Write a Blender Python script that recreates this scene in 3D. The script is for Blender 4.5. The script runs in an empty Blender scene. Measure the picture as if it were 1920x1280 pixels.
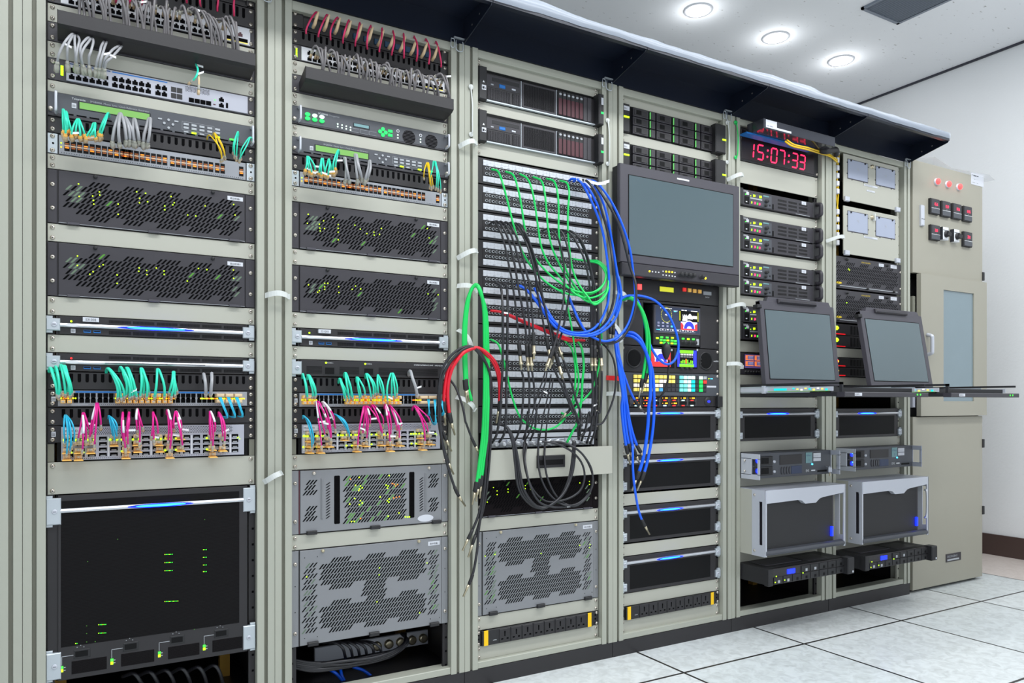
import bpy, math, random
from mathutils import Vector
random.seed(7)
S = bpy.context.scene
COL = S.collection
# ---------------------------------------------------------------- camera
F, CXP, HOR = 1422.0, 960.0, 754.0          # focal length and horizon of a 1920x1280 frame
CX, CY, CZ = 0.098, -2.190, 0.925
TH = math.atan2(.5042, .8636); SN, CS = math.sin(TH), math.cos(TH)
cd = bpy.data.cameras.new('camera'); cam = bpy.data.objects.new('camera', cd); COL.objects.link(cam)
cam.location = (CX, CY, CZ); cam.rotation_euler = (math.pi/2, 0, -TH)
cd.sensor_width = 36; cd.lens = 36*F/1920; cd.shift_y = (HOR-640)/1920; cd.clip_start = .05
S.camera = cam
# ---------------------------------------------------------------- light and exposure
S.view_settings.view_transform = 'Standard'; S.view_settings.look = 'None'
S.view_settings.exposure = 0.56; S.view_settings.gamma = 1.0; S.view_settings.use_curve_mapping = False
wd = bpy.data.worlds.new('room_ambient'); S.world = wd; wd.use_nodes = True
bg = wd.node_tree.nodes['Background']; bg.inputs[0].default_value = (.88, .94, 1.0, 1); bg.inputs[1].default_value = .6

def area(name, loc, sx, sy, power, col=(1, .99, .97), rot=(0, 0, 0)):
    l = bpy.data.lights.new(name, 'AREA'); l.shape = 'RECTANGLE'; l.size = sx; l.size_y = sy
    l.energy = power; l.color = col
    o = bpy.data.objects.new(name, l); COL.objects.link(o); o.location = loc; o.rotation_euler = rot
    return o
area('ceiling_panel_light', (1.2, -1.15, 3.0), 3.6, .3, 40, (.97, .99, 1))
area('ceiling_panel_light', (3.7, -1.15, 3.0), 1.6, .3, 15, (.97, .99, 1))
area('ceiling_panel_light', (1.6, -2.9, 3.0), 4.0, .4, 30, (.97, .99, 1))
area('ceiling_strip_light', (2.2, -.30, 3.02), 4.4, .06, 16, (.97, .99, 1))
# ---------------------------------------------------------------- geometry helpers
def P(u, v, Y=.02):
    """photo pixel -> the point of the plane y = Y it shows"""
    r = (u-CXP)/F; Z = (Y-CY)/(CS-SN*r)
    return Vector((CX+Z*(SN+CS*r), Y, CZ+(HOR-v)*Z/F))
def PX(u, X):
    """photo column -> the Y at which a given X shows there"""
    r = (u-CXP)/F; a = X-CX
    return (a*CS-r*a*SN)/(SN+r*CS)+CY
def zat(X, Y, v):
    return CZ+(HOR-v)*((X-CX)*SN+(Y-CY)*CS)/F
W = .497
def XL(n): return .6*(n-1)+.0515
def zt(n, v): return zat(XL(n), .02, v)
def lin(c):
    c = c/255.; return c/12.92 if c <= .04045 else ((c+.055)/1.055)**2.4
MAT = {}
def mat(name, rgb, rough=.5, metal=0., emit=0., var=0., alpha=1., bump=0., spec=.5, scale=20., trans=0.):
    if name in MAT: return MAT[name]
    m = bpy.data.materials.new(name); m.use_nodes = True; nt = m.node_tree; b = nt.nodes['Principled BSDF']
    c = tuple(lin(x) for x in rgb)+(1,)
    b.inputs['Base Color'].default_value = c; b.inputs['Roughness'].default_value = rough
    b.inputs['Metallic'].default_value = metal; b.inputs['Specular IOR Level'].default_value = spec
    if emit: b.inputs['Emission Color'].default_value = c; b.inputs['Emission Strength'].default_value = emit
    if alpha < 1: b.inputs['Alpha'].default_value = alpha
    if trans: b.inputs['Transmission Weight'].default_value = trans
    if var or bump:
        tc = nt.nodes.new('ShaderNodeTexCoord'); n = nt.nodes.new('ShaderNodeTexNoise'); n.inputs['Scale'].default_value = scale
        n.inputs['Detail'].default_value = 4
        nt.links.new(tc.outputs['Object'], n.inputs['Vector'])
        if var:
            mx = nt.nodes.new('ShaderNodeMix'); mx.data_type = 'RGBA'
            mx.inputs['A'].default_value = tuple(x*(1-var) for x in c[:3])+(1,); mx.inputs['B'].default_value = tuple(min(1, x*(1+var)) for x in c[:3])+(1,)
            nt.links.new(n.outputs['Fac'], mx.inputs['Factor']); nt.links.new(mx.outputs['Result'], b.inputs['Base Color'])
        if bump:
            bp = nt.nodes.new('ShaderNodeBump'); bp.inputs['Strength'].default_value = bump; bp.inputs['Distance'].default_value = .002
            nt.links.new(n.outputs['Fac'], bp.inputs['Height']); nt.links.new(bp.outputs['Normal'], b.inputs['Normal'])
    MAT[name] = m; return m
M = lambda n: MAT[n]
mat('beige_paint', (175, 175, 164), .42, var=.03, scale=3)
mat('frame_paint', (168, 170, 158), .4, var=.02, scale=4)
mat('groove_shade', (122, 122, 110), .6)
mat('cabinet_paint', (158, 155, 142), .45, var=.02, scale=2)
mat('black_steel', (36, 34, 37), .45, var=.1, scale=9)
mat('canopy_black', (22, 28, 42), .3, var=.15, scale=3)
mat('charcoal', (52, 50, 56), .45, var=.05, scale=8)
mat('charcoal_light', (70, 68, 76), .45, var=.05)
mat('dark_slate', (72, 75, 82), .45, var=.03)
mat('grey_steel', (132, 134, 138), .4, metal=.15, var=.03, scale=5)
mat('slot_black', (5, 5, 7), .9, spec=.1)
mat('deep_black', (10, 10, 12), .6, spec=.2)
mat('silver', (205, 208, 214), .28, metal=.7)
mat('light_silver', (196, 200, 210), .4, metal=.25)
mat('zinc', (190, 198, 205), .38, metal=.45)
mat('chrome', (225, 225, 222), .18, metal=1.)
mat('brass', (196, 186, 160), .28, metal=.85)
mat('screw_metal', (205, 198, 188), .28, metal=.8)
mat('port_white', (214, 216, 222), .5)
mat('port_grey', (150, 153, 160), .5)
mat('port_lilac', (172, 174, 186), .45)
mat('gold', (216, 170, 80), .35, metal=.5)
mat('amber_plastic', (246, 190, 96), .5, emit=.12)
mat('cream_plastic', (222, 196, 158), .5)
mat('clear_plastic', (210, 208, 196), .25, alpha=.8)
mat('white_tag', (236, 238, 242), .6)
mat('label_white', (205, 208, 216), .6)
mat('ink', (40, 42, 48), .8)
mat('ink_blue', (70, 90, 130), .8)
mat('print_grey', (170, 174, 180), .7)
mat('print_white', (225, 228, 232), .7)
mat('print_yellow', (220, 190, 40), .7)
mat('blue_paint', (20, 110, 190), .5); mat('adapter_blue', (18, 62, 92), .5); mat('gloss_slate', (70, 72, 80), .12, metal=.5); mat('clock_face', (40, 32, 38), .3)
mat('maroon', (78, 34, 44), .5)
mat('rubber', (32, 32, 35), .55)
mat('cable_black', (38, 38, 43), .38)
mat('cable_grey', (110, 107, 109), .4)
mat('cable_grey_light', (165, 166, 170), .35)
mat('cable_green', (10, 202, 92), .33)
mat('cable_blue', (6, 94, 236), .33)
mat('cable_red', (222, 20, 46), .33)
mat('cable_teal', (54, 226, 190), .35)
mat('cable_cyan', (38, 178, 214), .35)
mat('cable_pink', (222, 24, 142), .35)
mat('cable_rose', (206, 44, 96), .35)
mat('cable_yellow', (236, 196, 24), .35)
mat('strap_white', (226, 230, 228), .4, alpha=.82)
mat('strap_red', (226, 30, 26), .45)
mat('yellow_paint', (250, 200, 0), .5)
mat('lcd_off', (108, 160, 76), .35, emit=.25)
mat('lcd_blue', (110, 150, 155), .3)
mat('screen_glass', (78, 94, 100), .16, spec=.8)
mat('door_glass', (120, 138, 146), .08, spec=.8, var=.08, scale=3)
for nm, c, e in [('led_green', (60, 255, 60), 2.2), ('led_lime', (180, 255, 20), 2.4), ('led_yellow', (255, 220, 40), 1.6), ('led_white', (220, 255, 235), 2.),
                 ('led_red', (255, 30, 30), 2.2), ('led_orange', (255, 130, 30), 1.3), ('led_amber', (255, 170, 30), 1.3), ('led_pink', (255, 60, 110), 1.5),
                 ('led_blue', (10, 30, 255), 5.), ('led_cyan', (60, 200, 255), 6.), ('key_yellow', (240, 222, 110), .55), ('key_white', (236, 228, 216), .6),
                 ('key_cyan', (120, 232, 220), .6), ('key_teal', (0, 205, 205), .7), ('key_ice', (205, 240, 238), .65), ('key_green', (20, 225, 90), 1.1), ('key_bright', (215, 255, 240), 1.),
                 ('key_red', (230, 50, 45), .6), ('key_blue', (70, 160, 220), .5), ('lamp_red', (255, 60, 60), 3.4), ('seg_red', (255, 38, 80), 3.2),
                 ('scr_navy', (38, 48, 72), .5), ('scr_blue', (40, 50, 220), .8), ('scr_red', (215, 45, 50), .7), ('scr_lilac', (190, 190, 225), .7), ('scr_white', (235, 235, 240), .9),
                 ('scr_green', (120, 215, 30), .8), ('scr_purple', (95, 75, 130), .5), ('scr_yellow', (210, 210, 50), .7), ('bar_glow_cyan', (50, 165, 255), 2.4), ('bar_spill_blue', (0, 10, 255), 14.), ('bar_glow_blue', (0, 20, 255), 7.),
                 ('lamp_white', (255, 255, 255), 40.), ('port_glow', (150, 80, 30), .2), ('socket_glow', (225, 176, 130), .12), ('dim_green', (70, 130, 40), .25), ('dim_grey_green', (92, 112, 92), .1),
                 ('red_line', (215, 20, 30), .8)]:
    mat(nm, c, .5, emit=e*.62)

class MB:
    def __init__(s): s.v = []; s.f = []; s.m = []; s.ms = []; s.s = []
    def mi(s, m):
        m = MAT[m] if isinstance(m, str) else m
        if m not in s.ms: s.ms.append(m)
        return s.ms.index(m)
    def add(s, vs, fs, m, sm=False):
        b = len(s.v); k = s.mi(m); s.v += [tuple(v) for v in vs]
        for f in fs: s.f.append([b+i for i in f]); s.m.append(k); s.s.append(sm)
        return s
    def box(s, x0, x1, y0, y1, z0, z1, m):
        return s.add([(x, y, z) for x in (x0, x1) for y in (y0, y1) for z in (z0, z1)],
                     [(0, 2, 3, 1), (4, 5, 7, 6), (0, 1, 5, 4), (2, 6, 7, 3), (0, 4, 6, 2), (1, 3, 7, 5)], m)
    def cbox(s, x0, x1, y0, y1, z0, z1, m, c=.002):
        """box whose front edges (towards -y) are chamfered"""
        q = [(x0, z0), (x1, z0), (x1, z1), (x0, z1)]; r = [(x0+c, z0+c), (x1-c, z0+c), (x1-c, z1-c), (x0+c, z1-c)]
        vs = [(a, y0, b) for a, b in r]+[(a, y0+c, b) for a, b in q]+[(a, y1, b) for a, b in q]
        fs = [(0, 1, 2, 3), (11, 10, 9, 8)]+[(i, 4+i, 4+(i+1) % 4, (i+1) % 4) for i in range(4)]+[(4+i, 8+i, 8+(i+1) % 4, 4+(i+1) % 4) for i in range(4)]
        return s.add(vs, fs, m)
    def prism(s, pts, y0, y1, m):
        n = len(pts); vs = [(a, y0, b) for a, b in pts]+[(a, y1, b) for a, b in pts]
        return s.add(vs, [tuple(range(n)), tuple(range(2*n-1, n-1, -1))]+[(i, n+i, n+(i+1) % n, (i+1) % n) for i in range(n)], m)
    def prismx(s, pts, x0, x1, m):
        n = len(pts); vs = [(x0, a, b) for a, b in pts]+[(x1, a, b) for a, b in pts]
        return s.add(vs, [tuple(range(n)), tuple(range(2*n-1, n-1, -1))]+[(i, n+i, n+(i+1) % n, (i+1) % n) for i in range(n)], m)
    def prismz(s, pts, z0, z1, m):
        n = len(pts); vs = [(a, b, z0) for a, b in pts]+[(a, b, z1) for a, b in pts]
        return s.add(vs, [tuple(range(n)), tuple(range(2*n-1, n-1, -1))]+[(i, n+i, n+(i+1) % n, (i+1) % n) for i in range(n)], m)
    def flat(s, pts, y, m): return s.add([(a, y, b) for a, b in pts], [tuple(range(len(pts)))], m)
    def lathe(s, x, z, prof, m, n=12, sm=True):
        """profile of (radius, y) round an axis along y"""
        vs = []; fs = []
        for r, y in prof:
            for i in range(n):
                a = 2*math.pi*i/n; vs.append((x+r*math.cos(a), y, z+r*math.sin(a)))
        for j in range(len(prof)-1):
            for i in range(n):
                a, b = j*n+i, j*n+(i+1) % n; fs.append((a, b, b+n, a+n))
        fs.append(tuple(range(n))); fs.append(tuple(range((len(prof)-1)*n, len(prof)*n)))
        return s.add(vs, fs, m, sm)
    def disc(s, x, z, r, m, y=-.001, n=8): return s.lathe(x, z, [(r, 0.0), (r, y)], m, n, False)
    def tube(s, pts, r, m, n=7, caps=True):
        pts = [Vector(p) for p in pts]; vs = []; fs = []; up = Vector((.13, .9, .31)).normalized(); prev = None
        rs = r if isinstance(r, (list, tuple)) else [r]*len(pts)
        for i, p in enumerate(pts):
            t = (pts[min(i+1, len(pts)-1)]-pts[max(i-1, 0)])
            if t.length < 1e-9: t = Vector((0, 0, 1))
            t.normalize()
            a = (prev if prev is not None else up); a = a-t*a.dot(t)
            if a.length < 1e-4: a = Vector((1, 0, 0))-t*t.x
            a.normalize(); prev = a; b = t.cross(a)
            for k in range(n):
                q = 2*math.pi*k/n; vs.append(p+(a*math.cos(q)+b*math.sin(q))*rs[i])
        for i in range(len(pts)-1):
            for k in range(n): a, b = i*n+k, i*n+(k+1) % n; fs.append((a, b, b+n, a+n))
        if caps: fs.append(tuple(range(n-1, -1, -1))); fs.append(tuple(range((len(pts)-1)*n, len(pts)*n)))
        return s.add(vs, fs, m, True)
    def ribbon(s, pts, side, th, m):
        """strip through pts, `side` the half-width vector, th its thickness along y"""
        pts = [Vector(p) for p in pts]; vs = []; fs = []; d = Vector((0, th, 0))
        for p in pts: vs += [p-side, p+side, p+side+d, p-side+d]
        for i in range(len(pts)-1):
            for k in range(4): a, b = 4*i+k, 4*i+(k+1) % 4; fs.append((a, b, b+4, a+4))
        n = len(pts)*4; fs += [(0, 1, 2, 3), (n-1, n-2, n-3, n-4)]
        return s.add(vs, fs, m)
    def text(s, st, x, z, size, m, y=-.0006, align='LEFT', sx=1.):
        vs, fs = text_data(st, align)
        k = size; return s.add([(x+a*k*sx, y, z+b*k) for a, b in vs], fs, m)
    def build(s, name, parent=None, loc=(0, 0, 0)):
        me = bpy.data.meshes.new(name); me.from_pydata(s.v, [], s.f)
        for m in s.ms: me.materials.append(m)
        me.polygons.foreach_set('material_index', s.m); me.polygons.foreach_set('use_smooth', s.s); me.update()
        o = bpy.data.objects.new(name, me); COL.objects.link(o); o.location = loc
        if parent: o.parent = parent
        return o
TXT = {}
def text_data(st, align):
    if (st, align) in TXT: return TXT[(st, align)]
    c = bpy.data.curves.new('t', 'FONT'); c.body = st; c.size = 1; c.align_x = align; c.resolution_u = 2
    o = bpy.data.objects.new('t', c); COL.objects.link(o); dg = bpy.context.evaluated_depsgraph_get(); dg.update()
    me = o.evaluated_get(dg).to_mesh(); r = ([(v.co.x, v.co.y) for v in me.vertices], [tuple(p.vertices) for p in me.polygons])
    o.evaluated_get(dg).to_mesh_clear(); bpy.data.objects.remove(o); bpy.data.curves.remove(c); TXT[(st, align)] = r
    return r
def tag(o, label, cat, group=None):
    o['label'] = label; o['category'] = cat
    if group: o['group'] = group
    return o
def empty(name, loc, label, cat, group=None):
    o = bpy.data.objects.new(name, None); COL.objects.link(o); o.location = loc; o.empty_display_size = .05
    return tag(o, label, cat, group)
KIDS = {}
def copy_tree(o, parent=None):
    c = o.copy(); COL.objects.link(c); c.parent = parent
    for ch in list(o.children): copy_tree(ch, c)
    return c
def dup(src, loc, label, group=None):
    c = copy_tree(src); c.location = loc; c['label'] = label
    if group: c['group'] = group
    return c
def cr(pts, k=6):
    """Catmull-Rom through pts"""
    pts = [Vector(p) for p in pts]; q = [pts[0]*2-pts[1]]+pts+[pts[-1]*2-pts[-2]]; out = []
    for i in range(1, len(q)-2):
        a, b, c, d = q[i-1:i+3]
        for j in range(k):
            t = j/k; out.append(.5*((2*b)+(c-a)*t+(2*a-5*b+4*c-d)*t*t+(3*b-a-3*c+d)*t**3))
    out.append(pts[-1]); return out

# shared little meshes
sb = MB(); sb.lathe(0, 0, [(.0056, 0), (.0056, -.0012), (.0042, -.0034), (.0014, -.0042)], 'screw_metal', 10)
sb.box(-.0022, .0022, -.0046, -.003, -.0005, .0005, 'deep_black'); sb.box(-.0005, .0005, -.0046, -.003, -.0022, .0022, 'deep_black')
SCREW = sb.build('screw'); SCREW_ME = SCREW.data; bpy.data.objects.remove(SCREW)
def screws(root, pts, y=0.):
    for x, z in pts:
        o = bpy.data.objects.new('screw', SCREW_ME); COL.objects.link(o); o.parent = root; o.location = (x, y, z)
class Dev:
    """a unit mounted in rack n between two photo rows taken at its left edge"""
    def __init__(s, n, yt, yb, name, label, cat, group=None, Y=.02, w=W):
        s.n = n; s.x0 = XL(n); s.z1 = zt(n, yt)-.0006; s.z0 = zt(n, yb)+.0006; s.h = s.z1-s.z0; s.w = w; s.Y = Y
        s.root = empty(name, (s.x0, Y, s.z0), label, cat, group)
    def x(s, u, Y=None): return P(u, 700, s.Y if Y is None else Y).x-s.x0
    def z(s, u, v, Y=None): return P(u, v, s.Y if Y is None else Y).z-s.z0
    def p(s, u, v): return s.x(u), s.z(u, v)
    def R(s, u0, u1, v0, v1): return s.x(u0), s.x(u1), s.z(u0, v1), s.z(u0, v0)
    def part(s, name, mb): return mb.build(name, s.root)
    def scr4(s, y=0., e=.0105, d=.009): screws(s.root, [(a, b) for a in (e, s.w-e) for b in ((d, s.h-d) if s.h > .034 else (s.h/2,))], y)
RK = ['', 'leftmost', 'second', 'third', 'fourth', 'fifth', 'sixth']
# ================================================================ the room
def struct(name, mb):
    o = mb.build(name); o['kind'] = 'structure'; return o
def node_mat(name, fn):
    m = bpy.data.materials.new(name); m.use_nodes = True; MAT[name] = m; fn(m.node_tree, m.node_tree.nodes['Principled BSDF']); return m
def floor_fn(nt, b):
    N = nt.nodes.new; tc = N('ShaderNodeTexCoord'); sp = N('ShaderNodeSeparateXYZ'); nt.links.new(tc.outputs['Object'], sp.inputs[0])
    def mth(op, a, c=None, d=None):
        n = N('ShaderNodeMath'); n.operation = op
        for i, q in enumerate((a, c, d)):
            if q is None: continue
            if isinstance(q, (int, float)): n.inputs[i].default_value = q
            else: nt.links.new(q, n.inputs[i])
        return n.outputs[0]
    T = .615
    def cell(o, off): return mth('DIVIDE', mth('SUBTRACT', o, off), T)
    cx = cell(sp.outputs[0], 2.53); cy = cell(sp.outputs[1], -.245)
    def line(c): return mth('LESS_THAN', mth('ABSOLUTE', mth('SUBTRACT', mth('FRACT', mth('ADD', c, .5)), .5)), .0085)
    ln = mth('MAXIMUM', line(cx), line(cy))
    cmb = N('ShaderNodeCombineXYZ'); nt.links.new(mth('FLOOR', cx), cmb.inputs[0]); nt.links.new(mth('FLOOR', cy), cmb.inputs[1])
    wn = N('ShaderNodeTexWhiteNoise'); nt.links.new(cmb.outputs[0], wn.inputs['Vector'])
    n1 = N('ShaderNodeTexNoise'); n1.inputs['Scale'].default_value = 26; n1.inputs['Detail'].default_value = 6; n1.inputs['Distortion'].default_value = 1.2; nt.links.new(tc.outputs['Object'], n1.inputs['Vector'])
    r = N('ShaderNodeValToRGB'); r.color_ramp.elements[0].position = .3; r.color_ramp.elements[0].color = (.60, .63, .64, 1); r.color_ramp.elements[1].position = .6; r.color_ramp.elements[1].color = (.79, .83, .85, 1)
    nt.links.new(n1.outputs['Fac'], r.inputs[0])
    t = N('ShaderNodeMix'); t.data_type = 'RGBA'; t.blend_type = 'MULTIPLY'; t.inputs['Factor'].default_value = 1
    r2 = N('ShaderNodeValToRGB'); r2.color_ramp.elements[0].color = (.82, .84, .83, 1); r2.color_ramp.elements[1].color = (1, .98, .96, 1); nt.links.new(wn.outputs['Value'], r2.inputs[0])
    nt.links.new(r.outputs[0], t.inputs['A']); nt.links.new(r2.outputs[0], t.inputs['B'])
    pk = N('ShaderNodeMix'); pk.data_type = 'RGBA'; pk.inputs['B'].default_value = (.66, .50, .42, 1); nt.links.new(t.outputs['Result'], pk.inputs['A'])
    nt.links.new(mth('MULTIPLY', mth('GREATER_THAN', sp.outputs[0], 4.375), .55), pk.inputs['Factor'])
    mx = N('ShaderNodeMix'); mx.data_type = 'RGBA'; mx.inputs['B'].default_value = (.015, .013, .012, 1); nt.links.new(ln, mx.inputs['Factor']); nt.links.new(pk.outputs['Result'], mx.inputs['A'])
    nt.links.new(mx.outputs['Result'], b.inputs['Base Color']); b.inputs['Roughness'].default_value = .32
node_mat('floor_tiles', floor_fn)
def ceil_fn(nt, b):
    N = nt.nodes.new; tc = N('ShaderNodeTexCoord'); mp = N('ShaderNodeMapping'); mp.inputs['Scale'].default_value = (1, 2.4, 1); nt.links.new(tc.outputs['Object'], mp.inputs['Vector'])
    n = N('ShaderNodeTexNoise'); n.inputs['Scale'].default_value = 22; n.inputs['Detail'].default_value = 3; nt.links.new(mp.outputs[0], n.inputs['Vector'])
    r = N('ShaderNodeValToRGB'); r.color_ramp.elements[0].position = .27; r.color_ramp.elements[0].color = (.5, .5, .5, 1); r.color_ramp.elements[1].position = .33; r.color_ramp.elements[1].color = (.88, .90, .93, 1)
    nt.links.new(n.outputs['Fac'], r.inputs[0]); nt.links.new(r.outputs[0], b.inputs['Base Color']); b.inputs['Roughness'].default_value = .8
node_mat('ceiling_board', ceil_fn)
mat('wall_paint', (228, 230, 232), .75, bump=.5, scale=60); mat('skirting', (70, 54, 50), .4); mat('trim_dark', (48, 50, 62), .5)
mat('vent_metal', (128, 136, 148), .4, metal=.3)
X0r, X1r, Y0r, Y1r, CEI = -2.6, 4.95, -4.2, 2.6, 3.05
struct('floor', MB().box(X0r, X1r+.1, Y0r, Y1r, -.1, 0, 'floor_tiles'))
struct('ceiling', MB().box(X0r, X1r+.1, Y0r, Y1r, CEI, CEI+.1, 'ceiling_board'))
struct('wall_right', MB().box(X1r, X1r+.1, Y0r, Y1r, 0, CEI, 'wall_paint'))
struct('wall_back', MB().box(X0r, X1r, Y1r, Y1r+.1, 0, CEI, 'wall_paint'))
struct('baseboard_right', MB().box(X1r-.015, X1r, Y0r, Y1r, 0, .125, 'skirting'))
struct('trim_1', MB().box(X1r-.012, X1r, Y0r, Y1r, CEI-.012, CEI, 'trim_dark'))
for i, (x, w) in enumerate([(1.84, 'hidden'), (2.43, 'hidden'), (3.04, 'largest and nearest of the three in view'), (3.65, 'middle one of the three in view'), (4.24, 'smallest, furthest and nearest the right wall')]):
    if w == 'hidden': continue
    t = empty('ceiling_light', (x, .85, CEI), 'glowing recessed ceiling light, '+w, 'ceiling light', 'row of recessed ceiling lights')
    m = MB(); n = 20
    for k in range(n):
        a, b = 2*math.pi*k/n, 2*math.pi*(k+1)/n
        q = [(r*math.cos(c), r*math.sin(c), z) for c in (a, b) for r, z in ((.078, 0), (.076, -.006), (.064, -.006))]
        m.add(q, [(0, 3, 4, 1), (1, 4, 5, 2)], 'port_white', True)
    m.build('trim_ring', t)
    MB().add([(.064*math.cos(2*math.pi*k/n), .064*math.sin(2*math.pi*k/n), -.005) for k in range(n)], [tuple(range(n-1, -1, -1))], 'lamp_white').build('diffuser', t)
    l = bpy.data.lights.new('lamp', 'POINT'); l.energy = .75; l.shadow_soft_size = .06; l.color = (.95, .98, 1)
    o = bpy.data.objects.new('lamp_bulb', l); COL.objects.link(o); o.location = (0, 0, -.07); o.parent = t
t = empty('ceiling_vent', (3.78, -.3, CEI), 'grey slatted air vent in the ceiling near the right wall', 'air vent')
m = MB(); wv, lv = .325, .69
for a in ((0, wv, 0, .018), (0, wv, lv-.018, lv), (0, .012, 0, lv), (wv-.018, wv, 0, lv)): m.box(a[0], a[1], a[2], a[3], -.012, 0, 'vent_metal')
m.build('frame', t)
MB().box(.014, wv-.014, .02, lv-.02, -.002, 0, 'deep_black').build('duct_backing', t)
m = MB()
for k in range(17):
    x = .016+k*.0173; m.add([(x, .018, -.001), (x+.005, .018, -.010), (x+.005, lv-.018, -.010), (x, lv-.018, -.001), (x+.0015, .018, -.001), (x+.0075, .018, -.010), (x+.0075, lv-.018, -.010), (x+.0015, lv-.018, -.001)],
                            [(0, 1, 2, 3), (4, 7, 6, 5), (0, 3, 7, 4), (1, 5, 6, 2)], 'vent_metal')
m.build('louvre', t)

# ================================================================ rack frames
PB, PT = .055, 2.078
def post_prof(x, sgn):
    """aluminium post, x its outer seam side, sgn towards the opening"""
    pr = [(0.0006, .0), (.019, .0), (.019, .009), (.029, .009), (.029, 0), (.048, 0), (.048, .07), (.0006, .07)]
    p = [(x+sgn*a, b) for a, b in pr]
    return p if sgn > 0 else p[::-1]
for n in range(0, 7):
    xs = .6*(n-1)
    lab = 'beige aluminium rack frame at the far left edge, mostly out of view' if n == 0 else '%s tall open beige rack frame %s' % (RK[n], 'beside the grey power cabinet' if n == 6 else 'counted from the left, holding stacked equipment')
    t = empty('equipment_rack', (xs, 0, 0), lab, 'rack', 'row of equipment racks')
    for sx, sg in ((0, 1), (.6, -1)):
        if n == 0 and sg > 0: continue
        m = MB(); m.prismz(post_prof(sx, sg), PB, PT, 'frame_paint')
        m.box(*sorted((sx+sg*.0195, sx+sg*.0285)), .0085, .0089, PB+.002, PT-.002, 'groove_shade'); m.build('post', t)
        m = MB(); e = sorted((sx+sg*.049, sx+sg*.0665)); m.box(e[0], e[1], .026, .034, PB, PT, 'beige_paint' if n == 6 else 'black_steel')
        for k in range(46): c = sum(e)/2-sg*.003; m.box(c-.003, c+.003, .0255, .027, .08+k*.04445-.003, .08+k*.04445+.003, 'slot_black')
        m.build('mounting_rail', t)
        m = MB(); e = sorted((sx+sg*.002, sx+sg*.01)); m.box(e[0], e[1], .07, .75, PB, PT, 'black_steel'); m.build('side_gap_darkener', t)  # last one: black side sheet added to give darkness inside open gaps
    if n == 0: continue
    MB().cbox(.048, .552, .003, .05, PT-.027, PT-.001, 'frame_paint').build('top_beam', t)
    m = MB(); m.cbox(.048, .552, .003, .05, PB+.0, PB+.022, 'frame_paint'); m.build('bottom_beam', t)
    MB().box(.01, .59, .745, .75, PB, PT, 'deep_black').build('back_gap_darkener', t)  # black sheet added behind the equipment so the gaps stay dark
    MB().box(.001, .599, .002, .72, 0, PB-.0005, 'black_steel').build('plinth', t)
    MB().box(.003, .597, .05, .745, PT, PT+.003, 'frame_paint').build('top_panel', t)
    m = MB()
    for q in (.061, .51):
        m.box(q, q+.03, .35, .38, PB, PT-.05, 'gold')
    m.build('rear_upright', t)
# canopy over the racks, one section per rack
for n in range(1, 7):
    xs = .6*(n-1); t = empty('canopy_section', (xs, 0, PT), 'black steel canopy section projecting above the %s rack' % RK[n], 'canopy', 'canopy sections above the racks')
    m = MB(); m.box(.001, .599, .0, .004, 0, .085, 'canopy_black'); m.box(.001, .599, -.19, .3, .082, .085, 'canopy_black'); m.box(.001, .599, -.19, -.187, .05, .082, 'canopy_black'); m.box(.001, .599, -.187, -.172, .05, .052, 'canopy_black')
    m.build('cover_plate', t)
    m = MB(); m.prismx([(-.188, .052), (-.182, .044), (0, .002), (0, .082), (-.188, .082)], .596, .599, 'canopy_black')
    for y, z in ((-.16, .062), (-.11, .05), (-.06, .038)): m.add([(.5955, y+a, z+b) for a, b in ((-.004, 0), (0, -.004), (.004, 0), (0, .004))], [(0, 1, 2, 3)], 'screw_metal')
    m.build('side_bracket', t)
    m = MB()
    m.box(.56, .597, -.0065, 0, .012, .016, 'zinc'); m.tube(cr([(.566, -.008, .004), (.566, -.008, -.026), (.587, -.008, -.028), (.59, -.008, -.005), (.588, -.008, .003)], 3), .0017, 'zinc', 6); m.tube(cr([(.600-.052, -.008, .006), (.600-.053, -.008, -.02), (.600-.042, -.008, -.02), (.600-.041, -.008, .004), (.548, -.008, .006)], 3), .0015, 'zinc', 6)
    m.build('cable_ring', t)
# plastic film lying on the canopy
m = MB(); vs = []; fs = []; nx, ny = 150, 5
mat('thin_film', (235, 240, 246), .3, alpha=.35); mat('film', (166, 176, 190), .3, alpha=.62)
for i in range(nx):
    x = .0+i*3.60/(nx-1); w = .002*math.sin(x*9)+.002*math.sin(x*23+1)+.0012*math.sin(x*61)
    hgt = .016*math.exp(-((x-1.35)/.12)**2)+.012*math.exp(-((x-2.42)/.09)**2)+.012*math.exp(-((x-2.6)/.08)**2)
    for j, (y, z) in enumerate([(-.1925, PT+.058+w*.8), (-.196, PT+.068+w), (-.193, PT+.085+abs(w)*.6+hgt*.8), (-.12, PT+.088+abs(w)*.5+hgt*.5), (.1, PT+.09)]):
        vs.append((x, y+.4*w*(j < 3), z))
for i in range(nx-1):
    for j in range(ny-1): a = i*ny+j; fs.append((a, a+1, a+ny+1, a+ny))
m.add(vs, fs, 'film', True); tag(m.build('plastic_film'), 'crumpled translucent plastic film lying along the front edge of the black canopy', 'plastic film')
m = MB(); m.add([(3.62, .02, 2.104), (3.75, -.03, 2.125), (3.95, .0, 2.108), (4.22, -.04, 2.106), (4.3, -.03, 2.09), (4.2, .3, 2.11), (3.7, .3, 2.11)], [(0, 1, 6), (1, 2, 5, 6), (2, 3, 5), (3, 4, 5)], 'thin_film', False)
tag(m.build('plastic_film'), 'small sheet of clear plastic film lying on top of the power cabinet', 'plastic film')
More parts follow.
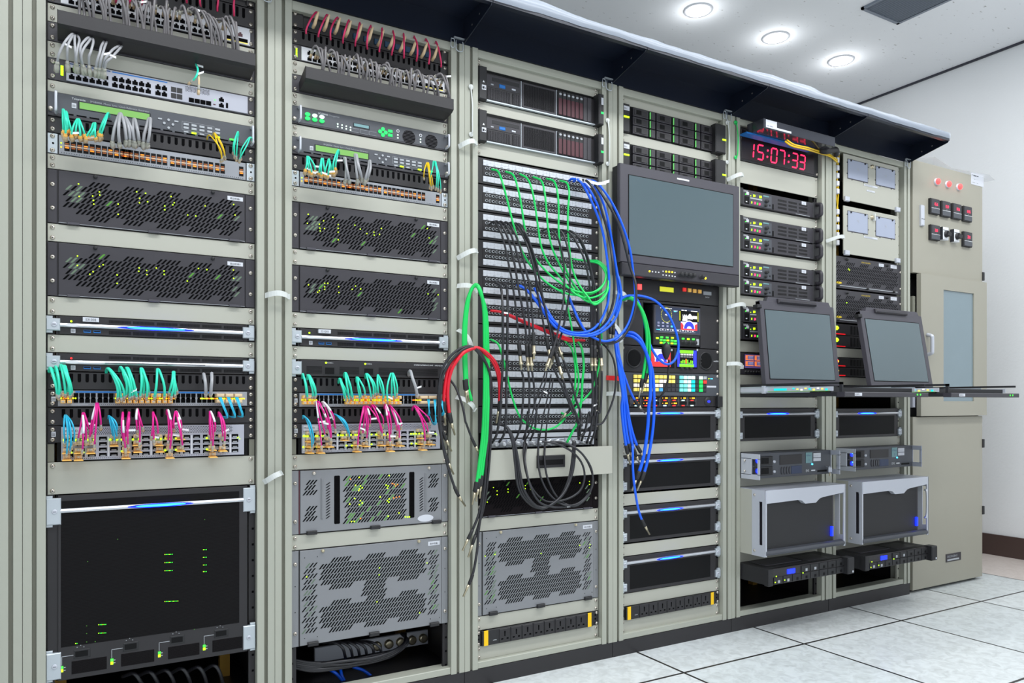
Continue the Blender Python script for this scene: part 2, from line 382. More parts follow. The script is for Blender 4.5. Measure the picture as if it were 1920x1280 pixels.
# ================================================================ blank panels
def blank(n, yt, yb, what, nm='beige blank panel'):
    d = Dev(n, yt, yb, 'blank_panel', '%s, %s rack, %s' % (nm, RK[n], what), 'blank panel', 'beige blank panels of the %s rack' % RK[n])
    d.part('plate', MB().cbox(0, d.w, 0, .003, 0, d.h, 'beige_paint', .0008)); d.scr4(0); return d
for a in [(1, 4, 39, 'above the topmost black cable tray'), (1, 75.5, 106.5, 'below the topmost black cable tray'), (1, 148, 170.5, 'above the timing unit with the green display'),
          (1, 286.5, 315, 'between the orange-lit fibre switch and the upper vented black chassis'), (1, 417.5, 451.5, 'between the two vented black chassis'), (1, 554.5, 590, 'above the slim server with the blue light'),
          (1, 626, 660, 'between the two slim servers with silver bars'), (1, 866.5, 928, 'the widest one, above the big black server'),
          (2, 111, 138, 'just above the black cable tray'), (2, 171.5, 197, 'just below the black cable tray'), (2, 231, 255, 'between the green-lit changeover unit and the timing unit'), (2, 348, 376.5, 'above the upper vented black chassis'),
          (2, 465.5, 495.5, 'between the two vented black chassis'), (2, 584.5, 613.5, 'above the slim server with the blue light'), (2, 648, 673, 'below the slim server with the blue light'), (2, 852.5, 881.5, 'above the perforated grey chassis with lit cards'),
          (2, 1003.5, 1032.5, 'between the two grey chassis'),
          (3, 106, 126.5, 'at the very top under the frame beam'), (3, 187, 208, 'between the two drive servers'), (3, 263.5, 290.5, 'above the patch panels'), (3, 972, 997, 'above the grey slotted chassis'), (3, 1156.5, 1183, 'above the black socket strip'), (3, 1212, 1238.5, 'lowest, below the black socket strip'),
          (4, 178, 195, 'at the very top under the frame beam'), (4, 247.5, 266.5, 'between the two drive arrays'), (4, 833, 854, 'below the uppermost black server with a blue light'), (4, 926.5, 949, 'below the second black server with a blue light'),
          (4, 1021, 1044, 'below the third black server with a blue light'), (4, 1114, 1138, 'above the black socket strip'), (4, 1163, 1188, 'lowest, below the black socket strip'),
          (5, 299.5, 341, 'under the red digital clock'), (5, 384.5, 404, 'below the topmost single recorder'), (5, 468.5, 488.5, 'between the two upper pairs of recorders'), (5, 552.5, 572.5, 'just above the lowest recorder pair, partly behind the fold-up screen'),
          (5, 638, 659, 'above the small orange and purple display'), (5, 701.5, 721, 'just above the pulled-out console drawer'), (5, 744, 765, 'just below the pulled-out console drawer'), (5, 826, 848, 'under the blue-lit black server'),
          (5, 895, 913, 'between the handled grey server and the big silver-framed unit'), (5, 1033, 1062, 'below the big silver-framed unit'),
          (6, 651, 669, 'between the red-lit units'), (6, 706, 721.5, 'just above the pulled-out console drawer'), (6, 820, 839, 'under the blue-lit black server'), (6, 880, 899, 'between the handled grey server and the big silver-framed unit'), (6, 1011, 1034, 'below the big silver-framed unit')]:
    blank(*a)

mat('mesh_line', (22, 18, 20), .8, spec=.1)
# ================================================================ vented chassis
def slots(m, x0, x1, z0, rows, mask, px=.0098, pz=.0113, sh=.0096, dx=.0088, w=.0034, mt='slot_black', y=-.0006, lit=None):
    nx = int((x1-x0)/px)+rows
    for j in range(rows):
        for i in range(-rows, nx):
            x = x0+i*px+(j*px*.5); z = z0+j*pz
            if x < x0 or x+dx+w > x1 or not mask(x, j): continue
            mm = (lit(x, j) if lit else None) or mt
            m.flat([(x, z+.0006), (x+w*.5, z), (x+w, z+.0008), (x+dx+w, z+sh-.0006), (x+dx+w*.5, z+sh), (x+dx, z+sh-.0008)], y, mm)
def leds(d, name, pts, col='led_lime', r=.0023, y=-.0022):
    m = MB()
    for i, (u, v) in enumerate(pts):
        x, z = d.p(u, v); m.lathe(x, z, [(r*random.uniform(.7, 1.15), -.0005), (r*.7, y)], col, 7, False)
    return d.part(name, m)
def crop(pts, ox, oy, s): return [(ox+a/s, oy+b/s) for a, b in pts]
def vent3u(n, yt, yb, label, sticker, pts, body='charcoal', grp='vented black card chassis'):
    d = Dev(n, yt, yb, 'card_chassis', label, 'card chassis', grp); h = d.h
    m = MB(); m.box(.018, d.w-.018, .001, .3, 0, h, 'black_steel'); m.cbox(0, .0205, -.001, .002, .0005, h-.0005, body, .0006); m.cbox(.4725, d.w, -.001, .002, .0005, h-.0005, body, .0006); d.part('housing', m)
    m = MB(); m.cbox(.0235, .470, -.004, .001, .002, h-.001, body, .0008); m.box(.0235, .47, -.0043, -.004, .0016, .0026, 'print_grey')
    def mask(x, j):
        q = (x-.085) % .079
        if x < .058: return 2 <= j <= 5
        if x > .427: return 1 <= j <= 5 and x < .458
        return 0 < j < 6 or (j in (0, 6) and q < .047)
    slots(m, .032, .466, .013, 7, mask, px=.0112, pz=.0145, sh=.0138, dx=.0108, w=.0056, y=-.0046, lit=lambda x, j: 'dim_grey_green' if (x < .07 and 3 <= j <= 5 and random.random() < .35) or (x > .43 and random.random() < .4) else ('dim_green' if random.random() < .012 else None))
    d.part('front_door', m)
    m = MB(); m.lathe(.104, h-.0065, [(.0048, -.004), (.0048, -.009), (.003, -.0105)], 'rubber', 12); d.part('thumbscrew', m)
    m = MB(); m.lathe(.386, h-.0065, [(.0048, -.004), (.0048, -.009), (.003, -.0105)], 'rubber', 12); d.part('thumbscrew', m)
    for a, b in ((.042, .069), (.226, .253), (.428, .456)): d.part('latch', MB().cbox(a, b, -.009, -.003, -.001, .0055, 'charcoal_light', .001))
    if sticker:
        m = MB(); m.cbox(.424, .465, -.0048, -.004, h-.0215, h-.0105, 'label_white', .0001); m.text(sticker, .4445, h-.0188, .0062, 'ink', -.0052, 'CENTER'); d.part('name_sticker', m)
    leds(d, 'status_led', pts, y=-.0055)
    screws(d.root, [(x, z*h) for x in (.0105, d.w-.011) for z in (.28, .72)], -.001)
    return d
vent3u(1, 315.3, 417.2, 'upper of the two black vented chassis in the leftmost rack, green lights inside', '周边机箱1', crop([(565, 175), (570, 265), (667, 262), (672, 293), (675, 320), (715, 232), (718, 255), (850, 320), (850, 393), (983, 231), (1005, 278), (1003, 310), (1047, 242), (1062, 302), (1185, 333), (1185, 360), (1230, 265), (1253, 310), (1243, 325), (1475, 333), (1350, 398), (1408, 405), (1690, 398), (1680, 322)], 0, 300, 3.84))
vent3u(1, 451.8, 554.2, 'lower of the two black vented chassis in the leftmost rack, green lights inside', '周边机箱3', crop([(558, 692), (557, 760), (742, 755), (715, 768), (670, 805), (647, 824), (843, 828), (843, 889), (1001, 778), (998, 802), (1055, 797), (1057, 826), (1124, 779), (1180, 800), (1181, 824), (1427, 782), (1488, 790), (1347, 872), (1680, 853), (1678, 793)], 0, 300, 3.84))
vent3u(2, 377, 465, 'upper of the two black vented chassis in the second rack, green lights inside', '周边机箱2', crop([(444, 650), (437, 728), (540, 735), (543, 768), (575, 706), (655, 675), (583, 772), (547, 793), (700, 738), (700, 770), (700, 803), (701, 868), (843, 743), (890, 777), (946, 815), (1006, 803), (1008, 828), (1070, 771), (1054, 822), (1463, 772), (1478, 852)], 480, 260, 4.571))
vent3u(2, 496, 584, 'lower of the two black vented chassis in the second rack, above the slim server', '周边机箱4', crop([(447, 65), (585, 52), (612, 52), (585, 82), (585, 104), (540, 115), (525, 128), (704, 80), (706, 130), (848, 75), (820, 103), (893, 100), (1469, 142), (1556, 150)], 480, 520, 4.571))
vent3u(3, 898, 971.5, 'black vented chassis in the third rack behind the hanging loops of black cable', None, crop([(475, 702), (506, 730), (507, 762), (600, 715), (600, 740), (748, 685), (747, 710), (793, 690), (793, 715), (1215, 662), (1296, 650), (1298, 675), (422, 826)], 820, 760, 4.571), 'mesh_line')
# grey six unit chassis with the double H of slots
def vent6u(n, yt, yb, label, sticker, pts):
    d = Dev(n, yt, yb, 'card_chassis', label, 'card chassis', 'tall grey slotted card chassis'); h = d.h
    m = MB(); m.box(.018, d.w-.018, .001, .3, 0, h, 'black_steel'); m.cbox(0, .0205, -.001, .002, .0005, h-.0005, 'grey_steel', .0006); m.cbox(.476, d.w, -.001, .002, .0005, h-.0005, 'grey_steel', .0006); d.part('housing', m)
    m = MB(); m.cbox(.0235, .474, -.004, .001, .002, h-.001, 'grey_steel', .0008)
    def mask(x, j):
        q = (x-.105) % .108
        def band(k):                     # k counts rows upwards within a band of 8
            if k in (1, 2, 3, 4): return True
            return (k == 5 and q < .062) or (k == 0 and q < .062)
        if j < 6: return band(j)
        if j > 7: return band(j-8)
        return .205 < x < .275
    slots(m, .078, .425, .028, 14, mask, px=.0098, pz=.0158, sh=.0150, dx=.0114, w=.0052, y=-.0046)
    lit = lambda x, j: 'dim_green' if random.random() < .06 else ('dim_grey_green' if random.random() < .28 else None)
    slots(m, .028, .076, .036, 13, lambda x, j: True, px=.0105, pz=.0158, sh=.0140, dx=.0110, w=.0046, y=-.0046, lit=lit)
    slots(m, .424, .470, .036, 13, lambda x, j: True, px=.0105, pz=.0158, sh=.0140, dx=.0110, w=.0044, y=-.0046, lit=lit)
    for x in (.037, .074, .435, .467):
        for z in (.022, h-.022): m.disc(x, z, .0013, 'slot_black', -.0046)
    d.part('front_door', m)
    for x in (.09, .395): d.part('thumbscrew', MB().lathe(x, h-.0065, [(.0048, -.004), (.0048, -.009), (.003, -.0105)], 'brass', 12))
    for a in (.045, .232, .432): d.part('latch', MB().cbox(a, a+.031, -.013, -.003, -.002, .010, 'rubber', .002))
    m = MB(); m.cbox(.427, .467, -.0048, -.004, h-.024, h-.011, 'label_white', .0001); m.text(sticker, .447, h-.0205, .0066, 'ink', -.0052, 'CENTER'); d.part('name_sticker', m)
    leds(d, 'status_led', pts, y=-.0055, r=.0022)
    screws(d.root, [(x, z*h) for x in (.0105, d.w-.010) for z in (.14, .86)], -.001)
    for z in (.36, .63):
        for x in (.0105, d.w-.01): d.part('screw_hole', MB().disc(x, z*h, .0015, 'slot_black', -.0014))
    return d
vent6u(2, 1033, 1214.6, 'tall grey slotted chassis in the second rack, above the bundled black cables', '高分机箱1', crop([(281, 686), (951, 609), (686, 636), (684, 675), (910, 886), (672, 825)], 480, 850, 2.976))
vent6u(3, 997.5, 1156, 'tall grey slotted chassis in the third rack, above a socket strip', '高分机箱2', crop([(377, 264), (456, 250), (1133, 177), (1216, 172), (1212, 196), (824, 242)], 820, 980, 4.267))
# grey four unit chassis with lit cards
d = Dev(2, 882, 1003, 'card_chassis', 'grey chassis in the second rack with oval white badge and yellow-green lights behind slots', 'card chassis'); h = d.h
C5 = lambda x, y: (480+x/2.976, 850+y/2.976)
m = MB(); m.box(.018, d.w-.018, .001, .3, 0, h, 'black_steel'); m.cbox(0, .0205, -.001, .002, .0005, h-.0005, 'grey_steel', .0006); m.cbox(.476, d.w, -.001, .002, .0005, h-.0005, 'grey_steel', .0006); m.box(.0205, .0235, -.002, .001, .001, h-.001, 'maroon'); d.part('housing', m)
m = MB(); m.cbox(.0245, .474, -.004, .001, .002, h-.001, 'grey_steel', .0008)
slots(m, .150, .356, .020, 9, lambda x, j: True, px=.0092, pz=.0160, sh=.0150, dx=.0114, w=.0052, y=-.0046, lit=lambda x, j: 'dim_green' if random.random() < .10 else None)
for x0, x1 in ((.0345, .076), (.430, .468)):
    for z0 in (.036, .112): slots(m, x0-.004, x1+.002, z0, 3, lambda x, j: True, px=.0096, pz=.0150, sh=.0142, dx=.0108, w=.0050, y=-.0046)
for x0 in (.098, .396):
    for k in range(13): z = .040+k*.0082; m.flat([(x0, z), (x0+.0045, z), (x0+.0155, z+.0076), (x0+.011, z+.0076)], -.0046, 'slot_black')
d.part('front_door', m)
for x0 in (.1245, .363):
    m = MB(); z0, z1 = .022, h-.02; m.prism([(x0+.002, z0), (x0+.015, z0), (x0+.017, z0+.002), (x0+.017, z1-.002), (x0+.015, z1), (x0+.002, z1), (x0, z1-.002), (x0, z0+.002)], -.0048, -.004, 'slot_black'); d.part('vent_window', m)
for x0 in (.085, .416): d.part('stiffening_rib', MB().cbox(x0, x0+.005, -.008, -.003, .04, h-.025, 'grey_steel', .002))
m = MB(); m.prism([(.418+.027*math.cos(k*math.pi/12), .017+.011*math.sin(k*math.pi/12)) for k in range(24)], -.0052, -.004, 'label_white'); d.part('oval_badge', m)
for a in (.042, .236, .44): d.part('latch', MB().cbox(a, a+.03, -.013, -.003, -.003, .008, 'rubber', .002))
for x in (.064, .43): d.part('thumbscrew', MB().lathe(x, h-.010, [(.005, -.004), (.005, -.009), (.003, -.0105)], 'screw_metal', 12))
leds(d, 'status_led', [C5(*q) for q in [(573, 132), (740, 122), (580, 180), (590, 190), (570, 205), (575, 197), (552, 176), (735, 180), (730, 192), (723, 175), (548, 250), (580, 262), (590, 275), (573, 284), (690, 241), (740, 252), (738, 270), (520, 281), (530, 378), (545, 377), (735, 348), (795, 330), (730, 262), (830, 352), (842, 353), (853, 352)]], r=.0028, y=-.006)
leds(d, 'status_led', [C5(*q) for q in [(768, 170), (776, 180), (787, 172), (757, 166), (780, 243), (765, 247), (797, 240), (524, 142), (581, 361)]], 'led_orange', r=.0026, y=-.006)
screws(d.root, [(x, z*h) for x in (.0105, d.w-.010) for z in (.2, .8)], -.001)

# ================================================================ silver-bar servers
def bar(d, zc, hb, x0, x1, lit=True, lx=(.34, .66)):
    m = MB(); m.prismx([(-.003, zc-hb), (-.010, zc-hb*.8), (-.012, zc), (-.010, zc+hb*.8), (-.003, zc+hb)], x0, x1, 'silver'); d.part('silver_bar', m)
    a, b = x0+(x1-x0)*lx[0], x0+(x1-x0)*lx[1]
    if lit:
        m = MB(); L = (b-a); c_ = (a+b)/2; el = lambda w_, h_: [(c_+w_*math.copysign(abs(math.cos(q*math.pi/12))**.8, math.cos(q*math.pi/12)), zc+h_*math.sin(q*math.pi/12)) for q in range(24)]
        m.prism(el(L*.66, hb*.8), -.0128, -.010, 'bar_glow_blue'); m.prism(el(L*.50, hb*.50), -.0138, -.0128, 'bar_glow_cyan')
        d.part('light_strip', m)
    else:
        d.part('light_strip', MB().box(a-.05, b+.05, -.0128, -.0118, zc-hb*.3, zc+hb*.2, 'dark_slate'))
def ear(d, x0, x1, z0, z1, side):
    m = MB(); zc = (z0+z1)/2; a, b = (x0, x1) if side < 0 else (x0, x1)
    m.cbox(a, b, -.012, 0, z0+.006, z1-.006, 'zinc', .002); c = a if side < 0 else b-.014
    m.cbox(c, c+.014, -.008, 0, z0, z1, 'zinc', .001); m.lathe((a+b)/2-side*.002, zc, [(.0062, -.012), (.0062, -.0135), (.005, -.0142)], 'light_silver', 14); m.box((a+b)/2-side*.002-.0035, (a+b)/2-side*.002+.0035, -.0146, -.0141, zc-.0006, zc+.0006, 'ink')
    d.part('latch', m)
def server1u(n, yt, yb, label, sticker, lit, ledc):
    d = Dev(n, yt, yb, 'rack_server', label, 'server', 'slim servers with a silver front bar'); h = d.h; zc = h*.5
    m = MB(); m.box(.018, d.w-.018, .001, .3, 0, h, 'black_steel'); m.cbox(.024, d.w-.03, -.003, .002, 0, h, 'black_steel', .001)
    for k in range(6):
        a = .135+k*.056
        for q in range(24):
            m.flat([(a+q*.0021, .004), (a+q*.0021+.0013, .004), (a+q*.0021+.0013, h*.28), (a+q*.0021, h*.28)], -.0034, 'deep_black'); m.flat([(a+q*.0021, h*.72), (a+q*.0021+.0013, h*.72), (a+q*.0021+.0013, h-.005), (a+q*.0021, h-.005)], -.0034, 'deep_black')
    d.part('chassis', m)
    bar(d, zc, .0052, .027, d.w-.033, lit)
    ear(d, -.003, .027, .002, h-.001, -1); ear(d, d.w-.033, d.w-.002, .002, h-.001, 1)
    for x in (.078, .1): m = MB(); m.box(x, x+.016, -.0045, -.003, .006, .0125, 'blue_paint'); m.box(x+.001, x+.015, -.005, -.0045, .0085, .0115, 'deep_black'); d.part('usb_port', m)
    m = MB(); m.box(.05, .06, -.0042, -.003, .004, .0145, 'label_white'); m.text('田', .051, .0065, .0075, 'ink', -.0045); d.part('round_sticker', m)
    if sticker: m = MB(); m.box(.076, .112, -.0125, -.003, h-.012, h-.001, 'label_white'); m.text(sticker, .094, h-.0098, .0082, 'ink', -.0128, 'CENTER'); d.part('name_sticker', m)
    m = MB(); m.disc(.051, h-.0125, .0026, ledc, -.0045); d.part('status_led', m)
    m = MB(); m.prism([(.053+.016*math.cos(k*.5236), zc+.004*math.sin(k*.5236)) for k in range(12)], -.0128, -.0115, 'port_white'); d.part('power_button', m)
    return d
server1u(1, 590.5, 625.6, 'slim black server with silver bar and glowing blue light in the leftmost rack', 'S31002', True, 'led_lime')
server1u(1, 660.5, 695.5, 'slim black server with unlit silver bar and red light, above the teal fibre cables', None, False, 'led_red')
server1u(2, 614, 647.6, 'slim black server with silver bar and glowing blue light in the second rack', 'S31005', True, 'led_lime')
d = Dev(2, 673.5, 704.8, 'interface_unit', 'black interface unit with two square windows in the second rack', 'interface unit'); h = d.h
m = MB(); m.box(.018, d.w-.018, .001, .3, 0, h, 'black_steel'); m.cbox(.024, d.w-.02, -.006, .002, 0, h, 'black_steel', .001)
for a, b in ((.042, .088), (.140, .200), (.262, .46)):
    for q in range(9): m.box(a, b, -.0064, -.006, .008+q*.0025, .0092+q*.0025, 'deep_black')
m.text('POWER A', .102, h-.0085, .0042, 'print_white', -.0065); m.text('POWER B', .222, h-.0085, .0042, 'print_white', -.0065); m.text('SYSTEM INTERFACE UNIT   NKB-RDP30', .378, h-.0085, .0058, 'print_white', -.0065)
d.part('chassis', m)
for x in (.092, .212): m = MB(); m.box(x, x+.036, -.0066, -.006, .004, .029, 'rubber'); m.box(x+.004, x+.032, -.007, -.0066, .007, .026, 'deep_black'); d.part('card_window', m)
m = MB(); m.disc(.099, h-.007, .0028, 'led_lime', -.0075); m.disc(.219, h-.007, .0028, 'led_lime', -.0075); d.part('power_led', m)
ear(d, -.003, .027, -.002, h+.001, -1); ear(d, d.w-.024, d.w-.002, -.002, h+.001, 1)

def server3u(n, yt, yb, label, first):
    if first is None:
        d = Dev(n, yt, yb, 'rack_server', label, 'server', 'black servers with silver bar and blue light'); h = d.h
        m = MB(); m.box(.018, d.w-.018, .001, .3, 0, h, 'deep_black'); m.cbox(.013, d.w-.02, -.004, .002, 0, h, 'black_steel', .001)
        m.flat([(.04, .012), (d.w-.05, .012), (d.w-.05, h-.034), (.04, h-.034)], -.0044, 'deep_black'); d.part('chassis', m)
        bar(d, h-.0225, .0055, .022, d.w-.028, True, (.35, .58))
        for z in (.002, h-.045): ear(d, -.003, .022, z, z+.04, -1); ear(d, d.w-.026, d.w+.001, z, z+.04, 1)
        return d
    x, z1 = XL(n), zt(n, yt)-.0006
    return dup(first, (x, .02, z1-.1335), label)
sv = server3u(4, 763.5, 832, 'topmost of the four blue-lit black servers in the fourth rack, behind blue cables', None).root
for a in [(4, 854.7, 926, 'second from the top of the four blue-lit black servers in the fourth rack'), (4, 950, 1021, 'third from the top of the four blue-lit black servers in the fourth rack'),
          (4, 1044.5, 1113, 'lowest of the four blue-lit black servers in the fourth rack, above a socket strip'), (5, 765.5, 826, 'blue-lit black server in the fifth rack, under a pulled-out drawer'),
          (6, 765.5, 820, 'blue-lit black server in the sixth rack, nearest the power cabinet')]: server3u(*a, sv)
# the big one
d = Dev(1, 929, 1279, 'rack_server', 'very large black server with blue-lit silver bar at the bottom of the leftmost rack', 'server'); h = d.h
q = lambda x, y: (x/3.368, 900+y/3.368)
m = MB(); m.box(.018, d.w-.018, .001, .5, 0, h, 'deep_black'); m.box(0, .03, -.002, .002, .05, h-.05, 'black_steel'); m.cbox(.022, d.w-.02, -.006, .002, 0, h, 'black_steel', .001)
x0, x1 = d.x(385/3.368), d.x(1508/3.368); z0, z1 = .083, h-.014; m.flat([(x0, z0), (x1, z0), (x1, z1), (x0, z1)], -.0064, 'deep_black'); d.part('chassis', m)
m = MB()
mat('mesh_line', (22, 18, 20), .8, spec=.1)
for k in range(100): z = z0+(z1-z0)*k/100; m.box(x0, x1, -.0068, -.0064, z, z+.0009, 'mesh_line')
d.part('mesh_grille', m)
bar(d, h-.0385, .0058, .027, d.w-.031, True, (.385, .66))
for z in (.0, h-.078): ear(d, -.003, .029, z, z+.078, -1); ear(d, d.w-.032, d.w+.001, z, z+.078, 1)
m = MB()
for cx0, cx1, rows in ((1038, 1098, (468, 519, 570)), (1280, 1308, (438, 486, 534, 576)), (1038, 1136, (764,)), (620, 678, (910, 963)), (475, 500, (1028,))):
    for r in rows:
        nn = int((cx1-cx0)/9)
        for k in range(nn):
            x, z = d.p(*q(cx0+k*9, r-k*.35)); m.box(x, x+.0016, -.0078, -.0066, z, z+.0016, 'led_green' if k % 3 else 'led_lime')
for a, b in ((755, 178), (547, 915), (547, 963), (547, 1016), (601, 1014), (1225, 937), (742, 370), (1290, 246), (553, 510)): x, z = d.p(*q(a, b)); m.disc(x, z, .0012, 'dim_green', -.0075, 6)
d.part('status_led', m)
for i, u in enumerate((388, 703, 1002, 1285)):
    v = (1170, 1128, 1085, 1046)[i]; x, z = d.p(*q(u, v)); z = .030
    m = MB(); m.box(x-.002, x+.004, -.0075, -.006, z-.0085, z-.0015, 'led_lime'); m.box(x-.002, x+.004, -.0075, -.006, z, z+.006, 'led_green')
    m.box(x+.005, x+.009, -.007, -.006, z-.006, z-.004, 'print_grey'); m.box(x+.005, x+.009, -.007, -.006, z+.001, z+.003, 'print_grey')
    m.box(x, x+.0012, -.007, -.006, z+.008, z+.030, 'print_grey'); m.box(x, x+.026, -.007, -.006, z+.029, z+.0302, 'print_grey'); d.part('supply_indicator', m)
    m = MB(); m.cbox(x+.027, x+.063, -.008, -.006, z+.02, z+.042, 'rubber', .001); m.box(x+.03, x+.058, -.0086, -.008, z+.024, z+.038, 'deep_black'); d.part('supply_handle', m)
    m = MB(); m.box(x+.022, x+.1, -.0066, -.006, z-.018, z+.014, 'mesh_line')
    for k in range(12): m.box(x+.022, x+.1, -.0069, -.0066, z-.017+k*.0026, z-.016+k*.0026, 'deep_black')
    d.part('supply_vent', m)
    m = MB()
    for a, b in ((.034, .048), (.042, .052), (.049, .047)): m.disc(x+a, z+b, .0011, 'print_grey', -.0068, 6)
    d.part('supply_screw', m)
# ================================================================ cable managers
def slot_manager(n, yt, yb, label, top=True):
    d = Dev(n, yt, yb, 'cable_manager', label, 'cable manager', 'black slotted cable managers'); h = d.h
    d.part('faceplate', MB().cbox(0, d.w, -.001, .03, 0, h, 'black_steel', .001))
    m = MB(); k = 26
    for i in range(k):
        x = .034+i*(.44/(k-1))*.985; z0 = h*.42; m.prism([(x-.0038, z0+.003), (x-.002, z0), (x+.002, z0), (x+.0038, z0+.003), (x+.0038, h-.004), (x-.0038, h-.004)], -.0016, -.001, 'slot_black')
    d.part('finger_slots', m); d.scr4(-.001); return d
slot_manager(1, -80, -38, 'black slotted cable manager at the very top of the leftmost rack, under pink fibres')
slot_manager(1, 216, 247, 'black slotted cable manager under the timing unit in the leftmost rack')
slot_manager(1, 696, 730.2, 'black slotted cable manager with teal cables coming out in the leftmost rack')
slot_manager(1, 763.5, 798, 'black slotted cable manager with pink cables coming out in the leftmost rack')
slot_manager(2, 52, 81, 'black slotted cable manager below the pink fibre patch panel in the second rack')
slot_manager(2, 288.5, 317, 'black slotted cable manager under the timing unit in the second rack')
slot_manager(2, 705.3, 735.4, 'black slotted cable manager with teal cables coming out in the second rack')
slot_manager(2, 764, 793.5, 'black slotted cable manager with pink cables coming out in the second rack')
def tray(n, yt, yb, label):
    d = Dev(n, yt, yb, 'cable_tray', label, 'cable tray', 'black lipped cable trays'); h = d.h
    m = MB(); m.cbox(0, d.w, -.001, .03, 0, h, 'charcoal', .001)
    for k in range(16): m.prism([(.08+k*.024, h*.35), (.086+k*.024, h*.35), (.089+k*.024, h*.55), (.089+k*.024, h*.8), (.083+k*.024, h*.8), (.08+k*.024, h*.5)], -.0014, -.001, 'beige_paint' if k % 3 else 'slot_black')
    d.part('backplate', m)
    m = MB(); m.prismx([(-.001, .004), (-.058, .012), (-.070, .018), (-.070, .050), (-.067, .052), (-.067, .021), (-.057, .015), (-.001, .008)], .022, d.w-.012, 'black_steel'); d.part('lip', m)
    d.part('lip_end', MB().prismx([(-.001, .004), (-.07, .018), (-.07, .052), (-.001, .03)], .0215, .023, 'black_steel'))
    d.scr4(-.001); return d
tray(1, 39, 75.5, 'long black lipped cable tray near the top of the leftmost rack')
tray(2, 138, 171.5, 'long black lipped cable tray near the top of the second rack')
# ================================================================ switches
def rj_face(m, x0, z0, nx, nz, px, pz, w, hh, y=-.0046, col='slot_black'):
    for i in range(nx):
        for j in range(nz):
            x, z = x0+i*px, z0+j*pz; m.prism([(x, z), (x+w, z), (x+w, z+hh*.7), (x+w*.72, z+hh*.7), (x+w*.72, z+hh), (x+w*.28, z+hh), (x+w*.28, z+hh*.7), (x, z+hh*.7)], y-.0004, y, col)
d = Dev(1, -38, 3, 'network_switch', 'white-fronted network switch under a fringe of grey cables at the top left', 'network switch', 'white faced switches full of grey cables')
def gray_switch(d):
    h = d.h; m = MB(); m.box(.018, d.w-.018, .001, .3, 0, h, 'black_steel'); m.cbox(0, d.w, -.002, .002, 0, h, 'charcoal', .001); m.cbox(.028, d.w-.012, -.004, 0, .002, h-.003, 'port_white', .001); d.part('chassis', m)
    m = MB(); rj_face(m, .045, .005, 24, 2, .0152, .0165, .0122, .0125); d.part('port_block', m)
    m = MB(); m.box(.418, .478, -.0046, -.004, .006, .018, 'slot_black'); m.box(.418, .478, -.005, -.0046, .005, .0075, 'key_yellow'); rj_face(m, .452, .022, 1, 1, .02, .02, .012, .012, col='maroon'); d.part('uplink_port', m)
    m = MB()
    for k in range(6): m.box(.012, .016, -.004, -.002, .008+k*.0045, .011+k*.0045, 'led_lime')
    d.part('status_led', m); d.scr4(-.002)
gray_switch(d)
gray_switch(Dev(2, 81, 111, 'network_switch', 'white-fronted network switch under a fringe of grey cables in the second rack', 'network switch', 'white faced switches full of grey cables'))
# 24 port switch
d = Dev(1, 106.5, 148, 'network_switch', 'light grey switch with six grey plugs on its left ports in the leftmost rack', 'network switch'); h = d.h
m = MB(); m.box(.018, d.w-.018, .001, .3, 0, h, 'black_steel'); m.cbox(0, d.w, -.002, .002, 0, h, 'charcoal', .001); m.cbox(.040, .478, -.005, 0, .003, h-.003, 'port_lilac', .001); d.part('chassis', m)
m = MB(); rj_face(m, .046, .008, 6, 2, .0150, .0158, .0122, .0132, -.0053); rj_face(m, .142, .008, 6, 2, .0155, .0158, .0128, .0132, -.0053); rj_face(m, .243, .008, 2, 2, .0155, .0158, .0128, .0132, -.0053)
m.box(.044, .138, -.0052, -.005, h-.009, h-.006, 'ink_blue'); m.box(.142, .272, -.0052, -.005, h-.009, h-.006, 'blue_paint'); d.part('port_block', m)
m = MB()
for i in range(2):
    for j in range(2): m.box(.281+i*.0145, .294+i*.0145, -.006, -.005, .008+j*.0165, .021+j*.0165, 'rubber')
d.part('sfp_port', m)
for i in range(4): d.part('sfp_port', MB().box(.325+i*.0145, .338+i*.0145, -.006, -.005, .006, .0175, 'slot_black'))
m = MB()
for i in range(18):
    for j in range(4): m.disc(.318+i*.0034, h-.009-j*.0036+(i % 2)*.0014, .0011, 'slot_black', -.0054, 6)
d.part('vent_holes', m)
m = MB(); rj_face(m, .402, .007, 1, 2, .02, .0158, .0125, .0125, -.0053); m.box(.387, .393, -.0056, -.005, .01, .013, 'maroon'); m.box(.42, .4255, -.0056, -.005, .008, .022, 'slot_black'); d.part('management_port', m)
m = MB()
for k in range(6): m.box(.028, .034, -.004, -.002, .014+k*.0042, .0172+k*.0042, 'led_lime')
for x, z in ((.075, .036), (.11, .036), (.391, .024)): m.disc(x, z, .0014, 'led_green', -.006, 6)
d.part('status_led', m); d.scr4(-.002)
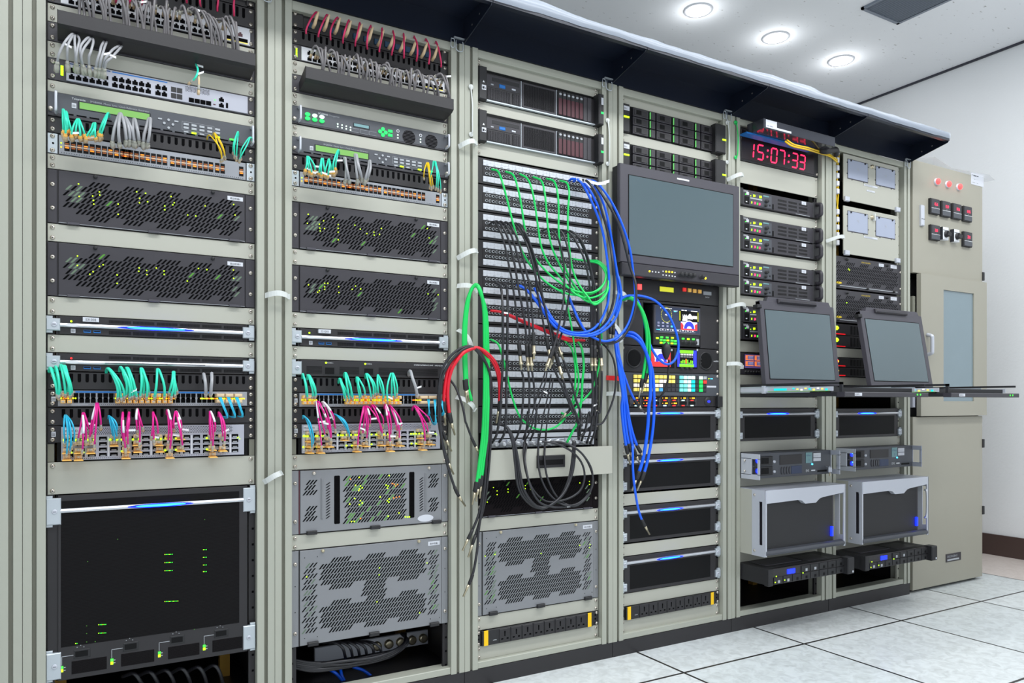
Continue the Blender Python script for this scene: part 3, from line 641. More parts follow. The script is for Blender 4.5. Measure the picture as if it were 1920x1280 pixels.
# orange lit SFP switches
def sfp_switch(n, yt, yb, label):
    d = Dev(n, yt, yb, 'fibre_switch', label, 'fibre switch', 'silver fibre switches with orange-lit ports'); h = d.h
    m = MB(); m.box(0, d.w, .004, .3, 0, h, 'black_steel'); m.cbox(.024, d.w-.024, -.003, .004, .001, h-.003, 'port_grey', .001)
    for k in range(80): m.disc(.03+k*.0055, .0045, .0011, 'ink', -.0034, 5)
    d.part('chassis', m)
    for a, b in ((0, .0215), (d.w-.0215, d.w)):
        m = MB(); m.cbox(a, b, -.001, .002, .001, h-.001, 'zinc', .0006); m.disc((a+b)/2+.001, h*.5, .0026, 'slot_black', -.0015, 8); d.part('mounting_ear', m)
    m = MB()
    for g, (a, nx) in enumerate(((.036, 11), (.165, 4), (.219, 4), (.279, 8), (.392, 2), (.455, 1))):
        for i in range(nx):
            for j in range(2):
                x, z = a+i*.0138, .010+j*.0158; m.box(x, x+.0115, -.0038, -.003, z, z+.0105, 'deep_black'); m.box(x+.0015, x+.010, -.0042, -.0038, z+(0.0065 if j == 0 else .0006), z+(.0098 if j == 0 else .0036), 'port_glow' if (i+j) % 4 else 'led_orange')
        [m.box(a+i*.0138+.001, a+i*.0138+.0095, -.0044, -.003, .0215, .0245, 'socket_glow') for i in range(nx)]
    d.part('sfp_port', m)
    m = MB(); m.disc(.029, h*.55, .0018, 'led_lime', -.0045, 6); m.disc(.029, h*.35, .0018, 'led_yellow', -.0045, 6); d.part('status_led', m)
    screws(d.root, [(x, z) for x in (.0105, d.w-.0105) for z in (.008, h-.008)], -.001); return d
sfp_switch(1, 247, 286.5, 'silver fibre switch with orange-lit ports and teal and grey cables, leftmost rack')
sfp_switch(2, 317, 348, 'silver fibre switch with orange-lit ports and teal and grey cables, second rack')
def bell_switch(n, yt, yb, label):
    d = Dev(n, yt, yb, 'fibre_switch', label, 'fibre switch', 'grey fibre switches with yellow plugs'); h = d.h
    m = MB(); m.box(.018, d.w-.018, .001, .3, 0, h, 'black_steel'); m.cbox(0, d.w, -.002, .002, 0, h, 'black_steel', .001); m.cbox(.022, d.w-.021, -.005, 0, .002, h-.002, 'port_grey', .001); m.box(.06, .385, -.0056, -.005, h-.0065, h-.0025, 'blue_paint')
    for k in range(82): m.disc(.09+k*.0046, .006, .0009, 'slot_black', -.0054, 5)
    d.part('chassis', m)
    m = MB()
    for i in range(28):
        for j in range(2):
            x = .030+i*.0128+(i//6)*.0022; z = .0105+j*.0145; m.box(x, x+.0108, -.006, -.005, z, z+.010, 'slot_black'); m.box(x+.001, x+.0098, -.0064, -.006, .0205, .0245, 'port_white')
    d.part('sfp_port', m)
    m = MB(); m.box(.008, .017, -.0028, -.002, .014, .026, 'label_white'); m.text('田', .0085, .0165, .0075, 'ink', -.0032); d.part('round_sticker', m); d.scr4(-.002)
    return d
b1 = bell_switch(1, 730.2, 763.2, 'grey fibre switch with a row of amber plugs and yellow lights, leftmost rack')
b2 = bell_switch(2, 735.4, 764, 'grey fibre switch with a row of amber plugs and yellow lights, second rack')
def plug_row(d, ranges, lights):
    for a, b in ranges:
        k = max(1, int(round((b-a)/.0138)))
        for i in range(k):
            x = a+i*.0138; m = MB()
            m.cbox(x, x+.0105, -.022, -.005, .025, .0345, 'amber_plastic', .0015); m.box(x+.002, x+.0085, -.026, -.021, .027, .032, 'clear_plastic')
            m.cbox(x, x+.0105, -.022, -.005, .009, .0185, 'amber_plastic', .0015); m.box(x+.002, x+.0085, -.026, -.021, .011, .016, 'clear_plastic'); d.part('transceiver', m)
    m = MB()
    for a, b in lights:
        x = a
        while x < b: m.disc(x, .0218, .0022, random.choice(['led_yellow', 'led_yellow', 'led_lime', 'led_orange']), -.0075, 6); x += .0052
    d.part('link_light', m)
plug_row(b1, [(.028, .055), (.149, .29)], [(.029, .065), (.15, .295), (.355, .40), (.405, .47)])
plug_row(b2, [(.028, .07), (.155, .33)], [(.029, .075), (.155, .33), (.375, .405)])
for d, u0, u1 in ((b1, 402, 452), (b2, 780, 828)):
    m = MB(); a, b = d.x(u0), d.x(u1); k = 3
    for i in range(k):
        for z in (.010, .026): x = a+(b-a)*i/k; m.cbox(x, x+(b-a)/k*.88, -.035, -.005, z, z+.009, 'cream_plastic', .002)
    d.part('breakout_plug', m)
# two unit switch with perforated top
def big_switch(n, yt, yb, label):
    d = Dev(n, yt, yb, 'network_switch', label, 'network switch', 'two unit silver switches with pink and cyan fibres'); h = d.h
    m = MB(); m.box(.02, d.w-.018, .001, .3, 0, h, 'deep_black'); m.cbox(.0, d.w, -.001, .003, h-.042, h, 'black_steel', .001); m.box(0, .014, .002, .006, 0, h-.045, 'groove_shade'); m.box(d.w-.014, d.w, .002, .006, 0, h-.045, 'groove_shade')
    m.cbox(.029, d.w-.029, -.006, .002, .003, h-.003, 'port_lilac', .001); d.part('chassis', m)
    m = MB()
    for j in range(5):
        for i in range(96): m.disc(.034+i*.0042+(j % 2)*.0021, h-.007-j*.0037, .0013, 'slot_black', -.0064, 5)
    for i in range(88): m.disc(.045+i*.0044, .0065, .001, 'slot_black', -.0064, 5)
    m.box(.033, .075, -.0068, -.0064, h-.021, h-.006, 'port_white'); m.text('HUAWEI', .034, h-.0155, .008, 'ink', -.0072); d.part('perforated_strip', m)
    m = MB()
    for i in range(17):
        x = .038+i*.0248
        if i % 4 == 0: m.box(x-.005, x-.002, -.0066, -.006, .01, h-.03, 'port_white')
        for j in range(4): z = .0105+j*.0138; m.box(x, x+.0175, -.0068, -.006, z, z+.0088, 'slot_black'); m.box(x+.003, x+.0145, -.0072, -.0068, z+.0005, z+.0035, 'port_grey')
    d.part('module_cage', m)
    m = MB(); m.box(.008, .0175, -.0018, -.001, h-.027, h-.0145, 'label_white'); m.text('田', .0085, h-.0245, .0075, 'ink', -.0022); d.part('round_sticker', m)
    m = MB()
    for x, z in ((.453, .052), (.456, .047), (.45, .05)): m.disc(x, z, .0014, 'led_lime', -.007, 6)
    d.part('status_led', m); screws(d.root, [(x, z) for x in (.0105, d.w-.0105) for z in (h-.009, h-.034)], -.001)
    return d
g1 = big_switch(1, 798, 866.5, 'silver two unit switch with pink and cyan fibres in the leftmost rack')
g2 = big_switch(2, 793.6, 852.3, 'silver two unit switch with pink and cyan fibres in the second rack')
def modules(d, pts, lights):
    for u, v, lo in pts:
        x, z = d.p(u, v); m = MB(); m.cbox(x-.008, x+.008, -.02, -.006, z-.0045, z+.0045, 'cream_plastic', .0015); m.lathe(x, z, [(.0038, -.02), (.0034, -.028)], 'clear_plastic', 8)
        if lo: m.prism([(x-.009, z-.006), (x+.009, z-.006), (x+.011, z-.009), (x-.010, z-.009)], -.036, -.008, 'amber_plastic')
        d.part('optical_module', m)
    m = MB()
    for u, v in lights: x, z = d.p(u, v); m.disc(x, z, .0026, 'led_lime', -.0095, 6)
    d.part('link_light', m)
B1 = lambda x, y: (90+x/9.6, 770+y/9.6); B2 = lambda x, y: (280+x/7.11, 690+y/7.11); B3 = lambda x, y: (550+x/6.62, 770+y/6.62)
modules(g1, [B1(*a)+(k,) for a, k in [((335, 460), 0), ((335, 600), 0), ((335, 700), 1), ((335, 820), 1), ((545, 460), 0), ((545, 580), 0), ((545, 700), 1), ((545, 820), 1), ((765, 460), 0), ((765, 580), 0), ((765, 700), 1), ((1180, 460), 0), ((1180, 570), 1), ((1390, 460), 0), ((1390, 570), 0), ((1390, 680), 1), ((1390, 790), 1), ((1590, 450), 0), ((1590, 560), 1), ((1600, 680), 1)]]
        + [B2(*a)+(k,) for a, k in [((115, 905), 0), ((115, 985), 1), ((130, 1070), 1), ((245, 900), 1), ((260, 1060), 0), ((260, 1150), 1), ((400, 905), 1), ((400, 1060), 1), ((810, 905), 0), ((820, 1050), 1), ((830, 1140), 1), ((950, 900), 0), ((960, 1060), 1)]],
        [B1(*a) for a in [(290, 522), (410, 520), (500, 520), (622, 516), (715, 518), (830, 516), (1120, 513), (1240, 513), (1325, 513), (1525, 510), (1635, 505), (415, 748), (632, 742), (1330, 725)]] + [B2(*a) for a in [(70, 940), (150, 940), (208, 938), (430, 932), (350, 935), (208, 1092), (352, 1085), (760, 930), (835, 925), (762, 1080)]])
modules(g2, [B3(*a)+(k,) for a, k in [((175, 275), 0), ((175, 345), 1), ((175, 410), 1), ((175, 485), 1), ((300, 275), 0), ((300, 345), 0), ((300, 410), 1), ((310, 485), 1), ((420, 345), 0), ((420, 410), 1), ((610, 265), 0), ((610, 330), 1), ((740, 262), 0), ((740, 325), 0), ((760, 395), 1), ((760, 470), 1), ((850, 262), 0), ((870, 405), 1), ((1060, 270), 1), ((1060, 330), 0), ((1060, 395), 1), ((1180, 320), 0), ((1170, 390), 1), ((1170, 465), 1), ((1280, 330), 0), ((1290, 400), 1), ((1540, 240), 0), ((1550, 310), 1), ((1560, 380), 1), ((1570, 450), 1), ((1660, 310), 0), ((1670, 385), 1)]],
        [B3(*a) for a in [(120, 312), (145, 312), (170, 312), (270, 310), (290, 310), (340, 308), (370, 308), (545, 300), (580, 300), (605, 300), (655, 297), (705, 297), (760, 296), (785, 296), (960, 292), (1015, 292), (1080, 290), (1110, 290), (1165, 288), (1450, 283), (1480, 283), (1510, 283), (1550, 280), (1590, 278), (115, 447), (205, 448), (280, 445), (650, 430), (715, 430), (960, 412), (1455, 405), (1510, 405)]])
# ================================================================ timing units with the green display
def handle(d, x, y=-.004, h=None):
    h = h or d.h; m = MB(); m.tube(cr([(x, y, .006), (x, y-.022, .007), (x, y-.026, .012), (x, y-.026, h-.012), (x, y-.022, h-.007), (x, y, h-.006)], 4), .0032, 'light_silver', 8); d.part('handle', m)
def timing(n, yt, yb, label, brand):
    d = Dev(n, yt, yb, 'timing_generator', label, 'timing unit', 'grey timing units with a long green display'); h = d.h
    m = MB(); m.box(.018, d.w-.018, .001, .3, 0, h, 'black_steel'); m.cbox(0, d.w, -.004, .002, .007, h, 'dark_slate', .001); m.cbox(.0, d.w, -.006, .002, 0, .0075, 'charcoal', .001)
    for k in range(15): m.box(.034+k*.0285, .056+k*.0285, -.0045, -.004, .0085, .0115, 'slot_black')
    if brand: m.text(brand, .052, h-.011, .0075, 'print_white', -.0046)
    m.text('SPG8000A  Master Sync / Clock Reference Generator', .092, h-.0105, .0062, 'print_grey', -.0046); d.part('front_panel', m)
    m = MB(); m.box(.066, .232, -.0048, -.004, h-.033, h-.0125, 'ink'); m.box(.069, .229, -.0052, -.0048, h-.031, h-.0145, 'lcd_off'); d.part('display', m)
    m = MB(); m.box(.052, .062, -.0048, -.004, h-.032, h-.020, 'label_white'); m.text('田', .053, h-.0295, .0075, 'ink', -.0053); d.part('round_sticker', m)
    m = MB(); c = (.275, .028)
    for k in range(4): m.disc(c[0]+.0105*math.cos(k*math.pi/2), c[1]+.0105*math.sin(k*math.pi/2), .0034, 'print_grey', -.0066, 8)
    for x in (.254, .294): m.cbox(x-.005, x+.005, -.006, -.004, .036, .040, 'print_grey', .0005)
    for i, x in enumerate((.318, .338, .358, .378, .398)):
        for j, z in enumerate((.035, .0255)): m.cbox(x-.0065, x+.0065, -.006, -.004, z-.003, z+.003, 'print_grey', .0006)
    for a in ((.308, .328), (.328, .389)):
        for z in (.019, .0415): m.box(a[0], a[1], -.0044, -.004, z, z+.0005, 'print_grey')
        for x in a: m.box(x, x+.0005, -.0044, -.004, .019, .0415, 'print_grey')
    d.part('button', m)
    m = MB()
    for x, c in ((.338, 'led_lime'), (.398, 'led_lime'), (.436, 'led_green'), (.318, 'print_grey'), (.358, 'print_grey')): m.cbox(x-.006, x+.006, -.006, -.004, .0125, .0165, c, .0005)
    d.part('lit_button', m)
    handle(d, .018); handle(d, d.w-.010)
    for x in (.0065, d.w-.0065): d.part('thumbscrew', MB().lathe(x, .016, [(.0052, -.004), (.0052, -.012), (.004, -.014)], 'screw_metal', 12))
    return d
timing(1, 170.5, 216.5, 'grey timing unit with long green display and Tektronix-style button pads, leftmost rack'.replace('Tektronix-style button pads', 'round button pad'), 'Tektronix')
timing(2, 255, 288.5, 'grey timing unit with long green display and round button pad, second rack', None)
# ---- green-lit changeover unit
d = Dev(2, 197, 231, 'changeover_unit', 'grey unit with glowing green buttons and two round grilles in the second rack', 'changeover unit'); h = d.h
m = MB(); m.box(.018, d.w-.018, .001, .3, 0, h, 'black_steel'); m.cbox(0, d.w, -.004, .002, .004, h, 'dark_slate', .001); m.cbox(0, d.w, -.004, .002, 0, .0045, 'charcoal', .0006)
m.text('ECO8000', .077, h-.0115, .0072, 'print_white', -.0046); m.text('Changeover', .108, h-.0115, .0066, 'print_grey', -.0046)
for x in (.176, .204, .232): m.box(x, x+.024, -.0043, -.004, .006, .0065, 'print_grey'); m.box(x, x+.024, -.0043, -.004, .017, .0175, 'print_grey'); m.box(x, x+.0005, -.0043, -.004, .006, .0175, 'print_grey')
d.part('front_panel', m)
for k, (x, hi) in enumerate(((.045, 0), (.066, 1), (.087, 1))):
    for j, z in enumerate((.032, .020)): d.part('lit_button', MB().prism([(x+.0075*math.cos(q*.5236), z+.0052*math.sin(q*.5236)) for q in range(12)], -.008, -.004, 'key_bright' if hi and j == 0 else 'key_green'))
m = MB()
for x in (.135, .148, .161, .174):
    for z in (.013, .021): m.disc(x, z-(x-.135)*.08, .0022, 'led_white', -.005, 8)
d.part('status_led', m)
m = MB(); m.box(.182, .234, -.0046, -.004, .021, .034, 'ink'); m.box(.185, .231, -.005, -.0046, .024, .0325, 'lcd_blue'); d.part('display', m)
m = MB()
for k in range(4): a = k*math.pi/2; m.prism([(.276+.009*math.cos(a)+.0058*math.cos(q*.785), .022+.009*math.sin(a)+.0058*math.sin(q*.785)) for q in range(8)], -.0065, -.004, 'key_green')
for z in (.029, .0165): m.cbox(.293, .307, -.0065, -.004, z-.004, z+.004, 'key_green', .001)
d.part('navigation_pad', m)
for x in (.362, .438):
    m = MB(); m.disc(x, .0215, .022, 'charcoal', -.0046, 24)
    for q in range(9): z = .0215-.0176+q*.0044; hw = math.sqrt(max(0, .021**2-(z-.0215)**2)); m.box(x-hw, x+hw, -.0052, -.0046, z-.0012, z+.0012, 'slot_black')
    d.part('round_grille', m)
    m = MB(); m.lathe(x-.037, .034, [(.005, -.004), (.005, -.0055), (.003, -.006)], 'port_white', 12); m.disc(x-.037, .034, .0028, 'ink', -.0064); d.part('indicator_ring', m)
    m = MB(); m.disc(x-.037, .022, .0022, 'led_white', -.005); m.disc(x-.037, .013, .0022, 'led_white', -.005); d.part('status_led', m)
handle(d, .019); handle(d, d.w-.009)
for x in (.0065, d.w-.004): d.part('thumbscrew', MB().lathe(x, .012, [(.0052, -.004), (.0052, -.012), (.004, -.014)], 'screw_metal', 12))
# ---- fibre patch panel with pink fibres, second rack and leftmost rack
def fibre_panel(n, yt, yb, label):
    d = Dev(n, yt, yb, 'fibre_patch_panel', label, 'patch panel', 'black fibre patch panels'); h = d.h
    m = MB(); m.box(.0, d.w, .03, .3, 0, h, 'deep_black'); m.box(0, d.w, -.001, .03, 0, .004, 'black_steel'); m.cbox(0, .034, -.001, .02, 0, h, 'black_steel', .001); m.cbox(d.w-.022, d.w, -.001, .02, 0, h, 'black_steel', .001); m.cbox(.034, d.w-.022, .004, .03, .002, h-.002, 'black_steel', .001); d.part('frame', m)
    for k in range(12):
        x = .05+k*.0335; m = MB(); m.cbox(x, x+.017, -.001, .005, .012, .029, 'adapter_blue', .001); d.part('adapter', m)
    d.scr4(-.001); return d
fibre_panel(2, 17.5, 51.5, 'black patch panel with short pink fibres, top of the second rack')
fibre_panel(1, -112, -80.5, 'black fibre patch panel at the top edge of the leftmost rack')

# ================================================================ drive servers of the third rack
def drive_server(n, yt, yb, label):
    d = Dev(n, yt, yb, 'drive_server', label, 'server', 'black servers with maroon drive carriers'); h = d.h
    C = lambda x: d.x(820+x/5.333)
    xs = [C(v) for v in (470, 822, 832, 1178, 1186, 1518, 1530, 1580)]
    m = MB(); m.box(.018, d.w-.018, .001, .4, 0, h, 'deep_black'); m.cbox(.02, d.w-.01, -.008, .001, .004, h-.012, 'black_steel', .001); m.box(.01, d.w-.02, -.012, -.002, 0, .004, 'zinc')
    for a in (xs[1], xs[3]-.001, xs[5]): m.box(a, a+.0018, -.0095, -.008, .004, h-.012, 'zinc')
    d.part('chassis', m)
    for k, (a, b) in enumerate(((.0, .03), (xs[6]+.012, d.w+.0))):
        m = MB(); m.cbox(a, b, -.036 if k else -.022, .0, -.003, h+.001, 'rubber', .003); d.part('latch_ear', m)
    m = MB(); m.text('▲', .012, h*.5, .009, 'print_white', -.0225); m.box(.010, .026, -.0226, -.022, h*.27, h*.42, 'label_white'); m.text('■▪', .011, h*.3, .010, 'ink', -.0232); d.part('ear_badge', m)
    m = MB(); b = xs[6]+.012; m.box(b+.010, b+.019, -.0366, -.036, h*.64, h*.88, 'label_white'); m.box(b+.009, b+.020, -.0366, -.036, h*.33, h*.40, 'key_green'); d.part('ear_badge', m)
    m = MB(); m.cbox(xs[0], xs[1]-.002, -.0095, -.008, h*.46, h-.016, 'charcoal', .001); m.cbox(.055, .160, -.0102, -.009, h*.66, h*.78, 'rubber', .0005); m.cbox(.082, .106, -.0112, -.0095, h*.5, h*.62, 'blue_paint', .002); m.box(.13, .145, -.0106, -.009, h*.52, h*.57, 'light_silver'); m.box(.05, .06, -.0106, -.009, h*.53, h*.57, 'print_grey'); d.part('media_bay', m)
    m = MB()
    for k in range(30):
        x = xs[0]+.006+k*.0042
        if .125 < x < .133: continue
        m.box(x, x+.002, -.0086, -.008, .008, h*.42, 'deep_black'); m.box(x+.002, x+.0042, -.0092, -.008, .008, h*.42, 'charcoal')
    d.part('vent_grille', m)
    m = MB(); m.cbox(xs[2], xs[3]-.002, -.0095, -.008, .006, h-.014, 'charcoal', .001)
    for k in range(30): x = xs[2]+.008+k*((xs[3]-xs[2]-.016)/30); m.box(x, x+.0024, -.0104, -.0095, .012, h-.02, 'deep_black')
    d.part('vent_grille', m)
    pw = (xs[5]-xs[4])/8
    for k in range(8):
        x = xs[4]+k*pw; m = MB(); m.cbox(x+.0008, x+pw-.0008, -.014, -.008, .006, h-.014, 'charcoal' if k > 5 else 'rubber', .001)
        if k < 6: m.cbox(x+.002, x+pw-.002, -.0152, -.014, .008, h*.62, 'maroon', .0006); m.prism([(x+pw*.5+.3*pw*math.cos(q*.785), h*.76+.004*math.sin(q*.785)) for q in range(8)], -.0158, -.014, 'print_grey'); m.box(x+.003, x+pw-.003, -.0158, -.015, .009, .014, 'led_pink' if False else 'maroon')
        d.part('drive_carrier', m)
    return d
drive_server(3, 126.5, 187, 'upper of the two black servers with maroon drive carriers in the third rack')
drive_server(3, 208, 265, 'lower of the two black servers with maroon drive carriers in the third rack')
mat('soft_green', (110, 200, 110), .5, emit=.35)
def drive_array(n, yt, yb, label):
    d = Dev(n, yt, yb, 'drive_array', label, 'drive array', 'black drive arrays with green light strips'); h = d.h
    C = lambda x: d.x(1130+x/6.4)
    d.part('chassis', MB().box(.018, d.w-.018, .001, .4, 0, h, 'deep_black'))
    m = MB(); m.cbox(.0, .032, -.014, .001, 0, h+.001, 'rubber', .002); m.box(.004, .03, -.0146, -.014, h-.024, h-.008, 'label_white'); m.text('E01', .0055, h-.0205, .009, 'ink', -.015); d.part('left_ear', m)
    d.part('status_light', MB().box(.004, .028, -.016, -.0138, h*.5, h*.56, 'led_lime'))
    m = MB(); m.cbox(.453, d.w+.012, -.03, .001, -.006, h+.006, 'rubber', .004); d.part('right_ear', m)
    d.part('status_light', MB().box(d.w-.010, d.w+.010, -.0312, -.03, h*.44, h*.50, 'led_lime'))
    cols = [(345, 538), (628, 812), (903, 1083), (1165, 1335)]
    for a, b in cols:
        x0, x1 = C(a)+.002, C(b)-.002
        for j in range(3):
            z0 = .002+j*(h-.003)/3; z1 = z0+(h-.003)/3-.003; m = MB(); m.cbox(x0, x1, -.008, .001, z0, z1, 'charcoal', .001); m.cbox(x0+.004, x1-.006, -.0095, -.008, z0+.004, z1-.004, 'black_steel', .001)
            m.cbox(x0+.014, x1-.035, -.0104, -.0095, z0+.007, z1-.007, 'deep_black', .0005); d.part('drive_bay', m)
    for a, b in ((555, 615), (835, 895), (1100, 1155)):
        for j in range(3):
            z0 = .002+j*(h-.003)/3; z1 = z0+(h-.003)/3-.003; x0 = C(a)
            d.part('light_bar', MB().box(x0, x0+.002, -.0085, -.004, z0+.002, z1-.002, 'soft_green'))
            d.part('drive_latch', MB().cbox(x0+.005, C(b), -.008, .001, z0, z1, 'charcoal', .001))
    return d
drive_array(4, 195, 247.5, 'upper black drive array with green light strips in the fourth rack')
drive_array(4, 266.5, 318, 'lower black drive array with green light strips, partly behind the big monitor')

# ================================================================ patch panels of the third rack
jb = MB(); jb.lathe(0, 0, [(.0048, 0), (.0048, -.0022), (.0036, -.0028)], 'print_grey', 10); jb.disc(0, 0, .0031, 'slot_black', -.0031, 10); JACK = jb.build('jack'); JME = JACK.data; bpy.data.objects.remove(JACK)
vs = [293, 343.2, 394.9, 447.4, 500.2, 553.5, 606.4, 658.6, 710.2, 761.7, 812.5]
ordn = ['topmost', 'second', 'third', 'fourth', 'fifth', 'sixth', 'seventh', 'eighth', 'ninth', 'tenth']
for i in range(10):
    d = Dev(3, vs[i], vs[i+1], 'video_patch_panel', '%s of the ten jack patch panels in the third rack%s' % (ordn[i]+(' from the top' if i else ''), '' if i == 0 else ''), 'patch panel', 'jack patch panels of the third rack'); h = d.h
    m = MB(); m.box(.018, d.w-.018, .001, .15, 0, h, 'deep_black'); m.cbox(0, d.w, -.003, .002, .001, h-.001, 'black_steel', .001); m.cbox(.024, d.w-.034, -.005, -.002, h*.33, h*.68, 'black_steel', .0005); d.part('faceplate', m)
    for z0, z1 in ((h*.09, h*.30), (h*.70, h*.91)):
        m = MB(); a, b = .024, d.w-.034; m.cbox(a, b, -.006, -.002, z0, z1, 'label_white', .0005)
        for k in range(33): x = a+(b-a)*k/32; m.box(x-.0002, x+.0002, -.0063, -.006, z0+.001, z1-.001, 'print_grey')
        m.box(a, b, -.0063, -.006, (z0+z1)/2, (z0+z1)/2+.0004, 'print_grey')
        for k in range(16):
            x = a+(b-a)*(k+.5)/16; m.text(random.choice(['LINE', 'CAM', 'OUT', 'IN', 'EM', 'VTR', 'PGM', 'MV']), x, z0+.0012, .0046, 'ink', -.0064, 'CENTER'); m.text('%d' % (k+1), x, z1-.006, .004, 'ink_blue', -.0064, 'CENTER')
        d.part('designation_strip', m)
    for k in range(32):
        x = .036+k*.01275+(k//8)*.0042
        for z in (h*.405, h*.60):
            o = bpy.data.objects.new('jack', JME); COL.objects.link(o); o.parent = d.root; o.location = (x, -.005, z)
    screws(d.root, [(d.w-.009, h*.2), (d.w-.009, h*.8)], -.003)
d = Dev(3, 812.5, 843, 'connector_panel', 'silver row of round coaxial connectors under the jack patch panels', 'connector panel'); h = d.h
m = MB(); m.box(.018, d.w-.018, .001, .15, 0, h, 'deep_black'); m.cbox(.03, d.w-.02, -.004, .002, h*.68, h-.002, 'label_white', .0005); m.cbox(.05, d.w-.02, -.003, .002, .004, h*.6, 'light_silver', .001); d.part('faceplate', m)
for k in range(14):
    m = MB(); x = .066+k*.0295; m.cbox(x-.0125, x+.0125, -.008, -.002, .004, h*.58, 'light_silver', .002); m.lathe(x, h*.3, [(.0118, -.008), (.0118, -.016), (.009, -.017), (.008, -.024), (.004, -.025)], 'silver', 14); d.part('coaxial_connector', m)
# wide beige drawer front
x0, x1 = 1.252, 1.775; z1, z0 = zat(x1, -.03, 836), zat(x0, -.03, 903)+.002
t = empty('drawer', (x0, -.03, z0), 'wide beige drawer front with black recessed pull in the third rack, crossed by black cables', 'drawer'); h = z1-z0
MB().cbox(0, x1-x0, 0, .022, 0, h, 'beige_paint', .001).build('front_panel', t)
a, b = P(1006, 860, -.03).x-x0, P(1059, 860, -.03).x-x0
m = MB(); m.cbox(a, b, -.004, 0, .033, .075, 'rubber', .002); m.cbox(a+.008, b-.008, -.0046, -.003, .042, .066, 'deep_black', .001); m.box(a+.01, b-.01, -.0052, -.0046, .060, .066, 'rubber'); m.build('recessed_pull', t)
# socket strips
def pdu(n, yt, yb, label):
    d = Dev(n, yt, yb, 'socket_strip', label, 'power strip', 'black socket strips with yellow bands'); h = d.h
    m = MB(); m.box(.02, d.w-.03, .001, .1, 0, h, 'rubber'); m.cbox(0, d.w, -.002, .002, 0, h, 'black_steel', .001); m.cbox(.018, d.w-.03, -.010, .002, 0, h, 'rubber', .001)
    for x in (.008, d.w-.014):
        for z in (.008, .022, .036): m.disc(x, z, .0034, 'slot_black', -.0024, 8)
    m.text('POWER', .058, .013, .004, 'print_white', -.0104); d.part('housing', m)
    for x in (.024, .444): d.part('yellow_band', MB().cbox(x, x+.016, -.0112, .0, 0, h, 'yellow_paint', .0006))
    for k in range(8):
        x = .082+k*.0445; m = MB(); m.cbox(x, x+.040, -.0125, -.009, .002, h-.002, 'black_steel', .0012); c = x+.02
        for pts in ([(c-.0022, .030), (c+.0022, .030), (c+.0028, .038), (c, .0405), (c-.0028, .038)], [(c-.002, .022), (c+.002, .022), (c+.002, .030), (c-.002, .030)], [(c-.014, .011), (c-.006, .012), (c-.006, .016), (c-.014, .0165)], [(c+.006, .012), (c+.014, .011), (c+.014, .0165), (c+.006, .016)]): m.flat(pts, -.0128, 'slot_black')
        d.part('socket', m)
    d.scr4(-.002, .0085, .006); return d
pdu(3, 1183, 1212, 'black socket strip with yellow bands at the bottom of the third rack')
pdu(4, 1138, 1163, 'black socket strip with yellow bands at the bottom of the fourth rack')
# ================================================================ fourth rack: monitors and panels
x0, x1, z1 = 1.786, 2.381, 1.7755; YM = -.06
t = empty('broadcast_monitor', (x0, YM, 1.379), 'large grey-bezel monitor with a dark blank screen in the fourth rack', 'monitor'); h = z1-1.379; w = x1-x0
m = MB(); zb = .045; m.box(.004, w-.004, .012, .05, .004, h-.004, 'rubber'); m.build('rear_shell', t)
m = MB(); b = .034; m.cbox(0, w, 0, .016, zb, h, 'charcoal_light', .003); o = m.build('bezel', t)
m = MB(); m.box(.036, w-.036, -.0012, 0, zb+.030, h-.036, 'deep_black'); m.box(.039, w-.039, -.0020, -.0012, zb+.033, h-.039, 'screen_glass'); m.build('screen', t)
m = MB(); m.box(w*.5-.03, w*.5+.03, -.001, 0, h-.02, h-.014, 'print_white'); m.build('maker_badge', t)
m = MB(); m.cbox(.006, w-.004, -.004, .03, 0, zb-.001, 'charcoal', .003); m.build('control_strip', t)
Y2 = YM-.006
def mp(u, v): p = P(u, v, Y2); return p.x-x0, p.z-1.379
C = lambda x, y: (1130+x/4.57, 500+y/4.57)
m = MB()
for a, b_ in ((403, 38), (545, 41), (571, 43), (597, 46)): x, z = mp(*C(a, b_)); m.disc(x, z, .0035, 'led_yellow', -.0065, 10)
x, z = mp(*C(882, 98)); m.disc(x, z, .0045, 'led_yellow', -.0065, 10)
for a, b_ in ((427, 42), (455, 45), (481, 48), (518, 38), (620, 50), (518, 70), (545, 73), (571, 77), (597, 80), (620, 84)): x, z = mp(*C(a, b_)); m.disc(x, z, .0026, 'print_white', -.0065, 8)
m.build('push_button', t)
for a, b_ in ((662, 65), (697, 68), (733, 72), (769, 76), (845, 88)):
    x, z = mp(*C(a, b_)); MB().lathe(x, z, [(.009, -.004), (.008, -.02), (.006, -.022)], 'rubber', 14).build('knob', t)
# red light + yellow display unit
d = Dev(4, 518, 558, 'control_unit', 'black control unit with red lamp, yellow display and three amber buttons under the big monitor', 'control unit'); h = d.h
d.part('faceplate', MB().box(.018, d.w-.018, .001, .2, 0, h, 'deep_black').cbox(0, d.w, -.002, .002, 0, h, 'black_steel', .001))
x, z = d.p(1198, 538); d.part('red_rocker', MB().cbox(x-.008, x+.008, -.009, -.002, z-.010, z+.010, 'lamp_red', .002))
a, b, c, e = d.R(1236, 1262, 537, 546); d.part('display', MB().box(a-.003, b+.003, -.003, -.002, c-.003, e+.003, 'rubber').box(a, b, -.0035, -.003, c, e, 'scr_yellow'))
for u, v, cc in ((1282, 543, 'key_red'), (1291.5, 544.3, 'led_amber'), (1301, 545.5, 'led_amber'), (1310.5, 546.7, 'led_amber')):
    x, z = d.p(u, v); d.part('push_button', MB().cbox(x-.008, x+.008, -.008, -.002, z-.007, z+.007, cc if cc != 'led_amber' else 'amber_plastic', .0015))
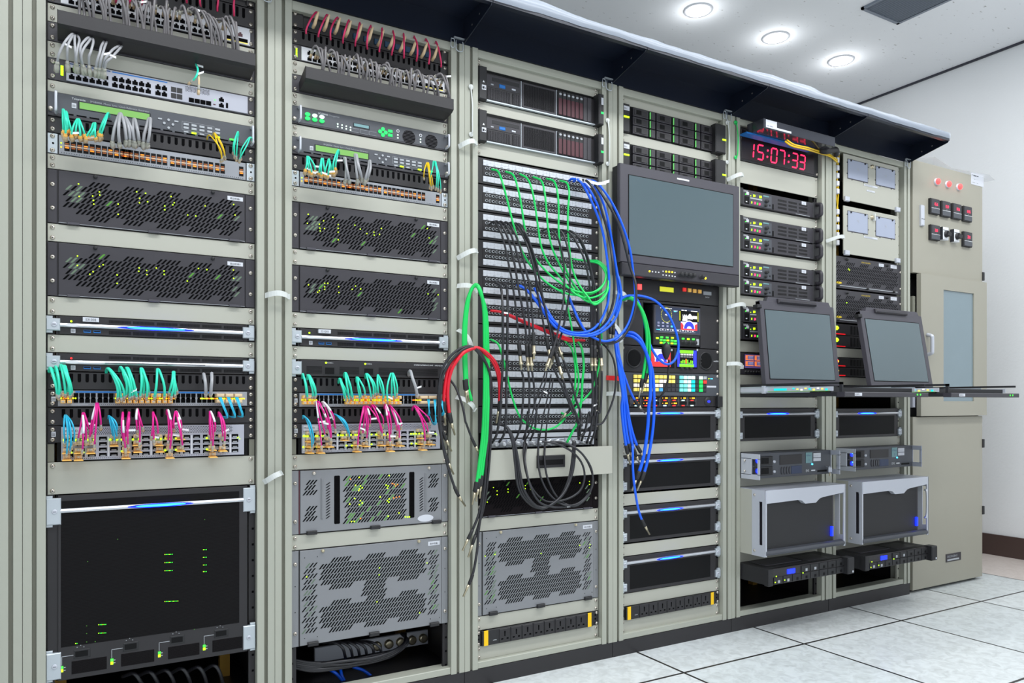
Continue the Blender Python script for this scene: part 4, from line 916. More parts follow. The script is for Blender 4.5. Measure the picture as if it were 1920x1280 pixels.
a, b, c, e = d.R(1318, 1333, 546, 552.5); d.part('maker_plate', MB().box(a, b, -.0028, -.002, c, e, 'print_grey').text('EATOP', (a+b)/2, c-.011, .007, 'print_white', -.0024, 'CENTER'))
# waveform monitor
d = Dev(4, 558.5, 646, 'waveform_monitor', 'black waveform monitor with a colourful multi-view screen in the fourth rack', 'waveform monitor'); h = d.h
C6 = lambda x, y: (1200+x/7.11, 540+y/7.11)
m = MB(); xa = d.x(C6(165, 0)[0]); m.box(.0, .012, .0, .02, 0, h, 'black_steel'); m.cbox(0, xa-.045, -.002, .02, 0, h, 'black_steel', .001); xb = d.x(C6(800, 0)[0]); m.cbox(xb, d.w, -.002, .02, 0, h, 'black_steel', .001); m.box(0, d.w, .1, .15, 0, h, 'deep_black'); m.box(xa-.045, xb, -.002, .02, h-.008, h, 'black_steel'); d.part('faceplate', m)
zb = .052; m = MB(); m.cbox(xa, xb-.004, -.006, .09, .004, h-.012, 'rubber', .003); d.part('monitor_body', m)
sx0, sx1, sz0, sz1 = xa+.008, xb-.012, zb+.004, h-.020
d.part('screen_frame', MB().cbox(sx0-.006, sx1+.006, -.009, -.005, sz0-.006, sz1+.006, 'charcoal_light', .001))
m = MB(); Wd, Hd = sx1-sx0, sz1-sz0; Q = lambda a, b: (sx0+a*Wd, sz0+b*Hd)
def qb(a0, a1, b0, b1, mt, y=-.0098): (p, q), (r, s_) = Q(a0, b0), Q(a1, b1); m.box(p, r, y, -.009, q, s_, mt)
qb(0, 1, 0, 1, 'scr_navy', -.0093); qb(.52, .98, .47, .9, 'deep_black', -.0095)
for k in range(28):
    a = k*math.pi/14; cx_, cz_ = Q(.24, .68); x, z = cx_+.026*math.cos(a), cz_+.028*math.sin(a); m.disc(x, z, .0013, 'scr_yellow', -.0102+.009, 5)
    m.box(x-.0012, x+.0012, -.0102, -.0093, z-.0012, z+.0012, 'scr_yellow')
m.flat([Q(.2, .68), Q(.24, .75), Q(.3, .70), Q(.27, .64)], -.0101, 'scr_white')
for k in range(9): qb(.1+k*.03, .122+k*.03, .935, .96, 'scr_white')
qb(.58, .63, .90, .94, 'scr_white'); qb(.65, .70, .90, .94, 'scr_white'); qb(.80, .95, .90, .925, 'scr_white'); qb(.40, .49, .86, .885, 'scr_lilac'); qb(.41, .46, .835, .86, 'led_cyan')
for k in range(16): qb(.53, .555, .5+k*.024, .517+k*.024, 'scr_yellow'); qb(.955, .975, .5+k*.024, .512+k*.024, 'scr_yellow')
for k in range(40):
    a = .60+k*.0085
    lo, hi = (.49, .56+.2*abs(math.sin(k*1.3))) if k < 13 else (.62-.05*abs(math.sin(k)), .70+.10*math.exp(-((k-20)/4.)**2)) if k < 28 else (.60, .72)
    qb(a, a+.0085, lo, hi, 'scr_white', -.0099)
qb(.565, .945, .15, .46, 'scr_lilac', -.0096)
m.prism([Q(.565, .12), Q(.945, .12), Q(.945, .40), Q(.90, .36), Q(.85, .22), Q(.65, .22), Q(.6, .38), Q(.565, .42)], -.0100, -.009, 'scr_red')
m.prism([(Q(.755, .18)[0]+.030*math.cos(k*math.pi/14), Q(.755, .18)[1]+.032*math.sin(k*math.pi/14)) for k in range(15)], -.0103, -.009, 'scr_white')
m.prism([(Q(.755, .18)[0]+.027*math.cos(k*math.pi/14), Q(.755, .18)[1]+.028*math.sin(k*math.pi/14)) for k in range(15)], -.0106, -.009, 'scr_blue')
m.prism([(Q(.755, .18)[0]+.013*math.cos(k*math.pi/14), Q(.755, .18)[1]+.010*math.sin(k*math.pi/14)) for k in range(15)], -.0109, -.009, 'scr_lilac')
for i in range(4):
    for j in range(2):
        for l in range(2): qb(.04+i*.1, .085+i*.1, .36-j*.12-l*.035, .375-j*.12-l*.035, 'scr_lilac' if (i, j) != (3, 1) else 'led_cyan')
for k in range(7):
    a = .1+k*.115; qb(a, a+.11, .03, .034, 'scr_white'); qb(a, a+.11, .115, .119, 'scr_white'); qb(a, a+.003, .03, .119, 'scr_white'); qb(a+.035, a+.07, .07, .1, 'scr_white')
qb(.02, .09, .07, .09, 'led_cyan')
d.part('screen', m)
m = MB()
for k, (u, v) in enumerate([(215, 668), (273, 655), (345, 660), (415, 665), (265, 692), (311, 697), (355, 699), (409, 702), (454, 705), (265, 729), (311, 732), (356, 736), (409, 738), (453, 741), (558, 675), (627, 680), (694, 682)]):
    x, z = d.p(*C6(u, v)); m.cbox(x-.006, x+.006, -.009, -.006, z-.003, z+.003, 'led_green' if k % 3 else 'led_lime', .001)
d.part('lit_button', m)
for u, v in ((563, 725), (630, 730), (697, 733)): x, z = d.p(*C6(u, v)); d.part('knob', MB().lathe(x, z, [(.009, -.006), (.008, -.02), (.006, -.022)], 'rubber', 12))
x, z = d.p(*C6(751, 722)); d.part('usb_cover', MB().cbox(x-.008, x+.006, -.009, -.006, z-.012, z+.012, 'print_grey', .001))
screws(d.root, [(d.w-.009, h*.15), (d.w-.009, h*.66), (.009, h*.15)], -.002)
# audio monitor
d = Dev(4, 646.5, 696.5, 'audio_monitor', 'black audio monitor with two speakers and two small bright screens in the fourth rack', 'audio monitor'); h = d.h
d.part('faceplate', MB().box(.018, d.w-.018, .001, .2, 0, h, 'deep_black').cbox(0, d.w, -.002, .002, 0, h, 'black_steel', .001))
for u in (1188, 1323):
    x = d.x(u); m = MB(); m.lathe(x, h*.52, [(.036, -.002), (.036, -.005), (.032, -.005), (.031, -.0025), (.010, -.0022)], 'rubber', 28); m.disc(x, h*.52, .030, 'deep_black', -.0036, 28); d.part('speaker', m)
def pic(m, x0, x1, z0, z1):
    Wd, Hd = x1-x0, z1-z0; Q = lambda a, b: (x0+a*Wd, z0+b*Hd)
    m.box(x0, x1, -.004, -.003, z0, z1, 'scr_lilac'); m.prism([Q(0, 0), Q(1, 0), Q(1, .85), Q(.88, .7), Q(.8, .35), Q(.2, .35), Q(.1, .7), Q(0, .9)], -.0044, -.003, 'scr_red')
    cx_, cz_ = Q(.5, .28); m.prism([(cx_+Wd*.33*math.cos(k*math.pi/14), cz_+Hd*.52*math.sin(k*math.pi/14)) for k in range(15)], -.0048, -.003, 'scr_white'); m.prism([(cx_+Wd*.29*math.cos(k*math.pi/14), cz_+Hd*.46*math.sin(k*math.pi/14)) for k in range(15)], -.0052, -.003, 'scr_blue'); m.prism([(cx_+Wd*.14*math.cos(k*math.pi/14), cz_+Hd*.16*math.sin(k*math.pi/14)) for k in range(15)], -.0055, -.003, 'scr_lilac')
a, b = d.x(1220), d.x(1256); m = MB(); m.box(a-.004, b+.02, -.003, -.002, .018, h-.004, 'deep_black'); pic(m, a, b, .022, h-.008); d.part('screen', m)
a, b = d.x(1269), d.x(1305); z0, z1 = .024, h-.008; m = MB(); m.box(a-.004, b+.004, -.003, -.002, z0-.006, z1+.004, 'deep_black'); m.box(a, b, -.0036, -.003, z0, z1, 'scr_blue'); ww = b-a
m.box(a+ww*.12, b-ww*.18, -.0042, -.003, z0+.012, z1-.012, 'deep_black'); m.box(a+ww*.12, b-ww*.18, -.0044, -.003, z1-.012, z1, 'scr_green'); m.box(a+ww*.1, b-ww*.16, -.0044, -.003, z0, z0+.011, 'scr_green')
for k in range(8):
    x = a+ww*(.16+k*.083); m.box(x, x+ww*.05, -.0046, -.003, z1-.020, z1-.014, 'scr_white'); m.box(x, x+ww*.05, -.0046, -.003, z1-.028, z1-.024, 'print_grey')
    hh = [.010, .014, .013, .018, .015, .004, .013, .012][k]; m.box(x, x+ww*.055, -.0046, -.003, z0+.013, z0+.013+hh, 'led_orange' if k == 3 else 'scr_green')
d.part('screen', m)
for u in (1277, 1286, 1294): x, z = d.p(u, 691); d.part('knob', MB().lathe(x, max(z, .009), [(.0055, -.002), (.005, -.010), (.004, -.011)], 'rubber', 10))
m = MB()
for k in range(4): m.lathe(d.x(1313), .03+k*.013, [(.0035, -.002), (.003, -.006)], 'rubber', 8)
d.part('side_button', m)
m = MB(); x, z = d.p(1341, 676.5); m.text('wohler', x-.012, z-.004, .010, 'print_white', -.0028)
for u in (1258.5, 1306.5): x, z = d.p(u, 656); m.box(x-.004, x+.004, -.0035, -.002, z-.004, z+.004, 'print_grey')
d.part('badge', m); screws(d.root, [(d.w-.009, .01), (d.w-.009, h-.01), (.009, h-.01)], -.002)
# key panel
d = Dev(4, 697, 742, 'router_key_panel', 'slate router panel with rows of lit yellow, white, cyan and green keys', 'key panel'); h = d.h
C8 = lambda x, y: (1180+x/10.667, 690+y/10.667)
m = MB(); m.box(.018, d.w-.018, .001, .2, 0, h, 'deep_black'); m.cbox(0, d.w, -.002, .002, 0, h, 'dark_slate', .001)
a, b = d.x(C8(60, 0)[0]), d.x(C8(1530, 0)[0]); m.box(a, b, -.0028, -.002, h*.17, h*.92, 'ink'); m.box(d.x(C8(1540, 0)[0]), d.x(C8(1725, 0)[0]), -.003, -.002, h*.40, h*.48, 'label_white'); d.part('faceplate', m)
rows = ['yyyyyyyyyyo', 'yyyyyywwyyo', 'wwwwwwwoooo', 'yyyyyyboooo']
right = ['ciiBo', 'ciitoo'[:5], 'ccito', 'ccito']; far = ['Gs', 'gr', 'go', 'go']
cm = {'y': 'key_yellow', 'w': 'key_white', 'o': 'charcoal', 'b': 'key_blue', 'c': 'key_cyan', 'i': 'key_ice', 'B': 'key_bright', 't': 'key_teal', 'G': 'key_bright', 'g': 'key_green', 'r': 'key_red', 's': 'print_grey'}
def keys(x0, pxw, rows_):
    for j, r in enumerate(rows_):
        for i, c in enumerate(r):
            x = x0+i*pxw; zc = h*(.83-.187*j); d.part('key', MB().cbox(x, x+.0155, -.0085 if c != 'o' else -.005, -.002, zc-.0062, zc+.0062, cm[c], .0012))
xl = d.x(C8(72, 0)[0]); pw = (d.x(C8(830, 0)[0])-xl)/9
keys(xl, pw, rows); xr = d.x(C8(990, 0)[0]); pr = (d.x(C8(1230, 0)[0])-xr)/3; keys(xr, pr, right); xf = d.x(C8(1385, 0)[0]); keys(xf, d.x(C8(1465, 0)[0])-xf, far)
m = MB(); x = d.x(C8(1580, 0)[0]); m.disc(x, h*.80, .0022, 'led_lime', -.004, 6); m.disc(x+.011, h*.80, .0018, 'led_cyan', -.004, 6); m.disc(x+.018, h*.80, .0018, 'led_cyan', -.004, 6); d.part('status_led', m)
screws(d.root, [(d.w-.009, .008), (d.w-.009, h-.008)], -.002)
# intercom panel with gooseneck
d = Dev(4, 742, 762.8, 'intercom_panel', 'dark intercom panel with small orange displays in the fourth rack', 'intercom panel'); h = d.h
m = MB(); m.box(.018, d.w-.018, .001, .2, 0, h, 'deep_black'); m.cbox(0, d.w, -.006, .002, 0, h, 'black_steel', .001); m.cbox(d.w-.022, d.w+.004, -.02, .0, -.001, h+.001, 'rubber', .003)
for k in range(8): x = .045+k*.0465; m.box(x-.003, x-.0025, -.0064, -.006, .004, h-.004, 'print_grey')
d.part('faceplate', m)
for k in range(7):
    for j in range(2):
        x = .056+k*.0465; z = h*(.62 if j else .12); m = MB(); m.box(x-.004, x+.032, -.0068, -.006, z+.003, z+.0145, 'deep_black')
        if (k, j) not in ((5, 0), (6, 0), (2, 0)): m.box(x+.010+(k % 2)*.003, x+.026, -.0074, -.0068, z+.006, z+.011, 'led_amber'); m.box(x, x+.003, -.0074, -.0068, z+.007, z+.010, 'led_amber')
        d.part('name_display', m); d.part('talk_key', MB().cbox(x+.004, x+.018, -.010, -.006, z-.003, z+.0015, 'key_red' if (k+j) % 3 else 'key_ice', .0008))
x = d.x(1325); d.part('rotary_knob', MB().lathe(x, h*.5, [(.017, -.006), (.016, -.011), (.011, -.0115)], 'rubber', 20)); d.part('knob_light', MB().prism([(x+.0085*math.cos(q*.5236), h*.5+.0055*math.sin(q*.5236)) for q in range(12)], -.0125, -.0114, 'scr_blue'))
x = d.x(1182); d.part('round_jack', MB().lathe(x, h*.5, [(.011, -.006), (.011, -.009), (.008, -.010)], 'charcoal_light', 16))
t = empty('gooseneck_microphone', P(1229, 748, .0), 'black gooseneck microphone with foam tip rising from the intercom panel', 'microphone'); o0 = t.location
pts = cr([P(1229, 748, .0), P(1240, 741, -.03), P(1250, 722, -.045), (P(1253, 700, -.05)), P(1254.5, 674, -.05)])
MB().tube([p-o0 for p in pts], .0042, 'rubber', 8).build('neck', t); pc = P(1249, 658, -.05)-o0
m = MB(); q = [Vector((pc.x, pc.y, pc.z-.032+.064*k/10)) for k in range(11)]; m.tube(q, [.005, .008, .011, .0135, .0155, .0168, .017, .0165, .0145, .010, .003], 'rubber', 14); m.build('foam_windscreen', t)

# ================================================================ fifth rack
d = Dev(5, 236.5, 299.5, 'digital_clock', 'black digital clock with red glowing digits reading 15:07:33', 'clock'); h = d.h
d.part('case', MB().box(.018, d.w-.018, .001, .2, 0, h, 'deep_black').cbox(0, d.w, -.003, .002, 0, h, 'rubber', .001).cbox(.022, d.w-.028, -.0045, -.002, .008, h-.008, 'clock_face', .001))
seg = {'0': 'abcdef', '1': 'bc', '3': 'abcdg', '5': 'acdfg', '7': 'abc'}
def digit(m, ch, x, z, w, hh, t, mt, y, sl=.10):
    S_ = lambda a, b: (x+a+b*sl, z+b)
    H2 = hh/2; P_ = {'a': ((0, hh), (w, hh)), 'b': ((w, H2), (w, hh)), 'c': ((w, 0), (w, H2)), 'd': ((0, 0), (w, 0)), 'e': ((0, 0), (0, H2)), 'f': ((0, H2), (0, hh)), 'g': ((0, H2), (w, H2))}
    for s_ in seg[ch]:
        (a0, b0), (a1, b1) = P_[s_]
        g = t*.35
        if b0 == b1: q = [(a0+g, b0), (a0+g+t/2, b0+t/2), (a1-g-t/2, b0+t/2), (a1-g, b0), (a1-g-t/2, b0-t/2), (a0+g+t/2, b0-t/2)]
        else: q = [(a0, b0+g), (a0+t/2, b0+g+t/2), (a0+t/2, b1-g-t/2), (a0, b1-g), (a0-t/2, b1-g-t/2), (a0-t/2, b0+g+t/2)]
        q = [S_(*k) for k in q]; m.prism(q[::-1], y, y+.001, mt)
CK = lambda x, y: (1360+x/5.333, 180+y/5.333)
zd = .020; hd = .060; wdg = .037
for ch, u in (('1', 210), ('5', 308), ('0', 444), ('7', 522), ('3', 652), ('3', 727)):
    x = d.x(CK(u, 0)[0]); m = MB(); digit(m, ch, x, zd, wdg*.92, hd, .0056, 'seg_red', -.0062); d.part('digit', m)
for u in (413, 625):
    x = d.x(CK(u, 0)[0]); d.part('colon', MB().disc(x-.002, zd+hd*.3, .0042, 'seg_red', -.0065, 10).disc(x+.001, zd+hd*.75, .0042, 'seg_red', -.0065, 10))
screws(d.root, [(.007, .01), (.007, h-.01), (d.w-.008, .012), (d.w-.008, h-.012)], -.003)
# slanted tray above the clock
YB = -.10; A = P(1432, 240, YB); B = P(1566, 268, YB); Lb = B.x-A.x; Hb = P(1432, 221, YB).z-A.z
t = empty('patch_box', A, 'slim grey patch box sticking out above the red clock, white label on its front', 'patch box')
MB().cbox(0, Lb, 0, .085, 0, Hb, 'gloss_slate', .001).build('case', t)
m = MB(); m.box(.012, .075, -.0008, 0, .006, Hb-.003, 'label_white'); m.box(.075, .16, -.0008, 0, .006, .014, 'label_white'); m.text('▪▪ ▪▪▪', .016, .010, .012, 'ink_blue', -.0012); m.build('front_label', t)
MB().box(-.03, Lb-.06, .06, .095, -.007, -.0006, 'blue_paint').build('blue_underside', t)
for i, (a, b) in enumerate(((1475, 1538), (1472, 1536))):
    pts = cr([P(a, 262+i*3, -.08), P(a+14, 271+i*3, -.10), P(a+40, 277+i*3, -.08), P(b, 284+i*3, -.03), P(1556, 290+i*3, -.02), P(1570, 300+i*4, -.0)])
    c = empty('fibre_cable', pts[0], 'yellow fibre cable draped from the patch box to the sixth rack, %s strand' % ('upper', 'lower')[i], 'cable', 'yellow fibre strands beside the clock'); MB().tube([p-pts[0] for p in pts], .0035, 'cable_yellow', 7).build('jacket', c)
c = tag(MB().tube(cr([P(1536, 280, -.03), P(1548, 283, -.05), P(1566, 281, -.04), P(1568, 292, -.03)]), [.012]*2+[.014]*14+[.012]*3, 'rubber', 10).build('cable_sleeve'), 'black cable sleeve at the corner between the clock and the sixth rack', 'cable sleeve')
# recorders
def recorder(n, yt, yb, label, first=None):
    if first is not None: return dup(first, (XL(n), .02, zt(n, yt)-.0006-.0665), label)
    d = Dev(n, yt, yb, 'media_recorder', label, 'recorder', 'black recorders with small lit meters'); d.z0 = d.z1-.0665; d.h = .0665; d.root.location.z = d.z0; h = d.h
    m = MB(); m.box(.018, d.w-.018, .001, .35, 0, h, 'rubber'); m.cbox(.012, d.w-.01, -.012, .002, .001, h-.001, 'charcoal', .0015); m.text('SONY', .024, h-.011, .0095, 'print_white', -.0124); d.part('chassis', m)
    C = lambda x: d.x(1385+x/12)
    m = MB(); m.cbox(.0, .016, -.02, .0, -.001, h+.001, 'rubber', .002); d.part('side_handle', m)
    m = MB(); m.cbox(d.w-.046, d.w+.001, -.014, .0, 0, h+.002, 'rubber', .003); m.tube(cr([(d.w-.022, -.014, .008), (d.w-.022, -.034, .012), (d.w-.022, -.036, .03), (d.w-.022, -.034, h-.012), (d.w-.022, -.014, h-.006)], 4), .009, 'charcoal', 10); d.part('side_handle', m)
    x0, x1 = .03, .058; d.part('card_slot', MB().cbox(x0, x1, -.0135, -.012, .008, h*.58, 'deep_black', .001).box(x0+.006, x0+.014, -.0142, -.0135, .014, .018, 'print_white'))
    m = MB(); m.cbox(.058, .176, -.013, -.012, .006, h-.012, 'charcoal_light', .0006); m.cbox(.136, .190, -.0135, -.012, .005, h-.010, 'dark_slate', .0006); m.cbox(.061, .132, -.0142, -.012, .031, .0365, 'print_grey', .0003); m.cbox(.138, .172, -.0146, -.013, h-.017, h-.011, 'lcd_blue', .0004); d.part('control_panel', m)
    m = MB()
    for x, w_, z, hh, c in ((.078, .014, .041, .011, 'led_lime'), (.114, .016, .0405, .012, 'led_lime'), (.068, .005, .012, .010, 'led_lime'), (.084, .011, .011, .012, 'led_pink'), (.101, .006, .011, .010, 'led_green'), (.112, .010, .010, .012, 'led_pink'), (.062, .004, .041, .004, 'led_lime'), (.033, .005, .044, .004, 'led_green')):
        m.box(x+w_*.12, x+w_*.42, -.0148, -.013, z, z+hh*.8, c); m.box(x+w_*.55, x+w_*.88, -.0148, -.013, z+hh*.1, z+hh*.8, c)
    d.part('level_meter', m)
    m = MB(); m.box(.04, .055, -.0128, -.012, .045, .057, 'label_white'); d.part('number_sticker', m)
    for x, z in ((.152, .032), (.160, .033), (.15, .014)): d.part('knob', MB().lathe(x, z, [(.0068, -.0125), (.006, -.022), (.004, -.023)], 'rubber', 12))
    m = MB(); m.lathe(.178, .018, [(.004, -.013), (.004, -.015)], 'ink', 10); m.box(.196, .202, -.0135, -.012, .004, .026, 'deep_black'); d.part('headphone_jack', m)
    m = MB()
    for i in range(3):
        for j in range(3):
            x = .228+i*.066; z = .012+j*.0155; m.cbox(x, x+.0265, -.0122, -.0115, z, z+.0095, 'black_steel', .0004); m.cbox(x+.029, x+.055, -.0122, -.0115, z, z+.0095, 'black_steel', .0004)
            for q in range(4): m.box(x+.001, x+.054, -.0126, -.0122, z+.001+q*.0022, z+.0018+q*.0022, 'deep_black')
    d.part('vent_grille', m)
    d.part('name_sticker', MB().box(.378, .406, -.0130, -.012, h-.018, h-.004, 'label_white').text('XD', .384, h-.0155, .010, 'print_grey', -.0134)); m = MB(); m.box(.34, .43, -.0128, -.012, .0025, .0045, 'print_grey'); d.part('trim_line', m)
    return d.root
rec = recorder(5, 353.2, 384, 'topmost black recorder in the fifth rack, alone between blank panels, below a dark gap')
for a in [(5, 404.7, 436, 'upper recorder of the pair level with the lower part of the big monitor screen'), (5, 436.4, 468, 'lower recorder of the pair level with the lower part of the big monitor screen'),
          (5, 489, 520.5, 'upper recorder of the pair just above the fold-up screen'), (5, 520.6, 552, 'lower recorder of the pair, its right end touching the top of the fold-up screen'),
          (5, 573, 604.5, 'upper of the two recorders mostly hidden behind the fold-up screen'), (5, 604.8, 637, 'lower of the two recorders mostly hidden behind the fold-up screen')]: recorder(*a, rec)
d = Dev(5, 660, 701, 'rack_display', 'small unit with an orange and purple screen, half hidden by the fold-up screen', 'display unit'); h = d.h
d.part('faceplate', MB().box(.018, d.w-.018, .001, .2, 0, h, 'deep_black').cbox(0, d.w, -.004, .002, 0, h, 'charcoal', .001)); a, b = d.x(1394.5), d.x(1430)
m = MB(); m.box(a-.003, b+.003, -.005, -.004, .022, h-.004, 'deep_black'); m.box(a, b, -.0056, -.005, .025, h-.007, 'scr_purple'); ww = (b-a)
for i in range(2):
    for j in range(2):
        x, z = a+ww*(.04+.48*i), .034+j*.024; m.box(x, x+ww*.42, -.0062, -.0056, z, z+.0015, 'led_orange'); m.box(x, x+ww*.42, -.0062, -.0056, z+.018, z+.0195, 'led_orange')
        for k in range(3): m.box(x, x+ww*.10, -.0066, -.0056, z+.003+k*.005, z+.006+k*.005, 'led_orange'); m.box(x+ww*.14, x+ww*.4, -.0064, -.0056, z+.004+k*.005, z+.0055+k*.005, 'scr_lilac')
d.part('screen', m)
for k in range(6): d.part('knob', MB().lathe(a+.006+k*.016, .010, [(.0055, -.004), (.005, -.010), (.004, -.0105)], 'rubber', 10))
# pulled-out consoles
def console(n, label, yf, yh, ytop, ztop, xs=0.):
    x0 = XL(n); w = .492; zb = .949; t = empty('console_drawer', (x0, 0, zb), label, 'console drawer', 'pulled-out keyboard drawers with fold-up screens')
    m = MB(); m.cbox(0, w, .018, .3, 0, .044, 'rubber', .001)
    for sx in (0, w-.006): m.box(sx, sx+.006, yf+.02, .02, .002, .012, 'black_steel')
    m.build('chassis', t)
    for sx, sg in ((.0, -1), (w-.004, 1)):
        m = MB(); m.box(sx, sx+.004, yf+.14, .02, .012, .038, 'zinc'); m.box(sx-.002*(sg < 0), sx+.004+.002*(sg > 0), yf+.04, .0, .017, .033, 'light_silver')
        if sg < 0:
            for k in range(9): y = yf+.06+k*.018; m.box(-.0032, -.002, y, y+.009, .019+(k % 3)*.003, .026+(k % 3)*.002, ('key_teal', 'key_yellow', 'key_white', 'key_yellow')[k % 4])
            m.box(-.0034, -.002, yf+.24, yf+.30, .021, .029, 'key_teal'); m.box(-.003, -.002, yf+.05, yf+.33, .0165, .0185, 'lcd_off'); m.box(-.012, 0, yf+.34, yf+.352, .010, .040, 'light_silver')
            pass
        m.build('slide_rail', t)
    MB().box(.004, w-.004, yf+.02, 0, .002, .008, 'rubber').box(.004, w-.004, yf+.05, yf+.056, .008, .030, 'rubber').build('keyboard_tray', t)
    m = MB()
    for r in range(5):
        for k in range(15): m.box(.03+k*.028, .055+k*.028, yf+.075+r*.026, yf+.097+r*.026, .008, .015, 'charcoal')
    o = m.build('keyboard', t)
    m = MB(); m.cbox(-.004, w+.004, yf-.012, yf+.02, -.004, .013, 'charcoal', .002); m.box(.05, .09, yf-.0126, yf-.012, -.001, .010, 'label_white'); m.text('KVM 1', .053, .001, .009, 'ink', yf-.013); m.build('front_rail', t)
    MB().disc(0, 0, .003, 'led_green', -.001, 8).build('status_led', t, (w-.07, yf-.0124, .005)); MB().disc(0, 0, .003, 'led_green', -.001, 8).build('status_led', t, (w-.05, yf-.0124, .005))
    MB().box(-.003, .004, yf+.0, .018, .040, .048, 'rubber').box(-.003, .004, yf+.0, .018, -.002, .006, 'rubber').box(-.003, .004, yf, yf+.012, -.002, .048, 'rubber').build('rail_cover', t); MB().box(w-.004, w, yf+.0, .018, .038, .046, 'rubber').build('rail_cover', t)
    # fold-up screen, a thing of its own movement but hinged: part of the drawer
    hz = .045; L = math.hypot(ztop-zb-hz, ytop-yh); a = math.atan2(ytop-yh, ztop-zb-hz)
    s = bpy.data.objects.new('fold_up_screen', None); COL.objects.link(s); s.parent = t; s.location = (.018, yh, hz); s.rotation_euler = (-a, 0, 0); sw = .452
    m = MB(); m.cbox(0, sw, 0, .022, 0, L-.018, 'charcoal_light', .002); m.prism([(-.0, L-.05), (sw, L-.05), (sw, L-.022), (sw-.02, L-.018), (sw-.03, L), (.05, L), (.04, L-.018), (-.0, L-.022)], .001, .021, 'charcoal_light'); m.build('screen_bezel', s)
    MB().box(.022, sw-.03, -.0008, 0, .022, L-.052, 'deep_black').box(.025, sw-.033, -.0016, -.0008, .025, L-.055, 'screen_glass').build('screen_glass', s)
    MB().cbox(.10, sw-.12, -.012, .002, L-.024, L-.006, 'charcoal', .005).build('screen_handle', s)
    MB().cbox(-.018, .006, -.004, .02, L-.05, L-.035, 'rubber', .002).build('screen_latch', s)
    MB().tube([(.01, .01, -.004), (.06, .01, -.004)], .008, 'rubber', 10).tube([(sw-.06, .01, -.004), (sw-.01, .01, -.004)], .008, 'rubber', 10).build('hinge', s)
    return t
console(5, 'pulled-out console drawer with fold-up screen in the fifth rack, coloured parts along its rail', -.47, -.115, -.08, 1.349)
console(6, 'pulled-out console drawer with fold-up screen in the sixth rack, reaching furthest right', -.50, -.160, -.10, 1.343)
# handled grey servers
def replay(n, yt, yb, label, yf, key):
    x0 = XL(n); z1, z0 = zt(n, yt), zt(n, yb)+.0; h = z1-z0; w = .486; t = empty('replay_server', (x0, yf, z0), label, 'server', 'grey servers with silver handles and blue lights')
    m = MB(); m.box(.0, w, .004, .30, 0, h, 'dark_slate'); m.cbox(.0, w, 0, .006, 0, h, 'dark_slate', .001); m.build('chassis', t)
    for sx, sg in ((.0, 1), (w, -1)):
        m = MB(); L = .052 if sg > 0 else .04; y0, y1 = -.0, .048
        # bracket plate seen on the side, with a finger hole
        xx = sx-.003 if sg > 0 else sx
        for a0, a1, b0, b1 in ((-.045, .05, 0, .02), (-.045, .05, h-.02, h), (-.045, -.034, .018, h-.018), (-.002, .05, .018, h-.018)): m.box(xx, xx+.003, a0, a1, b0, b1, 'light_silver')
        m.build('handle_plate', t)
    screws(t, [(-.0045, h*.3), (-.0045, h*.72)], .03)
    for k in range(2):
        z = .012+k*(h-.02)/2; m = MB(); m.cbox(.012, .118, -.006, 0, z, z+(h-.03)/2, 'rubber', .001)
        for q in range(9): m.box(.05+q*.005, .053+q*.005, -.0066, -.006, z+.006, z+.03, 'deep_black')
        m.build('drive_drawer', t); m = MB(); m.disc(.028, z+.02, .0095, 'led_blue', -.0085, 14); m.disc(.030, z+.025, .002, 'led_cyan', -.0095, 6); m.build('blue_light', t)
        MB().lathe(.132, z+.012, [(.006, 0), (.006, -.004), (.004, -.005)], 'light_silver', 12).build('lock', t)
    m = MB(); m.cbox(.165, .30, -.002, 0, h*.5, h-.012, 'black_steel', .0006); m.build('display_window', t)
    m = MB(); m.cbox(.235, .30, -.0016, 0, .010, h*.42, 'scr_navy', .0006); m.build('keypad_window', t)
    m = MB()
    for k in range(4): m.prism([(.178+k*.016+.0065*math.cos(q*.5236), .026+.016*math.sin(q*.5236)) for q in range(12)], -.0022, 0, 'charcoal'); m.prism([(.178+k*.016+.0045*math.cos(q*.5236), .026+.013*math.sin(q*.5236)) for q in range(12)], -.0026, 0, 'dark_slate')
    m.build('oval_button', t)
    m = MB(); m.box(.325, .365, -.0016, 0, h-.05, h-.006, 'lcd_blue'); m.text('XTVia-1' if key else 'XTVia-2', .327, h-.022, .0095, 'ink_blue', -.002); m.text('1' if key else '2', .341, h-.042, .014, 'ink_blue', -.002); m.build('sticker', t); MB().box(.373, .42, -.0016, 0, h-.028, h-.010, 'label_white').text('EVS XT', .376, h-.024, .009, 'print_grey', -.002).build('sticker', t); MB().box(.373, .42, -.0016, 0, h-.044, h-.031, 'label_white').build('sticker', t)
    m = MB(); m.text('EVS', .325, .014, .014, 'print_white', -.0006); m.box(.36, .385, -.0008, 0, .016, .021, 'print_white'); m.box(.40, .46, -.0012, 0, .01, .018, 'deep_black'); m.build('badge', t)
    MB().disc(.365, .045, .0035, 'led_cyan', -.003, 8).build('status_led', t)
    if key: MB().box(.452, .456, -.02, 0, .03, .034, 'silver').cbox(.444, .466, -.024, -.02, .008, .03, 'light_silver', .002).box(.45, .454, -.023, -.02, -.008, .008, 'brass').build('hanging_key', t)
replay(5, 848.5, 895, 'grey server with silver handles, blue lights and hanging keys in the fifth rack', -.055, True)
replay(6, 839, 880, 'grey server with silver handles and blue lights but no keys, in the sixth rack', -.05, False)
